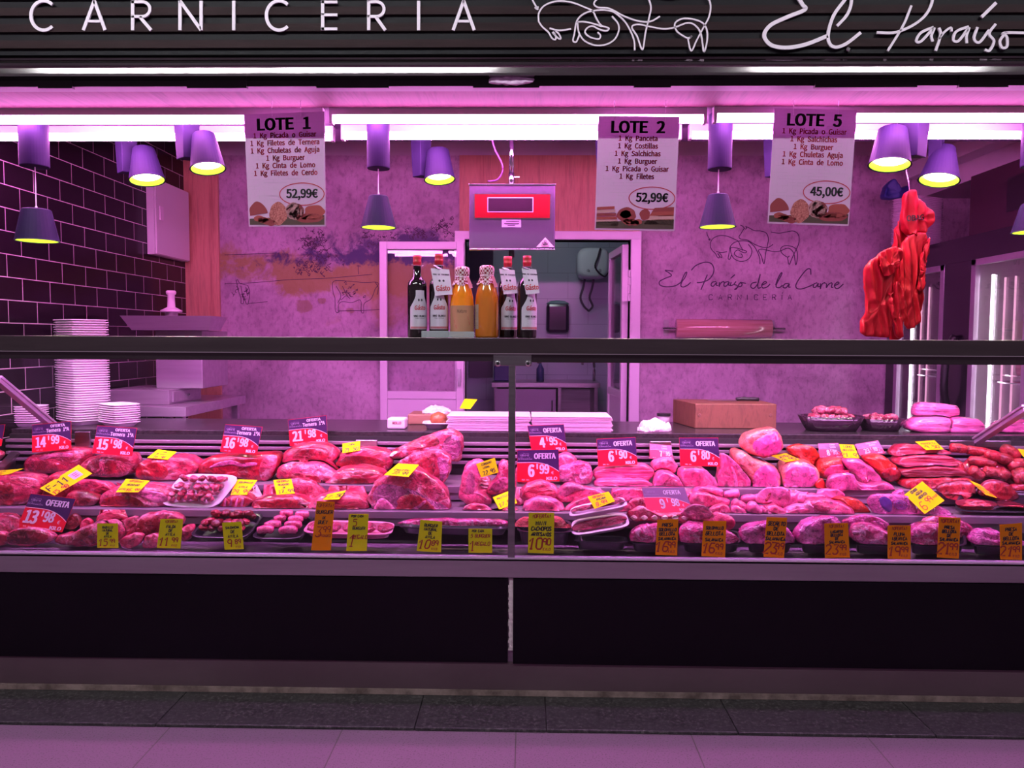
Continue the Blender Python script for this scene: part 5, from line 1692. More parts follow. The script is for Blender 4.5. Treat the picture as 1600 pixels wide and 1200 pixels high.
cutm('red_packet', 'small red packet standing between the right ham and the herb loin', 'packet', [(1275, 757), (1284, 748), (1290, 756), (1295, 768), (1288, 774), (1279, 768)], plain('packet_red', (0.55, 0.02, 0.02), 0.25), 3, 3.235, 0.03, amp=0.001)
cutm('bacon_slab', 'dark streaky bacon slab, topmost of the stack beneath an orange card', 'bacon', [(1398, 712), (1404, 700), (1420, 696), (1450, 698), (1481, 703), (1482, 709), (1440, 713), (1410, 716)], BACON, 3, 3.31, 0.12, True)
cutm('bacon_slab', 'streaky bacon slab, second from the top of the bacon stack', 'bacon', [(1404, 726), (1410, 716), (1440, 713), (1470, 711), (1499, 721), (1496, 728), (1450, 731), (1415, 731)], BACON, 3, 3.28, 0.14, True)
cutm('bacon_slab', 'streaky bacon slab, third from the top of the bacon stack', 'bacon', [(1411, 742), (1415, 733), (1445, 732), (1470, 730), (1505, 734), (1508, 742), (1480, 746), (1430, 747)], BACON, 3, 3.255, 0.15, True)
cutm('bacon_slab', 'orange edged bacon slab at the bottom of the bacon stack', 'bacon', [(1414, 758), (1425, 749), (1470, 748), (1512, 749), (1519, 757), (1475, 763), (1424, 764)], SMOKE, 3, 3.235, 0.16, True)
CH = [(1483, 699, 1512, 702, 7), (1508, 702, 1552, 709, 7), (1538, 708, 1583, 721, 8), (1512, 718, 1558, 726, 7), (1514, 731, 1536, 747, 8), (1536, 736, 1566, 740, 8.5), (1564, 698, 1594, 715, 8),
      (1574, 728, 1600, 724, 9), (1562, 747, 1576, 735, 8.5), (1582, 752, 1606, 738, 13), (1578, 766, 1612, 758, 9), (1496, 722, 1506, 744, 6)]
chl = ['at the left back beside the bacon', 'lying behind the longer ones', 'long one across the middle of the heap', 'beside the second bacon slab', 'pointing down towards the smoked ribs', 'short one above the dark gap', 'at the back by the orange card', 'by the right edge, middle of heap',
       'standing on end in the middle', 'thick one cut by the right edge', 'lowest at the right edge', 'thin one propped on the bacon stack']
for i, (a, b_, c, d, r) in enumerate(CH):
    Yq = (3.36, 3.36, 3.31, 3.31, 3.26, 3.27, 3.36, 3.30, 3.25, 3.25, 3.24, 3.29)[i]
    link('chorizo', 'dark red chorizo sausage ' + chl[i], 'sausage', P(a, b_, Yq), P(c, d, Yq - 0.01), r / F * Yq * 1.05, CHOR, 0.0, 'chorizo sausages heaped at the right', wob=0.15)
cutm('chorizo_bed', 'layer of dark chorizo under the sausage heap at the right', 'sausage', [(1490, 756), (1500, 735), (1515, 722), (1545, 712), (1575, 714), (1610, 722), (1620, 758), (1560, 768), (1510, 764)], SMOKED, 3, 3.30, 0.12, amp=0.012, freq=30)
# smoked ribs in the long black tray
o, c4, nn = tray('black_tray', 'long black tray of smoked ribs in the middle row at the right', ((1489, 799), (1640, 801), (1640, 770), (1500, 768)), 3.045, 3.18, 0.05, 0.012, TRAYBLK, group='black foam trays in the front row')
for out, lab, Yq in (([(1464, 766), (1471, 757), (1498, 752), (1524, 755), (1530, 768), (1520, 781), (1500, 789), (1474, 782)], 'smoked rib rack with pale bones beside the large yellow card', 3.16),
                     ([(1530, 773), (1535, 758), (1555, 750), (1576, 756), (1590, 770), (1593, 780), (1570, 787), (1540, 785)], 'smoked rib rack with a thin orange card stuck in its edge', 3.14),
                     ([(1493, 797), (1511, 786), (1530, 781), (1550, 788), (1557, 799), (1530, 805), (1502, 805)], 'smoked rib piece at the front of the long black tray', 3.08),
                     ([(1557, 799), (1570, 792), (1592, 790), (1610, 796), (1610, 806), (1580, 806), (1561, 805)], 'smoked meat strip at the front right of the long black tray', 3.08)):
    cutm('smoked_ribs', lab, 'ribs', out, SMOKED, 2, Yq, 0.05, amp=0.004, tray=TRAYS[-1], faces=(('rib_face', SMOKE, [(a + ((sum(p[0] for p in out) / len(out)) - a) * 0.14, b_ + ((sum(p[1] for p in out) / len(out)) - 4 - b_) * 0.22 - 1.5) for a, b_ in out], 0.003, 0.004),))
# ------------------------------------------------------------------ right half, middle row
cutm('pork_shoulder', 'rounded pork shoulder just below the 6,99 card, upper of two', 'pork', [(811, 778), (818, 762), (835, 753), (850, 751), (867, 760), (873, 770), (866, 779), (840, 781), (820, 781)], PORK, 2, 3.13, 0.09, faces=(('cut_face', VEAL, [(816, 775), (824, 762), (842, 755), (860, 761), (868, 771), (850, 777), (828, 778)]),))
cutm('pork_shoulder', 'rounded pork shoulder just above the 10,90 card, lower of two', 'pork', [(816, 800), (820, 786), (840, 777), (862, 778), (880, 790), (883, 803), (866, 807), (838, 807), (820, 805)], SKIN, 2, 3.05, 0.08, faces=(('cut_face', PORK, [(820, 798), (828, 786), (846, 780), (864, 785), (874, 799), (860, 803), (830, 804)]),))
cutm('pork_slice', 'thin pork slice beside the centre post', 'pork', [(802, 783), (812, 777), (825, 779), (824, 786), (812, 790), (803, 789)], PORK, 2, 3.15, 0.05)
cutm('pork_tenderloin', 'folded pork tenderloin above the tilted 8,99 card, upper one', 'pork', [(870, 781), (871, 768), (880, 757), (895, 754), (918, 761), (948, 770), (932, 779), (905, 783), (882, 786)], PORK, 2, 3.13, 0.07, amp=0.006, faces=(('fat_layer', FAT, [(873, 770), (882, 759), (895, 758), (915, 764), (898, 769), (882, 776)]),))
cutm('pork_tenderloin', 'pork tenderloin behind the white mince trays, lower one', 'pork', [(880, 799), (890, 788), (910, 778), (932, 776), (954, 781), (944, 795), (920, 802), (892, 804)], LOIN, 2, 3.055, 0.06, amp=0.006)
cutm('pork_strip', 'pale pork strip left of the 9,98 card under the belly slabs', 'pork', [(955, 772), (965, 765), (998, 764), (1010, 770), (1002, 777), (985, 783), (960, 781)], PORK, 2, 3.15, 0.05)
cutm('pork_strip', 'marbled pork strip touching the left side of the 9,98 card', 'pork', [(978, 793), (988, 782), (1006, 778), (1016, 790), (1002, 796), (985, 797)], FATTY, 2, 3.07, 0.05)
cutm('pork_ribs', 'scalloped rack of pork ribs beneath the 9,98 card', 'ribs', [(979, 803), (988, 796), (1004, 792), (1016, 800), (1040, 804), (1066, 801), (1110, 799), (1113, 808), (1095, 818), (1060, 817), (1020, 815), (988, 813)], FATTY, 1, 2.967, 0.05, amp=0.007, faces=tuple(('rib_bone', BONE, [(985 + k * 16, 809), (991 + k * 16, 805), (996 + k * 16, 809), (991 + k * 16, 813)]) for k in range(7)))
cutm('pork_fat_piece', 'fatty pork piece at the lower right corner of the 9,98 card', 'pork', [(1064, 803), (1080, 789), (1100, 791), (1111, 801), (1104, 811), (1080, 811)], FAT, 1, 2.947, 0.02)
cutm('pork_rib_strip', 'dark pork rib strip at the back right of the 9,98 card', 'pork', [(1078, 786), (1084, 771), (1110, 773), (1140, 783), (1142, 790), (1116, 792), (1090, 791)], PORK, 2, 3.10, 0.06, amp=0.006)
cutm('pork_rib_strip', 'blocky pork neck piece above the second orange card', 'pork', [(1108, 797), (1122, 788), (1136, 790), (1143, 804), (1138, 816), (1128, 818), (1112, 806)], PORK, 2, 3.045, 0.05, amp=0.006)
cutm('pork_rib_strip', 'creased pork neck piece next to the trotters', 'pork', [(1139, 803), (1147, 791), (1164, 797), (1171, 811), (1156, 818), (1143, 817)], SKIN, 2, 3.045, 0.05, amp=0.006)
SKL = 'pale pork trotter '
for a, b_, c, d, r, Yq, lab in ((1130, 774, 1156, 770, 7, 3.16, 'lying at the back under the pork chop'), (1143, 784, 1168, 797, 8, 3.11, 'slanting beside the pork neck pieces'), (1156, 780, 1190, 778, 7, 3.15, 'in front of the left ham'),
                               (1168, 786, 1190, 804, 8, 3.055, 'slanting down left of the ear'), (1186, 792, 1204, 808, 6, 3.055, 'thin one under the ear'), (1245, 780, 1292, 778, 8, 3.14, 'long one right of the ear'), (1272, 794, 1322, 804, 9, 3.06, 'thick one at the front right of the ear')):
    link('pork_trotter', SKL + lab, 'pork', P(a, b_, Yq), P(c, d, Yq), r / F * Yq, SKIN, 0.0, 'pork trotters on the middle shelf', wob=0.3)
cutm('pork_ear', 'broad folded pork ear with a dark opening, middle of the right half', 'pork', [(1184, 782), (1190, 768), (1205, 763), (1225, 763), (1232, 773), (1228, 788), (1222, 797), (1206, 791), (1192, 787)], SKIN, 2, 3.085, 0.025, amp=0.007, grow=1.1, faces=(('ear_opening', VEAL, [(1196, 781), (1200, 772), (1205, 770), (1203, 778), (1199, 783)]),))
cutm('pork_ear', 'cupped pork ear lying right of the tall 23,99 orange card', 'pork', [(1222, 804), (1230, 795), (1247, 789), (1265, 790), (1274, 798), (1264, 806), (1238, 809)], SKIN, 2, 3.05, 0.04, amp=0.006, grow=1.12, faces=(('ear_opening', PORK, [(1228, 803), (1238, 797), (1255, 794), (1266, 798), (1256, 804), (1240, 806)]),))
cutm('paprika_ribs', 'orange marinated ribs under the herb loin', 'ribs', [(1300, 782), (1318, 776), (1348, 785), (1362, 799), (1352, 806), (1330, 807), (1325, 797), (1308, 795)], ADOBO, 2, 3.075, 0.06)
def oval_print(o, bv):
    mb = MB()
    for rx in (9, 6, 3):
        ps = []
        for i in range(29):
            t = 2 * pi * i / 28
            px, py = 1407 + rx * cos(t) * 1.1 + 2 * sin(t), 789 + rx * sin(t) * 0.75
            d = ray(px, py).normalized()
            h = bv.ray_cast(CAM, d)
            if h[0]:
                ps.append(h[0] - d * 0.003)
        if len(ps) > 5:
            mb.tube(ps, 0.0012, 5)
    mb.build('printed_oval', plain('print_violet', (0.16, 0.05, 0.34), 0.3), o)
cutm('vacuum_pack', 'vacuum pack with purple printed oval beside the large yellow card', 'packet', [(1366, 801), (1358, 786), (1363, 775), (1386, 772), (1414, 774), (1426, 781), (1438, 811), (1421, 820), (1392, 818), (1372, 810)], WRAPW, 2, 3.05, 0.06, amp=0.006,
          faces=(('printed_patch', plain('pack_purple', (0.10, 0.03, 0.22), 0.2, coat=0.6), [(1374, 780), (1382, 776), (1392, 782), (1394, 796), (1388, 800), (1378, 792)]),), post=oval_print)
for out, lab, mt, Yq, dp in (([(1040, 792), (1046, 776), (1066, 770), (1086, 778), (1090, 794), (1070, 800)], 'pork piece behind the lower right of the 9,98 card', PORK, 3.13, 0.07),
                             ([(1086, 776), (1092, 764), (1112, 762), (1128, 768), (1126, 780), (1104, 784)], 'pork piece under the loin with the white cap', SKIN, 3.15, 0.06),
                             ([(1190, 806), (1194, 794), (1210, 790), (1224, 796), (1226, 808), (1208, 813)], 'small pork piece just above the tall 23,99 card', PORK, 3.045, 0.05),
                             ([(1226, 788), (1232, 776), (1246, 770), (1262, 774), (1264, 786), (1246, 792)], 'pale pork piece tucked behind the cupped ear', SKIN, 3.13, 0.06),
                             ([(1262, 800), (1268, 786), (1290, 782), (1316, 788), (1330, 798), (1328, 812), (1296, 814), (1270, 810)], 'creased pork cheek at the front left of the orange ribs', PORK, 3.045, 0.07),
                             ([(1280, 778), (1288, 768), (1306, 766), (1318, 774), (1312, 784), (1290, 786)], 'pale pork piece below the small red packet', SKIN, 3.15, 0.05),
                             ([(930, 800), (940, 788), (962, 784), (982, 790), (984, 804), (960, 810), (938, 808)], 'pork piece between the mince trays and the rib rack', PORK, 3.05, 0.06),
                             ([(1100, 818), (1108, 806), (1126, 803), (1142, 810), (1144, 824), (1120, 828)], 'pork piece lying over the second wrapped pack', PORK, 2.965, 0.03),
                             ([(1430, 812), (1440, 798), (1462, 794), (1482, 800), (1486, 814), (1460, 820)], 'violet wrapped piece below the large yellow card', WRAPW, 3.045, 0.07),
                             ([(1380, 800), (1390, 784), (1400, 770), (1412, 768), (1410, 780), (1396, 800)], 'pale film end behind the printed vacuum pack', WRAPW, 3.12, 0.05)):
    cutm('pork_piece', lab, 'pork', out, mt, 2, Yq, dp, amp=0.008, grow=1.12)
for out, lab, mt, Yq, dp in (([(30, 826), (36, 812), (56, 806), (78, 812), (86, 826), (60, 832)], 'pale beef piece behind the 13,98 card foot', FATTY, 2.955, 0.05),
                             ([(150, 816), (156, 804), (178, 800), (196, 806), (198, 818), (172, 822)], 'beef piece at the back above the 15,99 card', VEAL, 2.965, 0.04),
                             ([(196, 838), (206, 826), (228, 824), (244, 832), (240, 842), (214, 844)], 'beef piece between the two middle chunks at 11,99', BEEF, 2.92, 0.03)):
    cutm('beef_piece', lab, 'meat', out, mt, 1, Yq, dp, amp=0.008)
# ------------------------------------------------------------------ right half, front row
o, c4, nn = tray('black_tray', 'deep black tray of breaded cutlets behind the 10,90 card', ((806, 831), (894, 833), (892, 812), (812, 810)), 2.862, 3.0, 0.058, 0.010, TRAYBLK, group='black foam trays in the front row')
BREAD = meat('breaded', (0.66, 0.20, 0.08), (0.78, 0.30, 0.14), (0.84, 0.46, 0.30), 24, 0.56, 0.06, bmp=0.6, coat=0.0, rough=0.6)
for i, (out, lab) in enumerate((([(805, 831), (806, 817), (818, 809), (836, 812), (838, 828), (826, 833)], 'orange breaded cutlet at the left in the deep black tray'), ([(836, 829), (840, 812), (862, 808), (878, 812), (888, 824), (892, 833), (862, 834)], 'orange breaded cutlet at the right in the deep black tray'))):
    cutm('breaded_cutlet', lab, 'cutlet', out, BREAD, 1, 2.90, 0.05, amp=0.004, group='breaded cutlets', tray=TRAYS[-1])
o, c4, nn = tray('black_tray', 'black tray under the two white mince trays', ((896, 846), (982, 848), (980, 838), (900, 836)), 2.862, 3.0, 0.033, 0.010, TRAYBLK, group='black foam trays in the front row')
o, c4, nn = tray('foam_tray', 'white foam tray of coarse mince, lower of the two tilted ones', ((893, 838), (985, 822), (978, 800), (893, 812)), 2.885, 2.975, 0.026, 0.012, M['foam'], group='tilted white mince trays')
for (cc, lab, Yq, out) in ((c4, 'mound of coarse pink mince in the lower tilted tray', 2.945, [(897, 835), (897, 825), (920, 818), (960, 810), (976, 808), (979, 820), (950, 828), (915, 836)]),):
    cutm('minced_meat', lab, 'minced meat', out, MINCE, 1, Yq - 0.038, 0.05, amp=0.004, freq=60, tray=TRAYS[-1])
o, c4, nn = tray('foam_tray', 'white foam tray of mince, upper of the two tilted ones under the 8,99 card', ((888, 808), (983, 790), (972, 775), (893, 792)), 2.905, 2.985, 0.026, 0.012, M['foam'], group='tilted white mince trays')
cutm('minced_meat', 'mound of pink mince in the upper tilted tray', 'minced meat', [(893, 804), (897, 795), (930, 788), (965, 779), (977, 784), (972, 791), (930, 801), (905, 808)], MINCE, 1, 2.927, 0.04, amp=0.003, freq=60, tray=TRAYS[-1])
VP = [([(985, 839), (992, 827), (1013, 821), (1040, 820), (1055, 833), (1056, 848), (1020, 850), (988, 849)], (983, 1059), 'wrapped pork pack in the black tray behind the first orange card', WRAP),
      ([(1063, 846), (1065, 826), (1082, 818), (1102, 820), (1134, 826), (1156, 848), (1112, 852), (1072, 850)], (1062, 1160), 'wrapped pork pack behind the second 16,99 orange card', WRAP),
      ([(1156, 830), (1180, 819), (1208, 816), (1230, 823), (1241, 850), (1205, 854), (1168, 852)], (1163, 1243), 'pale wrapped secreto pack behind the first 23,99 card', WRAPW),
      ([(1243, 838), (1258, 818), (1290, 808), (1314, 816), (1325, 850), (1290, 855), (1254, 853)], (1247, 1328), 'pale wrapped pack behind the second 23,99 card', WRAPW),
      ([(1330, 834), (1341, 818), (1365, 821), (1388, 831), (1408, 846), (1375, 852), (1338, 847)], (1332, 1414), 'red mottled wrapped pack between the 23,99 and 19,99 cards', WRAP),
      ([(1424, 838), (1431, 824), (1450, 817), (1476, 826), (1492, 846), (1472, 856), (1432, 855)], (1418, 1512), 'wrapped feather cut pack left of the 21,99 card, lower one', WRAP),
      ([(1520, 845), (1530, 828), (1560, 830), (1590, 838), (1606, 858), (1562, 860), (1528, 857)], (1516, 1622), 'pale wrapped pack beside the last 21,99 card', WRAPW)]
for k, (out, (a, c), lab, mt) in enumerate(VP):
    yf = 849 + (a - 983) * 0.008
    tray('black_tray', 'black front row tray beneath the ' + ' '.join(lab.split()[:8]), ((a, yf), (c, yf + 1), (c - 4, yf - 22), (a + 3, yf - 22)), 2.862, 2.995, 0.042, 0.010, TRAYBLK, group='black foam trays in the front row')
    cutm('wrapped_meat', lab, 'meat pack', out, mt, 1, 2.856, 0.085, amp=0.009, freq=26, tray=TRAYS[-1], group='film wrapped packs in the front row')
cutm('wrapped_meat', 'wrapped pack lying on top behind the first 21,99 card', 'meat pack', [(1437, 822), (1452, 810), (1480, 806), (1506, 815), (1524, 828), (1520, 838), (1496, 842), (1460, 832)], WRAP, 1, 2.952, 0.05, amp=0.006, group='film wrapped packs in the front row')
cutm('wrapped_meat', 'crumpled film pack behind the red mottled one', 'meat pack', [(1316, 816), (1340, 807), (1366, 806), (1386, 816), (1384, 828), (1340, 824)], WRAPW, 1, 2.957, 0.03, amp=0.006, group='film wrapped packs in the front row')

cutm('plastic_film', 'crumpled pale plastic caught under the middle of the shutter rail', 'plastic film', [(764, 128), (770, 119), (790, 118), (815, 119), (834, 122), (828, 129), (806, 132), (782, 131)], plain('pale_plastic', (0.80, 0.50, 0.80), 0.3, coat=0.5), 1, 2.688, 0.02, amp=0.004, freq=60, deck=False)
flush()
# ------------------------------------------------------------------ price cards
_allv, _allf = [], []
for vv, ff in BODIES:
    o_ = len(_allv)
    _allv.extend(vv)
    _allf.extend(tuple(i + o_ for i in q) for q in ff)
MEATS = BVHTree.FromPolygons(_allv, _allf)


def depth_at(px, py):
    h = MEATS.ray_cast(CAM, ray(px, py).normalized())
    return h[0].y if h[0] is not None else None


YEL = paper('yellow_card', (0.90, 0.80, 0.012), 0.12)
ORA = paper('orange_card', (1.0, 0.30, 0.004), 0.12)
AMB = paper('amber_card', (0.92, 0.55, 0.010), 0.12)
CARDRED = plain('card_red', (0.68, 0.005, 0.03), 0.3)
CARDPUR = plain('card_purple', (0.045, 0.012, 0.075), 0.3)
CARDGREY = plain('card_grey', (0.24, 0.13, 0.26), 0.3)
CARDPINK = plain('card_pale_red', (0.74, 0.05, 0.13), 0.3)
CARDTXT = plain('card_lettering', (0.86, 0.74, 0.90), 0.4)


def lay(quad, Yb=None, tilt=None):
    """a card standing at a given depth, or else lying against whatever it lies on"""
    lo_, hi_ = max(p[1] for p in quad), min(p[1] for p in quad)
    if Yb is not None:
        y0, y1 = Yb, Yb + (tilt or 0.0)
        return [P(*quad[0], y1), P(*quad[1], y1), P(*quad[2], y0), P(*quad[3], y0)]
    sm = []
    for i in range(9):
        for j in range(9):
            u, v = i / 8, j / 8
            x = (quad[0][0] * (1 - u) + quad[1][0] * u) * (1 - v) + (quad[3][0] * (1 - u) + quad[2][0] * u) * v
            y = (quad[0][1] * (1 - u) + quad[1][1] * u) * (1 - v) + (quad[3][1] * (1 - u) + quad[2][1] * u) * v
            dd = depth_at(x, y)
            if dd is not None:
                sm.append(((lo_ - y) / (lo_ - hi_), dd))
    if not sm:
        sm = [(0.0, 3.2), (1.0, 3.23)]
    # lean that follows the surface, then brought forward until it is clear
    n_ = len(sm)
    mt, md = sum(t for t, q in sm) / n_, sum(q for t, q in sm) / n_
    den = sum((t - mt) ** 2 for t, q in sm) or 1.0
    k = min(max(sum((t - mt) * (q - md) for t, q in sm) / den, 0.005), 0.075)
    srt = sorted(q - k * t for t, q in sm)
    y0 = srt[max(0, int(n_ * 0.04))] - 0.003
    return [P(*p, y0 + k * (lo_ - p[1]) / (lo_ - hi_)) for p in quad]


def hand_card(label, quad, mat, lines, Yb=None, tilt=None, group='handwritten price cards', sticker=None):
    c4 = lay(quad, Yb, tilt)
    o = board('price_card', *c4, mat, 0.0009)
    tag(o, label, 'price card', group)
    s, _ = quad_sheet(*c4, 0.0008)
    bk, rd = MB(), MB()
    for t, u, v, size, col_, wd in lines:
        s.hand(rd if col_ == 'r' else bk, t, u, v, size, wd * 1.0, 0.78)
    if bk.v:
        bk.build('black_handwriting', M['ink'], o)
    if rd.v:
        rd.build('red_handwriting', M['inkbrown'], o)
    if sticker:
        mb = MB()
        s.poly(mb, sticker)
        st = mb.build('pink_sticker', plain('pink_sticker', (0.78, 0.40, 0.62), 0.5), o)
        s2, _ = quad_sheet(*c4, 0.0013)
        mb = MB()
        cx_, cy_ = sum(p[0] for p in sticker) / 4, sum(p[1] for p in sticker) / 4
        for k in (-0.12, 0, 0.12):
            s2.line(mb, [(cx_ - 0.06, cy_ + k), (cx_ + 0.06, cy_ + k)], 0.05)
        mb.build('sticker_print', M['inkbrown'], st)
    return o


def stand(words, euros, cents, unit='KILO', top=None, long=False):
    L = []
    v = 0.10
    if top:
        L.append((top, 0.5, 0.13, 0.085, 'r', 0.022))
        v = 0.20
    n = len(words)
    vend = 0.60
    for i, wd in enumerate(words):
        L.append((wd, 0.5, v + (i + 0.8) * (vend - v) / n, min(0.11, 0.62 / max(3, len(wd)) * 1.15, (vend - v) / n * 0.72), 'k', 0.027))
    L.append((euros, 0.27, 0.90, 0.27, 'r', 0.042))
    L.append((cents, 0.72, 0.79, 0.155, 'r', 0.034))
    L.append((unit, 0.72, 0.93, 0.065, 'r', 0.014))
    return L


hand_card('olive upright card reading rabillo natural at 15,99, leftmost on the ledge', ((152, 818), (184, 818), (185, 856), (152, 856)), YEL, stand(['RABILLO', 'NATURAL', 'DE', 'AVILA'], '15', '99'), 2.838, 0.006)
hand_card('yellow upright card reading falda from Avila at 11,99', ((251, 811), (286, 811), (282, 857), (245, 856)), YEL, stand(['FALDA', 'DE', 'AVILA'], '11', '99', top='!OFERTA!'), 2.838, 0.008)
hand_card('olive upright card reading 9,89 on the black stewing beef tray', ((347, 817), (377, 815), (381, 858), (351, 859)), YEL, stand(['SALCHICHA', 'DE', 'AVILA'], '9', '89'), 2.838, 0.006)
hand_card('tall orange card for burgers at 3,99 for three pieces', ((495, 783), (523, 784), (517, 860), (486, 860)), ORA, [('!OFERTA!', 0.5, 0.115, 0.07, 'r', 0.014), ('BURGUER', 0.5, 0.25, 0.07, 'k', 0.016), ('DE', 0.5, 0.36, 0.05, 'k', 0.014), ('BUEY', 0.45, 0.46, 0.07, 'k', 0.016), ('3', 0.26, 0.72, 0.20, 'r', 0.022), ('99', 0.66, 0.63, 0.12, 'r', 0.018), ('UNIDADES', 0.6, 0.72, 0.045, 'r', 0.010)], 2.838, 0.012)
hand_card('yellow upright card offering one free with every five, left of the rib roasts', ((545, 803), (576, 803), (573, 861), (541, 861)), YEL, [('POR CADA', 0.45, 0.09, 0.06, 'k', 0.018), ('5', 0.33, 0.32, 0.18, 'r', 0.026), ('BURGUER', 0.55, 0.42, 0.07, 'k', 0.018), ('1', 0.22, 0.86, 0.32, 'r', 0.030), ('REGALO', 0.62, 0.67, 0.10, 'r', 0.022)], 2.838, 0.008)
hand_card('yellow upright card reading burguer natural at 10,89', ((657, 812), (691, 815), (689, 863), (651, 861)), YEL, stand(['BURGUER', 'NATURAL', 'DE', 'AVILA'], '10', '89'), 2.838, 0.008)
hand_card('square olive card offering one free with five, just left of the centre post', ((732, 826), (769, 826), (769, 864), (732, 864)), YEL, [('POR CADA', 0.4, 0.14, 0.09, 'k', 0.03), ('5 BURGUER', 0.5, 0.36, 0.13, 'r', 0.03), ('1', 0.16, 0.90, 0.40, 'r', 0.045), ('REGALO', 0.58, 0.70, 0.15, 'r', 0.03)], 2.838, 0.006)
hand_card('olive upright card for mini cachopos at 10,90, right of the centre post', ((826, 801), (866, 801), (865, 865), (825, 864)), YEL, stand(['MINI', 'CACHOPOS', 'ARTESANOS'], '10', '90', top='!OFERTA!'), 2.838, 0.006)
OR = [(((1027, 812), (1060, 811), (1058, 868), (1024, 867)), ['PRESA', 'SOLOMILLO', 'BELLOTA', 'SALAMANCA'], '16', '99', None, 'orange upright card at 16,99 below the 9,98 offer card'),
      (((1099, 814), (1135, 814), (1133, 871), (1096, 869)), ['SOLOMILLO', 'BELLOTA', 'SALAMANCA'], '16', '99', None, 'orange upright card at 16,99 in front of the pork neck pieces'),
      (((1198, 808), (1230, 809), (1225, 872), (1193, 870)), ['SECRETO', 'DE', 'BELLOTA', 'SALAMANCA'], '23', '99', None, 'orange upright card at 23,99 directly under the pork ear'),
      (((1288, 818), (1325, 817), (1328, 871), (1289, 872)), ['LAGARTO', 'BELLOTA', 'DE', 'SALAMANCA'], '23', '99', '!OFERTA!', 'orange upright card at 23,99 with a red offer heading'),
      (((1387, 821), (1423, 821), (1423, 874), (1387, 873)), ['PLUMA', 'IBERICA', 'SALAMANCA'], '19', '99', '!OFERTA!', 'orange upright card at 19,99 below the purple printed vacuum pack'),
      (((1467, 808), (1501, 809), (1498, 873), (1464, 871)), ['PRESA', 'BELLOTA', 'DE', 'SALAMANCA'], '21', '99', '!OFERTA!', 'tall orange card at 21,99 below the large yellow 6,99 card'),
      (((1562, 820), (1597, 817), (1597, 875), (1563, 874)), ['PRESA', 'DE', 'BELLOTA', 'SALAMANCA'], '21', '99', None, 'orange upright card at 21,99, last one at the right edge')]
for q, wds, e, c_, tp, lb in OR:
    hand_card(lb, q, ORA, stand(wds, e, c_, top=tp), 2.838, 0.008)
# cards lying on the meat
def small(t1, pr): return [(t1, 0.5, 0.30, 0.13, 'k', 0.035), ('DE AVILA', 0.45, 0.55, 0.13, 'k', 0.035), (pr, 0.5, 0.92, 0.24, 'r', 0.05)]
hand_card('yellow card lying on the film wrapped joint at the left edge', ((-20, 737), (37, 732), (14, 741), (-25, 745)), YEL, small('CADERA', '15.99'))
hand_card('long yellow card with a pink sticker lying diagonally above the 13,98 card', ((62, 763), (123, 726), (144, 740), (85, 774)), YEL, [('F-11', 0.30, 0.60, 0.40, 'k', 0.07), ('15.98', 0.22, 0.95, 0.24, 'r', 0.06)], sticker=[(0.62, 0.25), (0.86, 0.25), (0.86, 0.75), (0.62, 0.75)])
hand_card('slanted yellow card on the broad joint, at 16', ((197, 748), (234, 751), (216, 769), (181, 769)), YEL, [('!OFERTA!', 0.5, 0.22, 0.14, 'r', 0.04), ('REDONDO', 0.5, 0.5, 0.13, 'k', 0.04), ('AVILA', 0.25, 0.85, 0.15, 'k', 0.04), ('16.99', 0.66, 0.92, 0.2, 'r', 0.05)])
hand_card('yellow card lying on the round faced joint in the back row', ((247, 702), (276, 706), (262, 718), (230, 715)), YEL, small('TAPA', '16.98'))
hand_card('slanted yellow card at 29,99 by the diced meat tray', ((371, 749), (402, 750), (386, 773), (360, 773)), YEL, [('SOLOMILLO', 0.5, 0.25, 0.10, 'k', 0.03), ('AVILA', 0.5, 0.55, 0.12, 'k', 0.03), ('29.99', 0.48, 0.92, 0.25, 'r', 0.04)])
hand_card('upright yellow card at 17 on the pair of oblong joints', ((427, 750), (455, 748), (461, 771), (432, 773)), YEL, [('!OFERTA!', 0.5, 0.2, 0.12, 'r', 0.035), ('REDONDO', 0.5, 0.42, 0.11, 'k', 0.03), ('DE', 0.5, 0.6, 0.09, 'k', 0.03), ('17.99', 0.55, 0.92, 0.22, 'k', 0.04)])
hand_card('small yellow card at 21,50 on the upper topside joint', ((535, 693), (563, 689), (562, 704), (535, 708)), YEL, [('TAPA', 0.5, 0.34, 0.2, 'k', 0.05), ('21.50', 0.5, 0.9, 0.34, 'k', 0.06)])
hand_card('small yellow card above the tall orange burger card', ((512, 772), (541, 766), (530, 780), (504, 781)), YEL, [('17.50', 0.5, 0.75, 0.4, 'k', 0.07)])
hand_card('blank backed yellow card lying on the large rib roast', ((622, 724), (655, 726), (638, 745), (600, 742)), YEL, [('CHULETON', 0.5, 0.6, 0.13, 'k', 0.03), ('22.99', 0.55, 0.88, 0.2, 'k', 0.04)])
hand_card('yellow card at 22,95 tilted between the two lamb racks', ((744, 725), (773, 715), (779, 738), (752, 746)), YEL, [('CORDERO', 0.5, 0.25, 0.14, 'k', 0.03), ('LECHAL', 0.45, 0.48, 0.12, 'k', 0.03), ('22.95', 0.5, 0.9, 0.25, 'k', 0.05)])
hand_card('yellow card at 17 half behind the centre post', ((770, 777), (800, 765), (808, 786), (780, 796)), YEL, [('PALETILLA', 0.45, 0.3, 0.12, 'k', 0.03), ('17.95', 0.45, 0.85, 0.26, 'r', 0.05)])
hand_card('yellow card at 8,99 on the upper white mince tray', ((918, 776), (951, 768), (961, 783), (929, 795)), YEL, [('!OFERTA!', 0.45, 0.25, 0.16, 'r', 0.05), ('PICADA', 0.5, 0.5, 0.15, 'k', 0.05), ('8.99', 0.4, 0.9, 0.28, 'r', 0.06)])
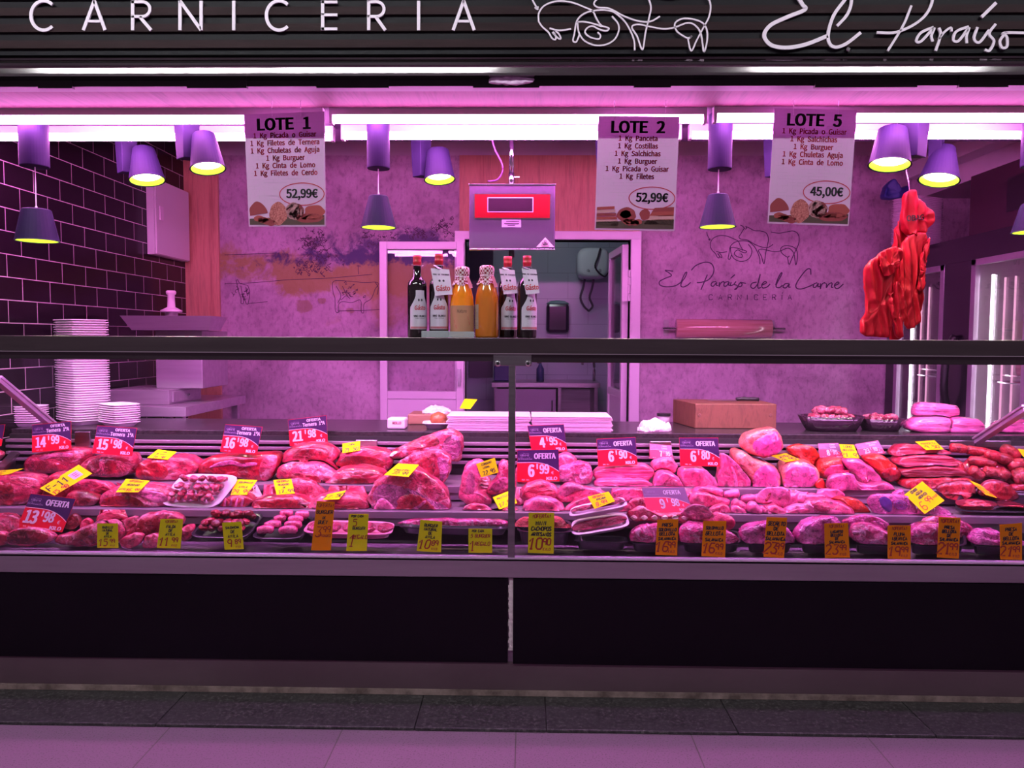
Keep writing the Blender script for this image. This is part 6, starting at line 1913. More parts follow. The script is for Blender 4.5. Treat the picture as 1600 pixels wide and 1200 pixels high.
hand_card('large yellow card reading cerdo at 6,99, turned on its corner', ((1413, 773), (1441, 752), (1476, 782), (1445, 803)), YEL, [('CERDO', 0.4, 0.14, 0.09, 'k', 0.03), ('AGUJA', 0.5, 0.30, 0.10, 'k', 0.03), ('IBERICO', 0.5, 0.46, 0.09, 'k', 0.03), ('6', 0.2, 0.9, 0.34, 'r', 0.035), ('99', 0.55, 0.76, 0.22, 'r', 0.035), ('KILO', 0.85, 0.72, 0.07, 'r', 0.02)])
hand_card('amber card wedged between the top ham and the right ham', ((1205, 712), (1228, 708), (1250, 718), (1228, 722)), AMB, [('JAMON', 0.5, 0.45, 0.24, 'k', 0.05), ('9.95', 0.5, 0.88, 0.3, 'k', 0.06)])
hand_card('amber card at 21,95 standing between the two grey offer cards', ((1311, 694), (1334, 695), (1343, 716), (1318, 715)), AMB, [('LOMO', 0.5, 0.25, 0.15, 'k', 0.03), ('BELLOTA', 0.5, 0.5, 0.12, 'k', 0.03), ('21.95', 0.5, 0.92, 0.26, 'k', 0.04)])
hand_card('amber card lying on the topmost bacon slab', ((1430, 690), (1460, 688), (1475, 702), (1447, 703)), AMB, [('PANCETA', 0.5, 0.4, 0.18, 'k', 0.04), ('9.50', 0.5, 0.85, 0.3, 'r', 0.06)])
hand_card('thin amber card on edge between the two smoked rib racks', ((1514, 750), (1531, 757), (1558, 778), (1540, 773)), AMB, [('COSTILLA', 0.5, 0.5, 0.14, 'r', 0.03), ('8.95', 0.5, 0.85, 0.2, 'r', 0.04)])
hand_card('amber card in the chorizo heap at the right edge', ((1590, 701), (1622, 706), (1630, 722), (1601, 716)), AMB, [('CHORIZO', 0.5, 0.5, 0.2, 'k', 0.04)])


def offer_card(label, quad, price, top, Yb=None, tilt=0.01, red=None, head=None, group='red and purple offer cards', dx=0.0, second=None):
    red, head = red or CARDRED, head or CARDPUR
    c4 = lay(quad, Yb, tilt)
    o = board('offer_card', *c4, red, 0.0015)
    tag(o, label, 'price card', group)
    s, _ = quad_sheet(*c4, 0.0007)
    s2, _ = quad_sheet(*c4, 0.0013)
    mb = MB()
    cur = [(1 - 0.995 * i / 14, 0.385 + 0.30 * (max(0, (1 - i / 14) - 0.35) / 0.65) ** 2.2) for i in range(15)]
    s.poly(mb, [(0.005, 0.01), (0.995, 0.01)] + cur)
    mb.build('header_band', head, o)
    mb = MB()
    s2.line(mb, [(u, v + 0.012) for u, v in cur], 0.012)
    if second:
        s2.text(mb, top, 0.66, 0.155, 0.095, 1.1, 0.03)
        s2.text(mb, second, 0.66, 0.325, 0.125, 0.85, 0.02)
    else:
        s2.text(mb, top, 0.66, 0.285, 0.165, 0.80, 0.03)
    eu, ce = price
    s2.text(mb, eu, 0.36 + dx, 0.835, 0.36, 0.72, 0.035, 'r')
    s2.text(mb, "'", 0.43 + dx, 0.835, 0.36, 0.6, 0.01)
    s2.text(mb, ce, 0.60 + dx, 0.75, 0.28, 0.72, 0.03)
    s2.text(mb, '€', 0.84, 0.775, 0.10, 1.0, 0.005)
    s2.text(mb, 'KILO', 0.82, 0.955, 0.10, 1.15, 0.03)
    s2.text(mb, 'IVA inc', 0.20, 0.96, 0.045, 1.1, 0.0)
    mb.build('white_lettering', CARDTXT, o)
    mb = MB()
    for ln in ANIMALS[1:10]:
        q = [(0.06 + (x - 440) / 740 * 0.22, 0.10 + (y - 60) / 320 * 0.11) for x, y in ln]
        s2.line(mb, q, 0.007)
    for ln in SCRIPT:
        q = [(0.02 + (x - 50) / 1480 * 0.34, 0.22 + (y - 360) / 220 * 0.085) for x, y in ln]
        s2.line(mb, q, 0.008)
    mb.build('small_logo', plain('card_logo', (0.35, 0.25, 0.42), 0.5), o)
    return o


offer_card('offer card cut by the left edge of the photo', ((-53, 668), (8, 663), (2, 697), (-58, 702)), ('9', '98'), 'OFERTA', 3.40)
offer_card('offer card reading Ternera 14,99 kilo', ((50, 664), (111, 658), (111, 702), (50, 707)), ('14', '99'), 'OFERTA', 3.36, second='Ternera 1ªA')
offer_card('offer card reading Ternera 15,98 kilo', ((152, 665), (214, 669), (206, 713), (144, 708)), ('15', '98'), 'OFERTA', 3.25, 0.02, second='Ternera 1ªA')
offer_card('tilted offer card reading 13,98 kilo in the lower left', ((48, 771), (119, 779), (97, 832), (27, 824)), ('13', '98'), 'OFERTA', 2.93, 0.03)
offer_card('offer card reading Ternera 16,98 kilo', ((352, 663), (410, 667), (401, 710), (344, 706)), ('16', '98'), 'OFERTA', 3.262, 0.02, second='Ternera 1ªA')
offer_card('offer card reading Ternera 21,98 kilo', ((450, 656), (510, 649), (512, 691), (453, 697)), ('21', '98'), 'OFERTA', 3.42, second='Ternera 1ªA')
offer_card('offer card reading 4,95 behind the 6,99 card', ((824, 665), (881, 663), (886, 705), (831, 706)), ('4', '95'), 'OFERTA', 3.44, dx=0.05)
offer_card('offer card reading 6,99 kilo just right of the centre post', ((808, 703), (873, 702), (874, 752), (808, 753)), ('6', '99'), 'OFERTA', 3.22, 0.01, dx=0.05)
offer_card('offer card reading 6,90 kilo on the pork belly', ((932, 686), (993, 683), (996, 726), (935, 729)), ('6', '90'), 'OFERTA', 3.285, 0.02, dx=0.05)
offer_card('offer card reading 6,80 kilo on the pork loins', ((1061, 684), (1122, 684), (1125, 729), (1063, 728)), ('6', '80'), 'OFERTA', 3.245, 0.02, dx=0.05)
offer_card('reflection greyed offer card reading 9,98 kilo above the pork ribs', ((1002, 762), (1070, 761), (1082, 800), (1012, 801)), ('9', '98'), 'OFERTA', 2.995, 0.03, CARDPINK, CARDGREY, dx=0.08)  # a reflection's grey is put into this card's header colour
offer_card('small grey offer card reading 7,95 at the back left of the 6,80 card', ((1015, 693), (1049, 696), (1052, 718), (1015, 716)), ('7', '95'), 'Cinta', 3.42, 0.02, CARDPINK, CARDGREY, dx=0.2, second='Lomo')
offer_card('small grey offer card reading 8,95 left of the amber 21,95 card', ((1278, 693), (1310, 692), (1319, 716), (1281, 715)), ('8', '95'), 'Cinta', 3.36, 0.02, CARDPINK, CARDGREY, dx=0.1, second='Lomo')
offer_card('small grey offer card reading 23,99 right of the amber 21,95 card', ((1336, 694), (1372, 688), (1383, 708), (1344, 713)), ('23', '99'), 'Cinta Lomo', 3.40, 0.02, CARDPINK, CARDGREY, dx=0.1, second='Ibérico')

# ------------------------------------------------------------------ bottles on the shelf
WINE = plain('dark_wine_glass', (0.008, 0.004, 0.006), 0.08, coat=0.5)
CAPR = plain('red_capsule', (0.40, 0.008, 0.02), 0.4)
LAB = plain('bottle_label_paper', (0.55, 0.47, 0.60), 0.6)
JUICE = plain('orange_juice', (0.80, 0.23, 0.008), 0.12, coat=0.8)
JUICE2 = plain('amber_juice', (0.52, 0.14, 0.012), 0.12, coat=0.8)


def cyl_sheet(c, r, z0, z1, a0, half):
    """a curved label: a0 is the angle it faces, half its half-angle"""
    def f(u, v):
        a = a0 + (u - 0.5) * 2 * half
        return V(c.x + r * sin(a), c.y - r * cos(a), z1 + (z0 - z1) * v)
    return Sheet(2 * half * r, z1 - z0, f)


def grid_patch(mb, s, n=14, m=10, w=lambda v: 1.0):
    vv = [s.f(0.5 + (i / n - 0.5) * w(j / m), j / m) for j in range(m + 1) for i in range(n + 1)]
    mb.add(vv, [(j * (n + 1) + i, j * (n + 1) + i + 1, (j + 1) * (n + 1) + i + 1, (j + 1) * (n + 1) + i) for j in range(m) for i in range(n)])


def wine(cx, Y, top, label, turn, tagturn):
    base = V(P(cx, 520, Y).x, Y, ZSH)
    H = P(cx, top, Y).z - ZSH
    R_ = 0.0375
    t = thing('wine_bottle', label, 'bottle', base, 'cooking wine bottles on the shelf')
    zsh = H * 0.63
    MB().lathe(base, [(0.0, R_ * 0.9), (0.003, R_ * 0.98), (0.006, R_), (zsh * 0.98, R_), (zsh + 0.012, R_ * 0.93), (zsh + 0.026, R_ * 0.66), (zsh + 0.036, 0.0165), (H * 0.88, 0.0145), (H * 0.90, 0.0145)], seg=36).build('glass_body', WINE, t, smooth=True)
    MB().lathe(base, [(H * 0.87, 0.0155), (H * 0.895, 0.0155), (H * 0.90, 0.0165), (H * 0.93, 0.0165), (H * 0.935, 0.0155), (H * 0.965, 0.0165), (H, 0.0160)], seg=28).build('capsule', CAPR, t, smooth=True)
    s = cyl_sheet(base, R_ + 0.0006, ZSH + H * 0.10, ZSH + H * 0.57, turn, radians(62))
    s2 = cyl_sheet(base, R_ + 0.0011, ZSH + H * 0.10, ZSH + H * 0.57, turn, radians(62))
    mb = MB()
    grid_patch(mb, s, 16, 14, lambda v: 0.42 + 0.58 * min(1, max(0, (v - 0.12) / 0.32)) ** 1.5 if v < 0.44 else 1.0)
    lb = mb.build('label', LAB, t, smooth=True)
    mb = MB()
    s2.text(mb, 'Gásto', 0.5, 0.50, 0.105, 0.8, 0.02, shear=0.12)
    for k in range(16):
        s2.line(mb, [(0.04 + k * 0.06, 0.985), (0.075 + k * 0.06, 0.93)], 0.02)
    mb.build('red_lettering', M['inkred'], lb)
    mb = MB()
    s2.text(mb, 'VINO BLANCO', 0.5, 0.685, 0.05, 0.75, 0.03)
    s2.text(mb, 'PARA COCINAR', 0.5, 0.735, 0.028, 0.9, 0.0)
    for v_ in (0.79, 0.84):
        s2.line(mb, [(0.3, v_), (0.7, v_)], 0.006)
    for du in (-0.07, 0.07):
        mbp = [(0.5 + du + 0.035 * cos(a), 0.25 + 0.035 * sin(a)) for a in [2 * pi * i / 12 for i in range(12)]]
        s2.poly(mb, mbp)
    mb.build('black_lettering', M['ink'], lb)
    if tagturn is not None:
        px0, px1, pt, pb = tagturn
        Yt = Y - R_ - 0.012
        c4 = [P(px0, pt, Y - 0.028), P(px1, pt + 2, Y - 0.026), P(px1 + 5, pb - 1, Yt), P(px0 + 7, pb + 1, Yt)]
        tg = board('neck_tag', *c4, LAB, 0.0008, t)
        s, _ = quad_sheet(*c4, 0.0008)
        mb = MB()
        s.text(mb, 'Gásto', 0.5, 0.84, 0.19, 0.75, 0.02, shear=0.12)
        mb.build('red_lettering', M['inkred'], tg)
        mb = MB()
        s.text(mb, 'VINO DE COCINAR', 0.5, 0.25, 0.055, 0.85, 0.03)
        for du in (-0.12, 0.1):
            s.poly(mb, [(0.5 + du + 0.06 * cos(a), 0.46 + 0.045 * sin(a)) for a in [2 * pi * i / 12 for i in range(12)]])
        mb.build('black_lettering', M['ink'], tg)
        z_ = base.z + H * 0.86
        MB().lathe((base.x, base.y, z_), [(0, 0.0185), (0.0012, 0.0185)], seg=20).bar(V(base.x - 0.012, base.y - 0.015, z_), (c4[0] + c4[1]) / 2, 0.024, 0.001).build('tag_collar', LAB, t)
    else:
        MB().lathe((base.x, base.y, base.z + H * 0.875), [(0, 0.019), (0.0015, 0.024)], V(0.1, -0.1, 1), 20).build('tag_collar', LAB, t)
    return t


wine(652, 2.96, 399, 'dark wine bottle at the left end of the row, tag turned away', radians(26), None)
wine(686, 2.96, 397, 'dark wine bottle second in the row, beside the bright orange juice', radians(8), (673, 702, 419, 461))
wine(793, 3.01, 401, 'dark wine bottle between the amber juice and the last bottle', radians(22), (780, 804, 420, 459))
wine(823, 2.945, 400, 'dark wine bottle at the right end of the row', radians(30), (815, 838, 419, 459))
gm, nt, b = new_mat('gingham_cloth')
tc_ = nt.nodes.new('ShaderNodeTexChecker')
nt.links.new(coords(nt), tc_.inputs['Vector'])
tc_.inputs['Scale'].default_value = 120
tc_.inputs['Color1'].default_value = (0.62, 0.5, 0.55, 1)
tc_.inputs['Color2'].default_value = (0.20, 0.012, 0.03, 1)
nt.links.new(tc_.outputs[0], b.inputs['Base Color'])
setp(b, rough=0.8)


def juice(cx, Y, top, label, mat, front):
    base = V(P(cx, 520, Y).x, Y, ZSH)
    H = P(cx, top, Y).z - ZSH
    R_ = 0.0455
    t = thing('juice_bottle', label, 'bottle', base, 'juice bottles with gingham caps')
    MB().lathe(base, [(0, R_ * 0.88), (0.004, R_ * 0.97), (0.010, R_), (H * 0.46, R_), (H * 0.58, R_ * 0.94), (H * 0.68, R_ * 0.80), (H * 0.77, R_ * 0.62), (H * 0.82, R_ * 0.55)], seg=36).build('juice_body', mat, t, smooth=True)
    mb = MB()
    rr = []
    for z, r, w_ in ((0.735, 0.80, 0.10), (0.76, 0.74, 0.08), (0.80, 0.66, 0.05), (0.845, 0.55, 0.02), (0.87, 0.56, 0.03), (0.90, 0.60, 0.04), (0.95, 0.62, 0.02), (0.985, 0.58, 0.0), (1.0, 0.4, 0.0)):
        rr.append([V(base.x + R_ * (r + w_ * sin(9 * a)) * cos(a), base.y + R_ * (r + w_ * sin(9 * a)) * sin(a), base.z + H * z + (0.006 * sin(5 * a) if z < 0.75 else 0)) for a in [2 * pi * i / 54 for i in range(54)]])
    mb.rings(rr, cap0=False)
    mb.build('gingham_cap', gm, t, smooth=True)
    MB().lathe((base.x, base.y, base.z + H * 0.852), [(0, R_ * 0.56), (0.002, R_ * 0.6), (0.004, R_ * 0.56)], seg=30).build('string', M['inkwhite'], t)
    c4 = [V(base.x + 0.018, base.y - 0.036, base.z + H * 0.86), V(base.x + 0.030, base.y - 0.030, base.z + H * 0.84), V(base.x + 0.043, base.y - 0.030, base.z + H * 0.70), V(base.x + 0.031, base.y - 0.036, base.z + H * 0.69)]
    board('string_tag', *c4, plain('pink_tag', (0.62, 0.16, 0.26), 0.5), 0.001, t)
    if front:
        s = cyl_sheet(base, R_ + 0.0007, ZSH + H * 0.09, ZSH + H * 0.45, 0.05, radians(75))
        s2 = cyl_sheet(base, R_ + 0.0012, ZSH + H * 0.09, ZSH + H * 0.45, 0.05, radians(75))
        mb = MB()
        grid_patch(mb, s)
        lb = mb.build('label', plain('kraft_label', (0.42, 0.20, 0.11), 0.7), t, smooth=True)
        mb = MB()
        s2.text(mb, 'Nature', 0.5, 0.28, 0.13, 0.7, 0.0, shear=0.2)
        s2.line(mb, [(0.05, 0.03), (0.95, 0.03)], 0.02)
        s2.line(mb, [(0.05, 0.96), (0.95, 0.96)], 0.02)
        mb.build('black_lettering', M['ink'], lb)
        mb = MB()
        s2.poly(mb, [(0.24, 0.56), (0.70, 0.42), (0.73, 0.56), (0.27, 0.70)])
        s2.poly(mb, [(0.30, 0.76), (0.74, 0.62), (0.77, 0.74), (0.33, 0.90)])
        mb.build('red_stamp', M['inkred'], lb)
    else:
        s = cyl_sheet(base, R_ + 0.0007, ZSH + H * 0.12, ZSH + H * 0.46, radians(-62), radians(22))
        mb = MB()
        grid_patch(mb, s, 6, 4)
        lb = mb.build('back_label', plain('back_label', (0.34, 0.24, 0.20), 0.7), t)
        s2 = cyl_sheet(base, R_ + 0.0012, ZSH + H * 0.12, ZSH + H * 0.46, radians(-62), radians(22))
        mb = MB()
        for v_ in (0.2, 0.35, 0.6, 0.75, 0.85):
            s2.line(mb, [(0.2, v_), (0.8, v_)], 0.03)
        mb.build('label_print', M['ink'], lb)
    return t


juice(722, 2.945, 417, 'bright orange juice bottle with a kraft label and gingham cap', JUICE, True)
juice(760.5, 2.955, 415, 'amber juice bottle with a gingham cap and no front label', JUICE2, False)
for (px0, px1, pt, lb) in ((659, 701, 517, 'thin stack of leaflets at the foot of the two left wine bottles'), (701, 741, 518, 'thin stack of leaflets at the foot of the labelled juice bottle')):
    Yl = 2.835
    a, c = P(px0, 527, Yl), P(px1, 527, Yl)
    h = P(px0, pt, Yl).z - ZSH
    mb = MB()
    for k in range(5):
        dx = random.uniform(-0.002, 0.002)
        mb.box(a.x + dx, c.x + dx, Yl - 0.012, Yl + 0.026, ZSH + 0.001 + k * h / 5, ZSH + 0.001 + (k + 0.85) * h / 5)
    o = mb.build('leaflets', plain('leaflet_paper', (0.36, 0.38, 0.42), 0.6))
    recenter(o, ((a.x + c.x) / 2, Yl, ZSH))
    tag(o, lb, 'leaflets', 'leaflet stacks on the shelf')

# ------------------------------------------------------------------ foam tray stacks
def foam_proto(w, d, h=0.024, inset=0.02):
    c4 = [V(-w / 2, -d / 2, h), V(w / 2, -d / 2, h), V(w / 2, d / 2, h), V(-w / 2, d / 2, h)]
    mb, _ = tray_mesh(c4, h, inset, 0.005, 0.0025, 32, 7.0)
    return mb


def stack(px, Y, zbase, count, w, d, rot, pitch, label, group):
    x = P(px, 600, Y).x
    first = None
    rr = random.Random(count)
    for k in range(count):
        loc = (x + rr.uniform(-0.0015, 0.0015), Y + rr.uniform(-0.0015, 0.0015), zbase + 0.0005 + k * pitch)
        if first is None:
            first = foam_proto(w, d).build('foam_tray', M['foam'], smooth=True)
            first.modifiers.new('edge', 'EDGE_SPLIT').split_angle = radians(35)
            tag(first, label, 'tray', group)
            first.location = loc
            first.rotation_euler = (0, 0, rot)
        else:
            dup(first, loc, (0, 0, rot + rr.uniform(-0.012, 0.012)))


stack(129, 3.76, ZWT, 43, 0.245, 0.185, radians(-38), (P(129, 500, 3.76).z - ZWT - 0.024) / 42, 'white foam tray in the tall stack standing before the black tiles', 'tall stack of white foam trays')
stack(185, 3.655, ZWT, 9, 0.185, 0.135, radians(-36), 0.0105, 'white foam tray in the short stack right of the tall tray stack', 'short stack of white foam trays')
stack(44, 3.63, ZWT, 8, 0.135, 0.13, radians(0), 0.0105, 'white foam tray in the low stack left of the tall tray stack', 'low stack of white foam trays at the left')
ZFR = 1.95
stack(1424, 5.02, ZFR, 26, 0.275, 0.20, radians(28), (P(1424, 312, 5.02).z - ZFR - 0.024) / 25, 'white foam tray in the stack on top of the fridge behind the red bags', 'stack of white foam trays on the fridge')

# ------------------------------------------------------------------ meat machine and steel table at the left
XT1 = P(383, 616, 5.04).x
zt_ = P(300, 636, 4.15).z
tb = thing('steel_table', 'low stainless steel table under the meat machine at the tiled wall', 'table', ((XL + XT1) / 2, 4.6, 0))
MB().box(XL + 0.01, XT1, 4.15, 5.05, zt_ - 0.055, zt_).build('table_top', M['inox'], tb, bevel=0.003)
for x in (XL + 0.06, XT1 - 0.05):
    for y in (4.2, 5.0):
        MB().box(x - 0.02, x + 0.02, y - 0.02, y + 0.02, 0, zt_ - 0.055).build('leg', M['inox'], tb)
mc = thing('meat_machine', 'stainless steel meat machine with a wide hopper tray and white plunger', 'machine', (-2.0, 4.5, zt_))
xa, xb_ = XL + 0.05, P(264, 620, 4.27).x
zb1 = P(230, 609, 4.27).z
MB().box(xa, xb_, 4.27, 4.70, zt_, zb1).build('drawer_base', M['inox'], mc, bevel=0.003)
dr_ = MB().box(xb_ + 0.0005, xb_ + 0.012, 4.30, 4.66, zt_ + 0.012, zb1 - 0.012).build('drawer', M['inox'], mc, bevel=0.002)
MB().lathe((xb_ + 0.012, 4.48, (zt_ + zb1) / 2), [(0, 0.006), (0.012, 0.009), (0.016, 0.005)], V(1, 0, 0), 14).build('knob', M['chrome'], dr_)
a, c = P(243, 560, 4.40), P(316, 560, 4.40)
zh0, zh1 = P(260, 516, 4.38).z, P(260, 494, 4.38).z
MB().box(a.x, c.x, 4.40, 4.78, zb1, zh0).build('machine_body', M['inox'], mc, bevel=0.004)
a, c = P(187, 494, 4.30), P(330, 494, 4.30)
a.x = max(a.x, XL + 0.008)
mb = MB()
ri = [(a.x + 0.045, c.x - 0.03, 4.34, 4.50, zh0), (a.x, c.x, 4.30, 4.54, zh1), (a.x + 0.004, c.x - 0.004, 4.304, 4.536, zh1), (a.x + 0.048, c.x - 0.033, 4.344, 4.496, zh0 + 0.004)]
mb.rings([[V(x0, y0, z), V(x1, y0, z), V(x1, y1, z), V(x0, y1, z)] for x0, x1, y0, y1, z in ri])
mb.build('hopper_tray', M['inox'], mc)
q = P(268, 494, 4.43)
pl = MB().lathe((q.x, 4.43, zh0 + 0.006), [(0, 0.035), (0.105, 0.035), (0.108, 0.058), (0.118, 0.060), (0.128, 0.042), (0.140, 0.022), (0.215, 0.019), (0.222, 0.026), (0.236, 0.028), (0.244, 0.022)], seg=28)
zs_ = (P(268, 454, 4.43).z - zh0 - 0.006) / 0.244
for p in pl.v:
    p.z = zh0 + 0.006 + (p.z - zh0 - 0.006) * zs_
pl.build('plunger', plain('plunger_white', (0.80, 0.66, 0.76), 0.35), mc, smooth=True)
a, c = P(185, 604, 4.55), P(216, 598, 4.55)

# white cabinet on the tiles
ya, yb = XL * F / (222 - 817) , XL * F / (276 - 817)
za, zb_ = P(222, 277, ya).z, P(222, 397, ya).z
cb = thing('wall_cabinet', 'white metal cabinet hung on the black tiled wall', 'cabinet', (XL, (ya + yb) / 2, zb_))
MB().box(XL + 0.001, XL + 0.05, ya, yb, zb_, za).build('cabinet_body', M['white'], cb, bevel=0.003)
dd = MB().box(XL + 0.0505, XL + 0.062, ya + 0.004, yb - 0.004, zb_ + 0.004, za - 0.004).build('door', M['white'], cb, bevel=0.003)
MB().box(XL + 0.0622, XL + 0.07, ya + 0.045, ya + 0.09, (za + zb_) / 2 - 0.02, (za + zb_) / 2 + 0.07).build('door_catch', M['inkwhite'], dd, bevel=0.002)

# ------------------------------------------------------------------ things on the worktop
a, c = P(606, 672, 3.62), P(634, 653, 3.62)
bx = MB().box(a.x, c.x, 3.60, 3.68, ZWT + 0.0005, c.z).build('white_box', plain('white_plastic', (0.8, 0.62, 0.76), 0.4), bevel=0.008)
recenter(bx, ((a.x + c.x) / 2, 3.64, ZWT))
tag(bx, 'small white box with red print on the worktop left of the chopping board', 'box')
s, _ = quad_sheet(P(609, 657, 3.6), P(631, 657, 3.6), P(631, 664, 3.6), P(609, 664, 3.6), 0.001)
mb = MB()
s.text(mb, 'ROLLO', 0.5, 0.85, 0.6, 0.75, 0.03)
mb.build('red_print', M['inkred'], bx)
a, c = P(640, 645, 3.86), P(783, 645, 3.86)
cbd = MB().box(a.x, c.x, 3.80, 3.985, ZWT + 0.0005, ZWT + 0.052).build('chopping_board', wood('dark_board', (0.20, 0.07, 0.06), (0.34, 0.14, 0.11), 5, (0.5, 6, 6)), bevel=0.006)
recenter(cbd, ((a.x + c.x) / 2, 3.9, ZWT))
tag(cbd, 'dark wooden chopping board lying behind the paper sheets', 'chopping board')
cl = plain('crumpled_cloth', (0.82, 0.58, 0.72), 0.8)


def rag(name, label, px0, px1, ptop, pbot, Y, zb, amp=0.012, fq=34):
    a, c = P(px0, pbot, Y), P(px1, ptop, Y)
    h = P(px0, ptop, Y).z - zb
    bm = bmesh.new()
    bmesh.ops.create_icosphere(bm, subdivisions=5, radius=1.0)
    for v in bm.verts:
        q = v.co.copy()
        f = 0.25 + 0.75 * max(0, q.z)
        d = noise.noise_vector(q * 2.2 + V(px0, 0, 0)) * 0.30 + V(0, 0, abs(noise.noise(q * 4 + V(px0, 1, 2)))) * 0.35
        v.co = V((q.x + d.x * 0.4) * (c.x - a.x) / 2, (q.y + d.y * 0.4) * (c.x - a.x) * 0.35, max(0.0, (q.z * 0.75 + d.z)) * h * 0.95)
    me = bpy.data.meshes.new(name)
    bm.to_mesh(me)
    bm.free()
    me.polygons.foreach_set('use_smooth', [True] * len(me.polygons))
    me.materials.append(cl)
    o = bpy.data.objects.new(name, me)
    COL.objects.link(o)
    o.location = ((a.x + c.x) / 2, Y, zb + 0.0005)
    return tag(o, label, 'cloth')


rag('cloth', 'crumpled white cloth on the dark chopping board', 661, 706, 633, 645, 3.86, ZWT + 0.052)
rag('cloth', 'crumpled white cloth on the worktop right of the paper sheets', 996, 1048, 652, 675, 3.60, ZWT)
c4 = [P(659, 661, 3.585), P(702, 661, 3.585), P(704, 654, 3.715), P(662, 654, 3.715)]
zt3 = ZWT + 0.030
c4 = [V(p.x, p.y, zt3) for p in c4]
mb, nn = tray_mesh(c4, 0.029, 0.014)
o = mb.build('foam_tray', M['foam'], smooth=True)
recenter(o, (c4[0] + c4[2]) / 2 - V(0, 0, 0.03))
tag(o, 'small white foam tray holding a brown ball on the worktop', 'tray')
q = P(685, 650, 3.65)
ball = MB().lathe((q.x, 3.65, ZWT + 0.008), [(0, 0.003), (0.006, 0.02), (0.018, 0.035), (0.036, 0.042), (0.054, 0.036), (0.066, 0.02), (0.072, 0.003)], seg=28)
ball = ball.build('brown_ball', mottled('onion_skin', (0.28, 0.07, 0.035), (0.42, 0.13, 0.06), 30, 0.25), smooth=True)
recenter(ball, (q.x, 3.65, ZWT + 0.008))
tag(ball, 'round brown ball in the small white tray', 'ball')
yc = hand_card('blank yellow card propped on the chopping board', ((726, 623), (746, 624), (735, 639), (718, 638)), YEL, [], 3.84, 0.05)
st_ = paper('wrapping_sheets', (0.84, 0.60, 0.76), 0.1)
for (p0, p1, pt, pb, lb) in ((699, 829, 643, 680, 'thick stack of white wrapping paper left of the other paper stack'), (831, 957, 644, 682, 'thick stack of white wrapping paper right of the centre post')):
    Ys = 3.53
    a, c = P(p0, pb, Ys), P(p1, pt, Ys)
    h = P(p0, pt + 7, Ys).z - ZWT
    n = 26
    mb = MB()
    rr = random.Random(p0)
    for k in range(n):
        dx, dy = rr.uniform(-0.004, 0.004) + 0.003 * sin(k * 0.7), rr.uniform(-0.003, 0.006)
        z0_, z1_ = ZWT + 0.0006 + k * h / n, ZWT + (k + 0.82) * h / n
        sag = rr.uniform(0, 0.004)
        mb.box(a.x + dx, c.x + dx - 0.002, Ys + dy, Ys + 0.24 + dy, z0_, z1_)
    o = mb.build('paper_sheets', st_)
    recenter(o, ((a.x + c.x) / 2, Ys + 0.1, ZWT))
    tag(o, lb, 'paper', 'stacks of wrapping paper')
a = P(1037, 650, 3.85)
jr = thing('jar', 'small jar with a dark lid left of the butcher block', 'jar', (a.x, 3.85, ZWT))
hj = P(1037, 646, 3.85).z - ZWT
MB().lathe((a.x, 3.85, ZWT), [(0, 0.028), (hj * 0.8, 0.03), (hj * 0.85, 0.026)], seg=24).build('jar_body', plain('jar_plastic', (0.5, 0.36, 0.48), 0.3), jr, smooth=True)
MB().lathe((a.x, 3.85, ZWT + hj * 0.8), [(0, 0.034), (hj * 0.22, 0.034)], seg=24).build('lid', M['black'], jr)
# butcher block
Yb0 = 3.72
a, c = P(1086, 660, Yb0), P(1213, 660, Yb0)
zbk = P(1150, 631, Yb0).z
a2, c2 = P(1052, 622, 4.0), P(1190, 622, 4.0)
BW = wood('butcher_block_wood', (0.11, 0.035, 0.024), (0.19, 0.068, 0.044), 4, (5, 5, 1.5))
mb = MB()
poly = [V(a.x, Yb0, 0), V(c.x, Yb0, 0), V(c.x - 0.01, 4.0, 0), V(a.x - 0.055, 4.0, 0)]
mb.rings([[p + V(0, 0, ZWT + 0.0005) for p in poly], [p + V(0, 0, zbk) for p in poly]])
bb = mb.build('butcher_block', BW, bevel=0.004)
recenter(bb, ((a.x + c.x) / 2, 3.86, ZWT))
tag(bb, 'thick wooden butcher block on the worktop with a knife on it', 'butcher block')
for px in (1093, 1204):
    q = P(px, 649, Yb0)
    MB().lathe((q.x, Yb0 - 0.0015, q.z), [(0, 0.007), (0.002, 0.009)], V(0, 1, 0), 16).build('dowel', plain('dowel_dark', (0.16, 0.06, 0.045), 0.6), bb)
kn = thing('knife', 'black handled knife lying on the butcher block', 'knife', (P(1150, 625, 3.9).x, 3.88, zbk + 0.001))
a, m_, c = P(1106, 627, 3.88), P(1150, 627, 3.88), P(1186, 627, 3.88)
MB().prism([V(a.x, 3.88, zbk + 0.004), V(m_.x, 3.868, zbk + 0.004), V(m_.x, 3.90, zbk + 0.004), V(a.x + 0.03, 3.897, zbk + 0.004)], V(0, 0, 0.002)).build('blade', M['steel'], kn)
MB().tube([V(m_.x, 3.884, zbk + 0.010), V(m_.x + 0.03, 3.884, zbk + 0.012), V(c.x - 0.02, 3.884, zbk + 0.011), V(c.x, 3.884, zbk + 0.010)], [0.008, 0.009, 0.0085, 0.0095], 12).build('handle', M['black'], kn, smooth=True)
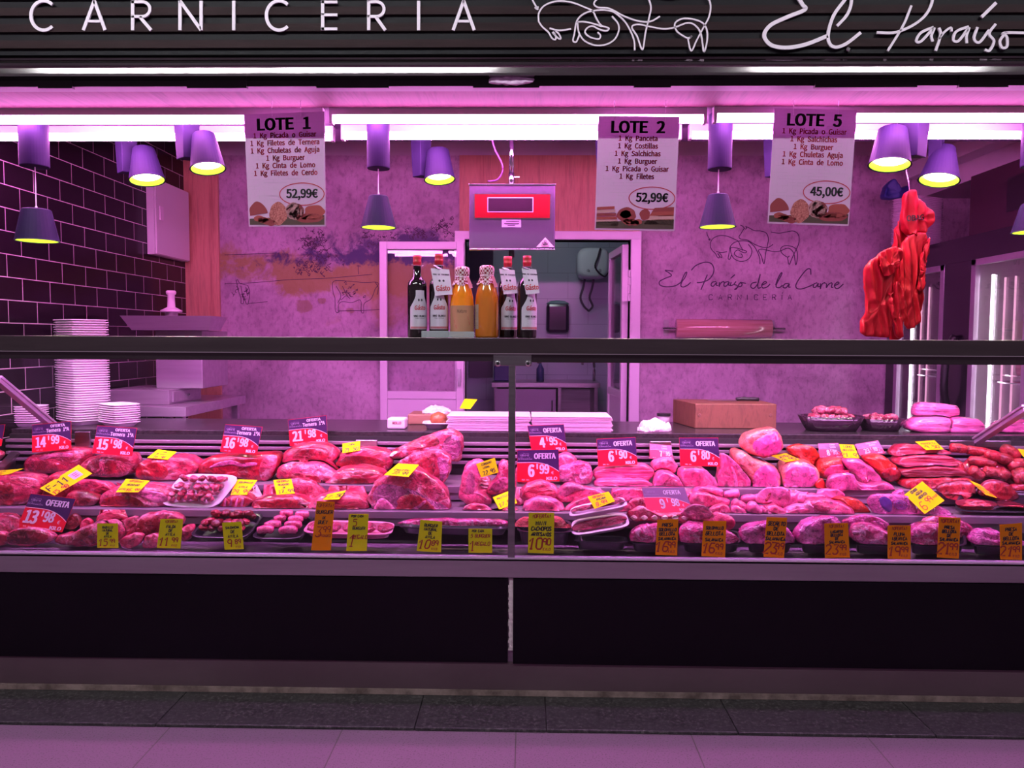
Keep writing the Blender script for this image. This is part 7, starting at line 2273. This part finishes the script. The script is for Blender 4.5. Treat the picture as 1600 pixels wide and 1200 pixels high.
# dark basket trays of wrapped pieces
BASK = plain('dark_basket', (0.035, 0.012, 0.03), 0.15, coat=0.6)
def basket(px0, px1, ptop, prim, pbot, Y, label, n, seed, mat):
    a, c = P(px0, prim, Y), P(px1, prim, Y)
    w = c.x - a.x
    h = max(0.03, P(px0, prim, Y).z - ZWT - 0.001)
    cx = (a.x + c.x) / 2
    rr_ = []
    for t, s in ((0, 0.72), (0.0, 0.76), (0.5, 0.88), (1.0, 1.0), (1.0, 0.97), (0.06, 0.73)):
        rr_.append([V(cx + w / 2 * s * cos(t_ ) * (abs(cos(t_)) ** 3 + abs(sin(t_)) ** 3) ** (-1 / 3) * (1 + (0.025 * sin(26 * t_) if s > .8 else 0)), Y + 0.10 + 0.09 * s * sin(t_) * (abs(cos(t_)) ** 3 + abs(sin(t_)) ** 3) ** (-1 / 3) * (1 + (0.025 * sin(26 * t_) if s > .8 else 0)), ZWT + 0.0008 + t * h) for t_ in [2 * pi * i / 78 for i in range(78)]])
    o = MB().rings(rr_).build('basket_tray', BASK, smooth=True)
    recenter(o, (cx, Y + 0.1, ZWT))
    tag(o, label, 'basket')
    c4 = [V(cx - w * 0.40, Y + 0.03, ZWT + h * 0.75), V(cx + w * 0.40, Y + 0.03, ZWT + h * 0.75), V(cx + w * 0.38, Y + 0.17, ZWT + h * 0.75), V(cx - w * 0.38, Y + 0.17, ZWT + h * 0.75)]
    hh = P(cx, ptop, Y).z
    return o, c4
CURED = meat('cured_piece', (0.36, 0.10, 0.09), (0.55, 0.25, 0.22), (0.72, 0.46, 0.44), 22, 0.58, 0.06, rough=0.25)
o, c4 = basket(1262, 1362, 626, 652, 676, 3.58, 'dark fluted tray heaped with cured pieces on the worktop', 16, 3, CURED)
lumps(c4, 6, 3, 0.019, CURED, 'cured_piece', 'wrapped cured meat piece heaped in the larger dark fluted tray', 'meat', 'cured pieces in the larger fluted tray', 0.010, 0.15, 11, 1.25)
lumps([p + V(0, 0, 0.034) for p in (c4[0].lerp(c4[1], 0.12), c4[1].lerp(c4[0], 0.18), c4[2].lerp(c4[3], 0.18), c4[3].lerp(c4[2], 0.12))], 5, 2, 0.020, CURED, 'cured_piece', 'cured meat piece on the top of the heap in the larger fluted tray', 'meat', 'cured pieces crowning the heap', 0.008, 0.15, 12, 1.25)
o, c4 = basket(1358, 1424, 638, 656, 674, 3.60, 'smaller dark fluted tray of wrapped pieces beside the larger one', 8, 5, CURED)
lumps(c4, 4, 2, 0.021, CURED, 'cured_piece', 'wrapped cured piece in the smaller dark fluted tray', 'meat', 'cured pieces in the smaller fluted tray', 0.014, 0.15, 13, 1.25)
PALE = meat('pale_bacon_fat', (0.78, 0.34, 0.44), (0.84, 0.50, 0.60), (0.68, 0.18, 0.28), 8, 0.60, 0.07, (0.4, 1, 2.5), rough=0.2, coat=0.6)
BODN = len(BODIES)
for out, lb, Yq, dp in (([(1424, 673), (1420, 664), (1440, 652), (1482, 653), (1486, 665), (1482, 676), (1450, 678)], 'wrapped slab of pale fat at the left under the pink block', 3.60, 0.14),
                        ([(1483, 676), (1484, 660), (1500, 652), (1530, 656), (1539, 668), (1532, 677), (1505, 678)], 'wrapped slab of pale fat at the right under the pink block', 3.60, 0.14),
                        ([(1433, 652), (1434, 632), (1450, 629), (1480, 632), (1498, 636), (1497, 652), (1470, 655)], 'pink wrapped block stacked on two pale fat slabs', 3.64, 0.10),
                        ([(1560, 674), (1564, 660), (1585, 655), (1610, 658), (1615, 676), (1590, 678)], 'wrapped pale fat slab behind the right end arm', 3.60, 0.12)):
    cutm('wrapped_fat', lb, 'meat pack', out, PALE, 3, Yq, dp, amp=0.004, deck=False, top=ZWT)
flush()

# ------------------------------------------------------------------ film roll on the wall
Yr = YB - 0.07
a, c = P(1056, 513, Yr), P(1204, 517, Yr)
fr_ = thing('film_roll', 'roll of cling film on a steel holder on the concrete wall', 'film roll', ((a.x + c.x) / 2, Yr, a.z))
rad = (P(1100, 500, Yr).z - P(1100, 529, Yr).z) / 2
MB().lathe((a.x, Yr, a.z), [(0, rad * 0.75), (0.002, rad), (c.x - a.x - 0.002, rad), (c.x - a.x, rad * 0.75)], V(1, 0, 0), 32).build('film', mottled('cling_film', (0.55, 0.26, 0.22), (0.68, 0.38, 0.36), 6, 0.15, 0, (0.5, 6, 20), coat=1.0), fr_, smooth=True)
MB().lathe((a.x - 0.09, Yr, a.z), [(0, 0.009), (c.x - a.x + 0.19, 0.009)], V(1, 0, 0), 14).build('rod', M['chrome'], fr_, smooth=True)
for x in (a.x - 0.055, c.x + 0.03):
    MB().box(x - 0.018, x + 0.018, YB - 0.005, YB - 0.001, a.z - 0.05, a.z + 0.06).box(x - 0.008, x + 0.008, Yr - 0.005, YB - 0.004, a.z - 0.012, a.z + 0.012).build('wall_bracket', M['steel'], fr_, bevel=0.001)

# ------------------------------------------------------------------ red bags on a cord
RED = plain('red_bag_cloth', (0.36, 0.0008, 0.012), 0.55, spec=0.3)
BLUE = plain('blue_bag', (0.025, 0.035, 0.22), 0.5)
def bag(name, label, out, Y, depth, mat, group=None, pleat=0.008, pf=150, amp=0.005, post=None):
    cutm(name, label, 'bag', out, mat, 3, Y, depth, amp=amp, freq=26, pleat=pleat, pf=pf, n=84, group=group, post=post, deck=False, cut=True)
YR = 3.20
def bag_print(o, bvh):
    s_, _ = quad_sheet(P(1416, 333, YR - 0.012), P(1444, 331, YR - 0.012), P(1444, 345, YR - 0.012), P(1416, 347, YR - 0.012), 0.002)
    mb = MB()
    s_.text(mb, 'OBAG', 0.5, 0.9, 0.6, 0.9, 0.02)
    for k_, p_ in enumerate(mb.v):
        d_ = (p_ - CAM).normalized()
        h_ = bvh.ray_cast(CAM, d_)
        if h_[0] is not None:
            mb.v[k_] = h_[0] - d_ * 0.002
    mb.build('black_lettering', plain('bag_print', (0.02, 0.0, 0.004), 0.6), o)
bag('red_bag', 'folded red bag with printed letters at the top of the hanging bunch', [(1415, 312), (1418, 300), (1430, 298), (1440, 314), (1461, 338), (1452, 356), (1440, 368), (1420, 364), (1412, 345)], YR, 0.06, RED, 'red bags hanging from the cord', post=bag_print)
bag('red_bag', 'long red bag hanging at the left of the bunch with a cut handle hole', [(1355, 415), (1375, 398), (1392, 388), (1402, 400), (1398, 440), (1394, 480), (1392, 522), (1370, 526), (1346, 518), (1356, 480), (1354, 440)], YR - 0.03, 0.04, RED, 'red bags hanging from the cord', 0.009, 190)
bag('red_bag', 'long narrow red bag hanging in the middle of the bunch', [(1396, 395), (1404, 352), (1416, 346), (1420, 380), (1420, 430), (1414, 480), (1408, 525), (1394, 528), (1390, 480), (1392, 430)], YR + 0.055, 0.04, RED, 'red bags hanging from the cord', 0.010, 300)
bag('red_bag', 'red bag with an open dark mouth at the right of the bunch', [(1412, 385), (1425, 368), (1446, 366), (1450, 390), (1444, 430), (1441, 470), (1438, 500), (1425, 512), (1416, 508), (1414, 450)], YR - 0.015, 0.045, RED, 'red bags hanging from the cord', 0.011, 240)
cd = MB().tube([P(1416, 268, YR + 0.03) * 1.0, P(1420, 285, YR + 0.02), P(1421, 300, YR + 0.02), P(1412, 345, YR + 0.02)], 0.0022, 6).tube([P(1416, 268, YR + 0.03), V(P(1416, 268, YR + 0.03).x, YR + 0.03, ZS + 0.006)], 0.0022, 6).build('bag_cord', M['inkwhite'])
recenter(cd, P(1416, 268, YR + 0.03))
tag(cd, 'thin white cord from the bulkhead holding the red bags', 'cord')
bag('blue_bag', 'crumpled blue bag on top of the fridge tray stack', [(1384, 308), (1386, 291), (1396, 280), (1404, 288), (1410, 294), (1420, 289), (1424, 302), (1412, 309)], 4.98, 0.10, BLUE, None, 0.01, 40)
flush()

for out, lab, Yq in (([(1374, 402), (1386, 390), (1404, 386), (1410, 400), (1400, 424), (1384, 430)], 'small folded red bag mouth at the shoulder of the long left bag', YR - 0.055), ([(1440, 400), (1452, 372), (1446, 420), (1443, 452), (1434, 448)], 'thin red bag edge hanging at the far right of the bunch', YR - 0.03), ([(1392, 470), (1404, 440), (1412, 470), (1410, 524), (1400, 520)], 'pointed red bag corner between the two long bags', YR - 0.04)):
    bag('red_bag', lab, out, Yq, 0.025, RED, 'red bags hanging from the cord', 0.008, 260)
flush()
# ------------------------------------------------------------------ glass door fridge along the right wall
XF = 2.51
FR = thing('display_fridge', 'tall black glass fronted fridge along the right wall', 'fridge', (2.85, 4.4, 0))
DK = plain('fridge_black', (0.014, 0.010, 0.018), 0.25)
INN = plain('fridge_inside', (0.50, 0.44, 0.46), 0.4)
YF0, YF1 = 3.30, 5.42
yd = [(3.90, 4.42), (4.70, 5.30)]
MB().box(2.52, 3.19, YF0, YF1, 0.0, 0.12).box(2.52, 3.19, YF0, YF1, 1.90, ZFR).box(3.13, 3.19, YF0, YF1, 0.12, 1.90).box(2.52, 3.13, YF0, YF0 + 0.05, 0.12, 1.9).box(2.52, 3.13, YF1 - 0.03, YF1, 0.12, 1.9).build('fridge_body', DK, FR, bevel=0.003)
MB().box(XF, 2.52, YF0, YF1, 1.81, ZFR).box(XF, 2.52, YF0, YF1, 0.0, 0.10).box(XF, 2.52, YF0, yd[0][0], 0.1, 1.81).box(XF, 2.52, yd[0][1], yd[1][0], 0.1, 1.81).box(XF, 2.52, yd[1][1], YF1, 0.1, 1.81).build('fascia', DK, FR, bevel=0.002)
MB().box(3.10, 3.13, YF0 + 0.05, YF1 - 0.03, 0.12, 1.9).box(2.53, 3.1, 4.50, 4.60, 0.12, 1.9).build('fridge_lining', INN, FR)
led = emit('fridge_strip_light', (1.0, 0.86, 1.0), 9.0)
ledp = emit('fridge_pink_light', (1.0, 0.45, 0.70), 1.3)
for (y0, y1) in yd:
    dr_ = MB()
    for bx in ((y0, y0 + 0.045, 0.1, 1.81), (y1 - 0.045, y1, 0.1, 1.81), (y0, y1, 1.775, 1.81), (y0, y1, 0.1, 0.14)):
        dr_.box(XF - 0.004, 2.535, bx[0] + 0.001, bx[1] - 0.001, bx[2], bx[3])
    dr_ = dr_.build('door', mottled('door_alloy', (0.40, 0.34, 0.42), (0.48, 0.41, 0.50), 5, 0.35, 0.6), FR, bevel=0.002)
    MB().box(XF + 0.006, XF + 0.012, y0 + 0.043, y1 - 0.043, 0.135, 1.78).build('door_glass', M['glass'], dr_)
    MB().box(2.57, 2.58, y1 - 0.105, y1 - 0.090, 0.2, 1.72).build('strip_light', led, FR)
    for k in range(2):
        MB().box(2.60, 2.606, y1 - 0.165 - 0.09 * k, y1 - 0.155 - 0.09 * k, 0.2, 1.70).build('strip_light', ledp, FR)
    rl_ = MB()
    for yy in (y1 - 0.16, y1 - 0.22):
        rl_.box(2.95, 2.97, yy, yy + 0.028, 0.15, 1.78)
    rl_.build('shelf_rail', M['steel'], FR)
    hl = MB()
    for k in range(22):
        for yy in (y1 - 0.16, y1 - 0.22):
            hl.lathe((2.9495, yy + 0.014, 0.25 + k * 0.07), [(-0.0005, 0.004), (0.0, 0.004)], V(1, 0, 0), 8)
    hl.build('rail_holes', M['matt_black'], FR)
    for z in (0.55, 0.85, 1.13):
        mb = MB()
        for i in range(13):
            mb.tube([V(2.60, y0 + 0.06 + i * (y1 - y0 - 0.14) / 12, z), V(3.07, y0 + 0.06 + i * (y1 - y0 - 0.14) / 12, z)], 0.0025, 5)
        for x in (2.60, 2.61, 3.07):
            mb.tube([V(x, y0 + 0.055, z - 0.004 + (0.04 if x == 2.61 else 0)), V(x, y1 - 0.07, z - 0.004 + (0.04 if x == 2.61 else 0))], 0.004, 6)
        mb.build('wire_shelf', M['chrome'], FR)
pts = [V(XF - 0.045, 4.545, 1.30), V(XF - 0.06, 4.55, 1.18), V(XF - 0.055, 4.555, 1.04), V(XF - 0.02, 4.56, 0.93)]
MB().tube(smooth_line([V(XF - 0.01, 4.545, 1.38)] + pts, 5), 0.022, 12).build('handle', M['black'], FR, smooth=True)
k0 = MB().box(2.56, 3.19, 3.30, 4.55, ZFR + 0.002, 2.30).build('machine_housing', plain('housing_brown', (0.045, 0.016, 0.03), 0.5), FR)
MB().box(2.555, 2.562, 3.72, 4.20, 2.04, 2.22).build('control_recess', M['black'], FR)
for y, cc in ((3.93, (1.0, 0.12, 0.03)), (3.83, (0.05, 0.6, 0.3))):
    MB().box(2.552, 2.560, y - 0.017, y + 0.017, 1.975, 2.005).build('control_switch', plain('switch_colour', cc, 0.3), FR)
MB().lathe((2.545, 4.08, 1.985), [(0, 0.012), (0.015, 0.012)], V(1, 0, 0), 12).build('lock', M['chrome'], FR)
FMEAT = meat('fridge_meat', (0.46, 0.10, 0.09), (0.68, 0.27, 0.25), (0.82, 0.52, 0.50), 9, 0.52, 0.09, (1, 0.3, 2.5))
for (y0, y1, z, h, lb) in ((3.95, 4.20, 1.141, 0.13, 'slab of streaky meat on the upper wire shelf in the near fridge door'), (3.97, 4.20, 0.861, 0.10, 'slab of streaky meat on the middle wire shelf in the near fridge door')):
    mb = MB()
    n = 30
    rr_ = []
    for t, s in ((0, 0.3), (0, 0.9), (0.05, 1), (0.4, 1), (0.95, 0.96), (1, 0.85), (1, 0.2)):
        ring = []
        for i in range(n):
            a = 2 * pi * i / n
            e = (abs(cos(a)) ** 4 + abs(sin(a)) ** 4) ** -0.25
            p = V(2.64 + 0.28 * t, (y0 + y1) / 2 + (y1 - y0) / 2 * s * cos(a) * e, z + h / 2 + h / 2 * s * sin(a) * e)
            p += noise.noise_vector(p * 14) * 0.010
            p.z = max(p.z, z)
            ring.append(p)
        rr_.append(ring)
    mb.rings(rr_)
    o = mb.build('meat_slab', FMEAT, smooth=True)
    recenter(o, (2.84, (y0 + y1) / 2, z))
    tag(o, lb, 'meat')

# ------------------------------------------------------------------ room behind the doorway
Yw = YF - 0.02
zc = P(850, 598, 7.0).z
xa, xb_ = P(768, 600, 7.0).x, P(938, 600, 7.0).x
sk = thing('sink_counter', 'steel counter with a cupboard door in the back room', 'counter', ((xa + xb_) / 2, 7.2, 0))
MB().box(xa, xb_, 7.0, 7.58, zc - 0.045, zc).build('counter_top', M['steel'], sk, bevel=0.003)
xm = P(872, 620, 7.0).x
MB().box(xa + 0.02, xa + 0.05, 7.03, 7.56, 0, zc - 0.046).box(xm, xm + 0.03, 7.03, 7.56, 0, zc - 0.046).box(xb_ - 0.05, xb_ - 0.02, 7.03, 7.56, 0, zc - 0.046).box(xa + 0.05, xb_ - 0.05, 7.5, 7.56, 0.0, zc - 0.046).build('counter_frame', M['steel_dark'], sk)
dr_ = MB().box(xa + 0.03, xm - 0.02, 7.005, 7.028, 0.1, zc - 0.06).build('door', plain('cupboard_lilac', (0.34, 0.26, 0.38), 0.4), sk, bevel=0.003)
MB().box(xm - 0.06, xm - 0.05, 6.985, 7.004, zc - 0.28, zc - 0.16).build('handle', M['chrome'], dr_)
a, c = P(903, 386, 7.3), P(952, 435, 7.3)
ht = thing('water_heater', 'small white electric water heater on the back room wall', 'water heater', ((a.x + c.x) / 2, 7.4, c.z))
wx = (c.x - a.x)
mb = MB()
rr_ = []
for y, s in ((7.30, 0.0), (7.30, 0.75), (7.312, 0.92), (7.34, 1.0), (7.57, 1.0), (7.59, 0.9)):
    rr_.append([V((a.x + c.x) / 2 + wx / 2 * max(s, 0.01) * cos(t) * (abs(cos(t)) ** 4 + abs(sin(t)) ** 4) ** -0.25, y, (a.z + c.z) / 2 + (a.z - c.z) / 2 * max(s, 0.01) * sin(t) * (abs(cos(t)) ** 4 + abs(sin(t)) ** 4) ** -0.25) for t in [2 * pi * i / 40 for i in range(40)]])
mb.rings(rr_).build('tank', plain('heater_white', (0.66, 0.72, 0.78), 0.25), ht, smooth=True)
for dx in (-0.05, 0.06):
    MB().lathe(((a.x + c.x) / 2 + dx, 7.292, c.z + 0.075), [(0, 0.012), (0.012, 0.016)], V(0, 1, 0), 16).build('dial', plain('dial_grey', (0.35, 0.38, 0.42), 0.4), ht)
for k, px in enumerate((914, 928)):
    pts = smooth_line([P(px, 434, 7.42), P(px - 3, 450, 7.45), P(px - 7, 465, 7.46), P(px - 2, 478, 7.5), P(px + 6 - 14 * k, 486, 7.55)], 5)
    MB().tube(pts, 0.011, 8).build('hose', plain('braided_hose', (0.10, 0.09, 0.12), 0.35), ht, smooth=True)
MB().tube(smooth_line([P(938, 388, 7.29), P(934, 402, 7.28), P(930, 418, 7.28), P(944, 432, 7.30), P(951, 424, 7.34)], 5), 0.008, 8).build('power_cable', M['cable'], ht, smooth=True)
a, c = P(854, 474, 7.48), P(889, 520, 7.48)
ds = MB().box(a.x, c.x, 7.48, 7.595, c.z, a.z).build('paper_dispenser', plain('smoky_black', (0.03, 0.022, 0.04), 0.15), bevel=0.03)
recenter(ds, ((a.x + c.x) / 2, 7.54, c.z))
tag(ds, 'dark plastic paper dispenser on the back room wall', 'dispenser')
gb = MB().lathe(((a.x + c.x) / 2, 7.54, a.z - 0.004), [(0, 0.11), (0.012, 0.105), (0.03, 0.07), (0.036, 0.01)], seg=20)
for p in gb.v:
    p.y = 7.54 + (p.y - 7.54) * 0.45
o = gb.build('green_cloth', plain('green_cloth', (0.16, 0.36, 0.30), 0.8), smooth=True)
recenter(o, ((a.x + c.x) / 2, 7.54, a.z))
tag(o, 'small green cloth lying on top of the dark dispenser', 'cloth')
a, c = P(733, 383, 7.575), P(770, 590, 7.575)
pn = MB().box(a.x, c.x, 7.56, 7.59, c.z, a.z).build('dark_screen', plain('screen_violet', (0.07, 0.035, 0.09), 0.4))
recenter(pn, ((a.x + c.x) / 2, 7.57, c.z))
tag(pn, 'tall dark violet panel at the left of the back room wall', 'panel')
for px, pb, w_, hgt, col_, lb, nm, Yq in ((844, 597, 0.075, 0.20, (0.04, 0.05, 0.16), 'blue spray bottle standing on the back room counter', 'spray_bottle', 7.2), (928, 597, 0.05, 0.22, (0.06, 0.05, 0.10), 'dark tap at the right end of the back room counter', 'tap', 7.35)):
    x = P(px, pb, Yq).x
    if nm == 'tap':
        o = MB().tube(smooth_line([V(x, Yq, zc), V(x, Yq, zc + 0.16), V(x - 0.03, Yq - 0.03, zc + 0.21), V(x - 0.10, Yq - 0.08, zc + 0.20), V(x - 0.12, Yq - 0.10, zc + 0.16)], 5), 0.012, 10).build(nm, M['steel_dark'], smooth=True)
        recenter(o, (x, Yq, zc))
        tag(o, lb, 'tap')
    else:
        t = thing(nm, lb, 'bottle', (x, Yq, zc))
        MB().lathe((x, Yq, zc), [(0, 0.036), (0.12, 0.036), (0.15, 0.018), (0.17, 0.014)], seg=20).build('bottle_body', plain('bottle_blue', col_, 0.3), t, smooth=True)
        MB().box(x - 0.03, x + 0.014, Yq - 0.012, Yq + 0.012, zc + 0.17, zc + 0.205).build('trigger', M['black'], t, bevel=0.003)
x0, x1 = P(742, 597, 7.25).x, P(772, 597, 7.25).x
bk = MB().box(P(772, 597, 7.25).x, P(796, 597, 7.25).x, 7.2, 7.4, zc + 0.0005, zc + 0.23).build('blue_crate', plain('crate_blue', (0.02, 0.02, 0.14), 0.4), bevel=0.01)
recenter(bk, (P(784, 597, 7.25).x, 7.3, zc))
tag(bk, 'dark blue container at the left end of the back room counter', 'container')
q = P(855, 510, 7.3)
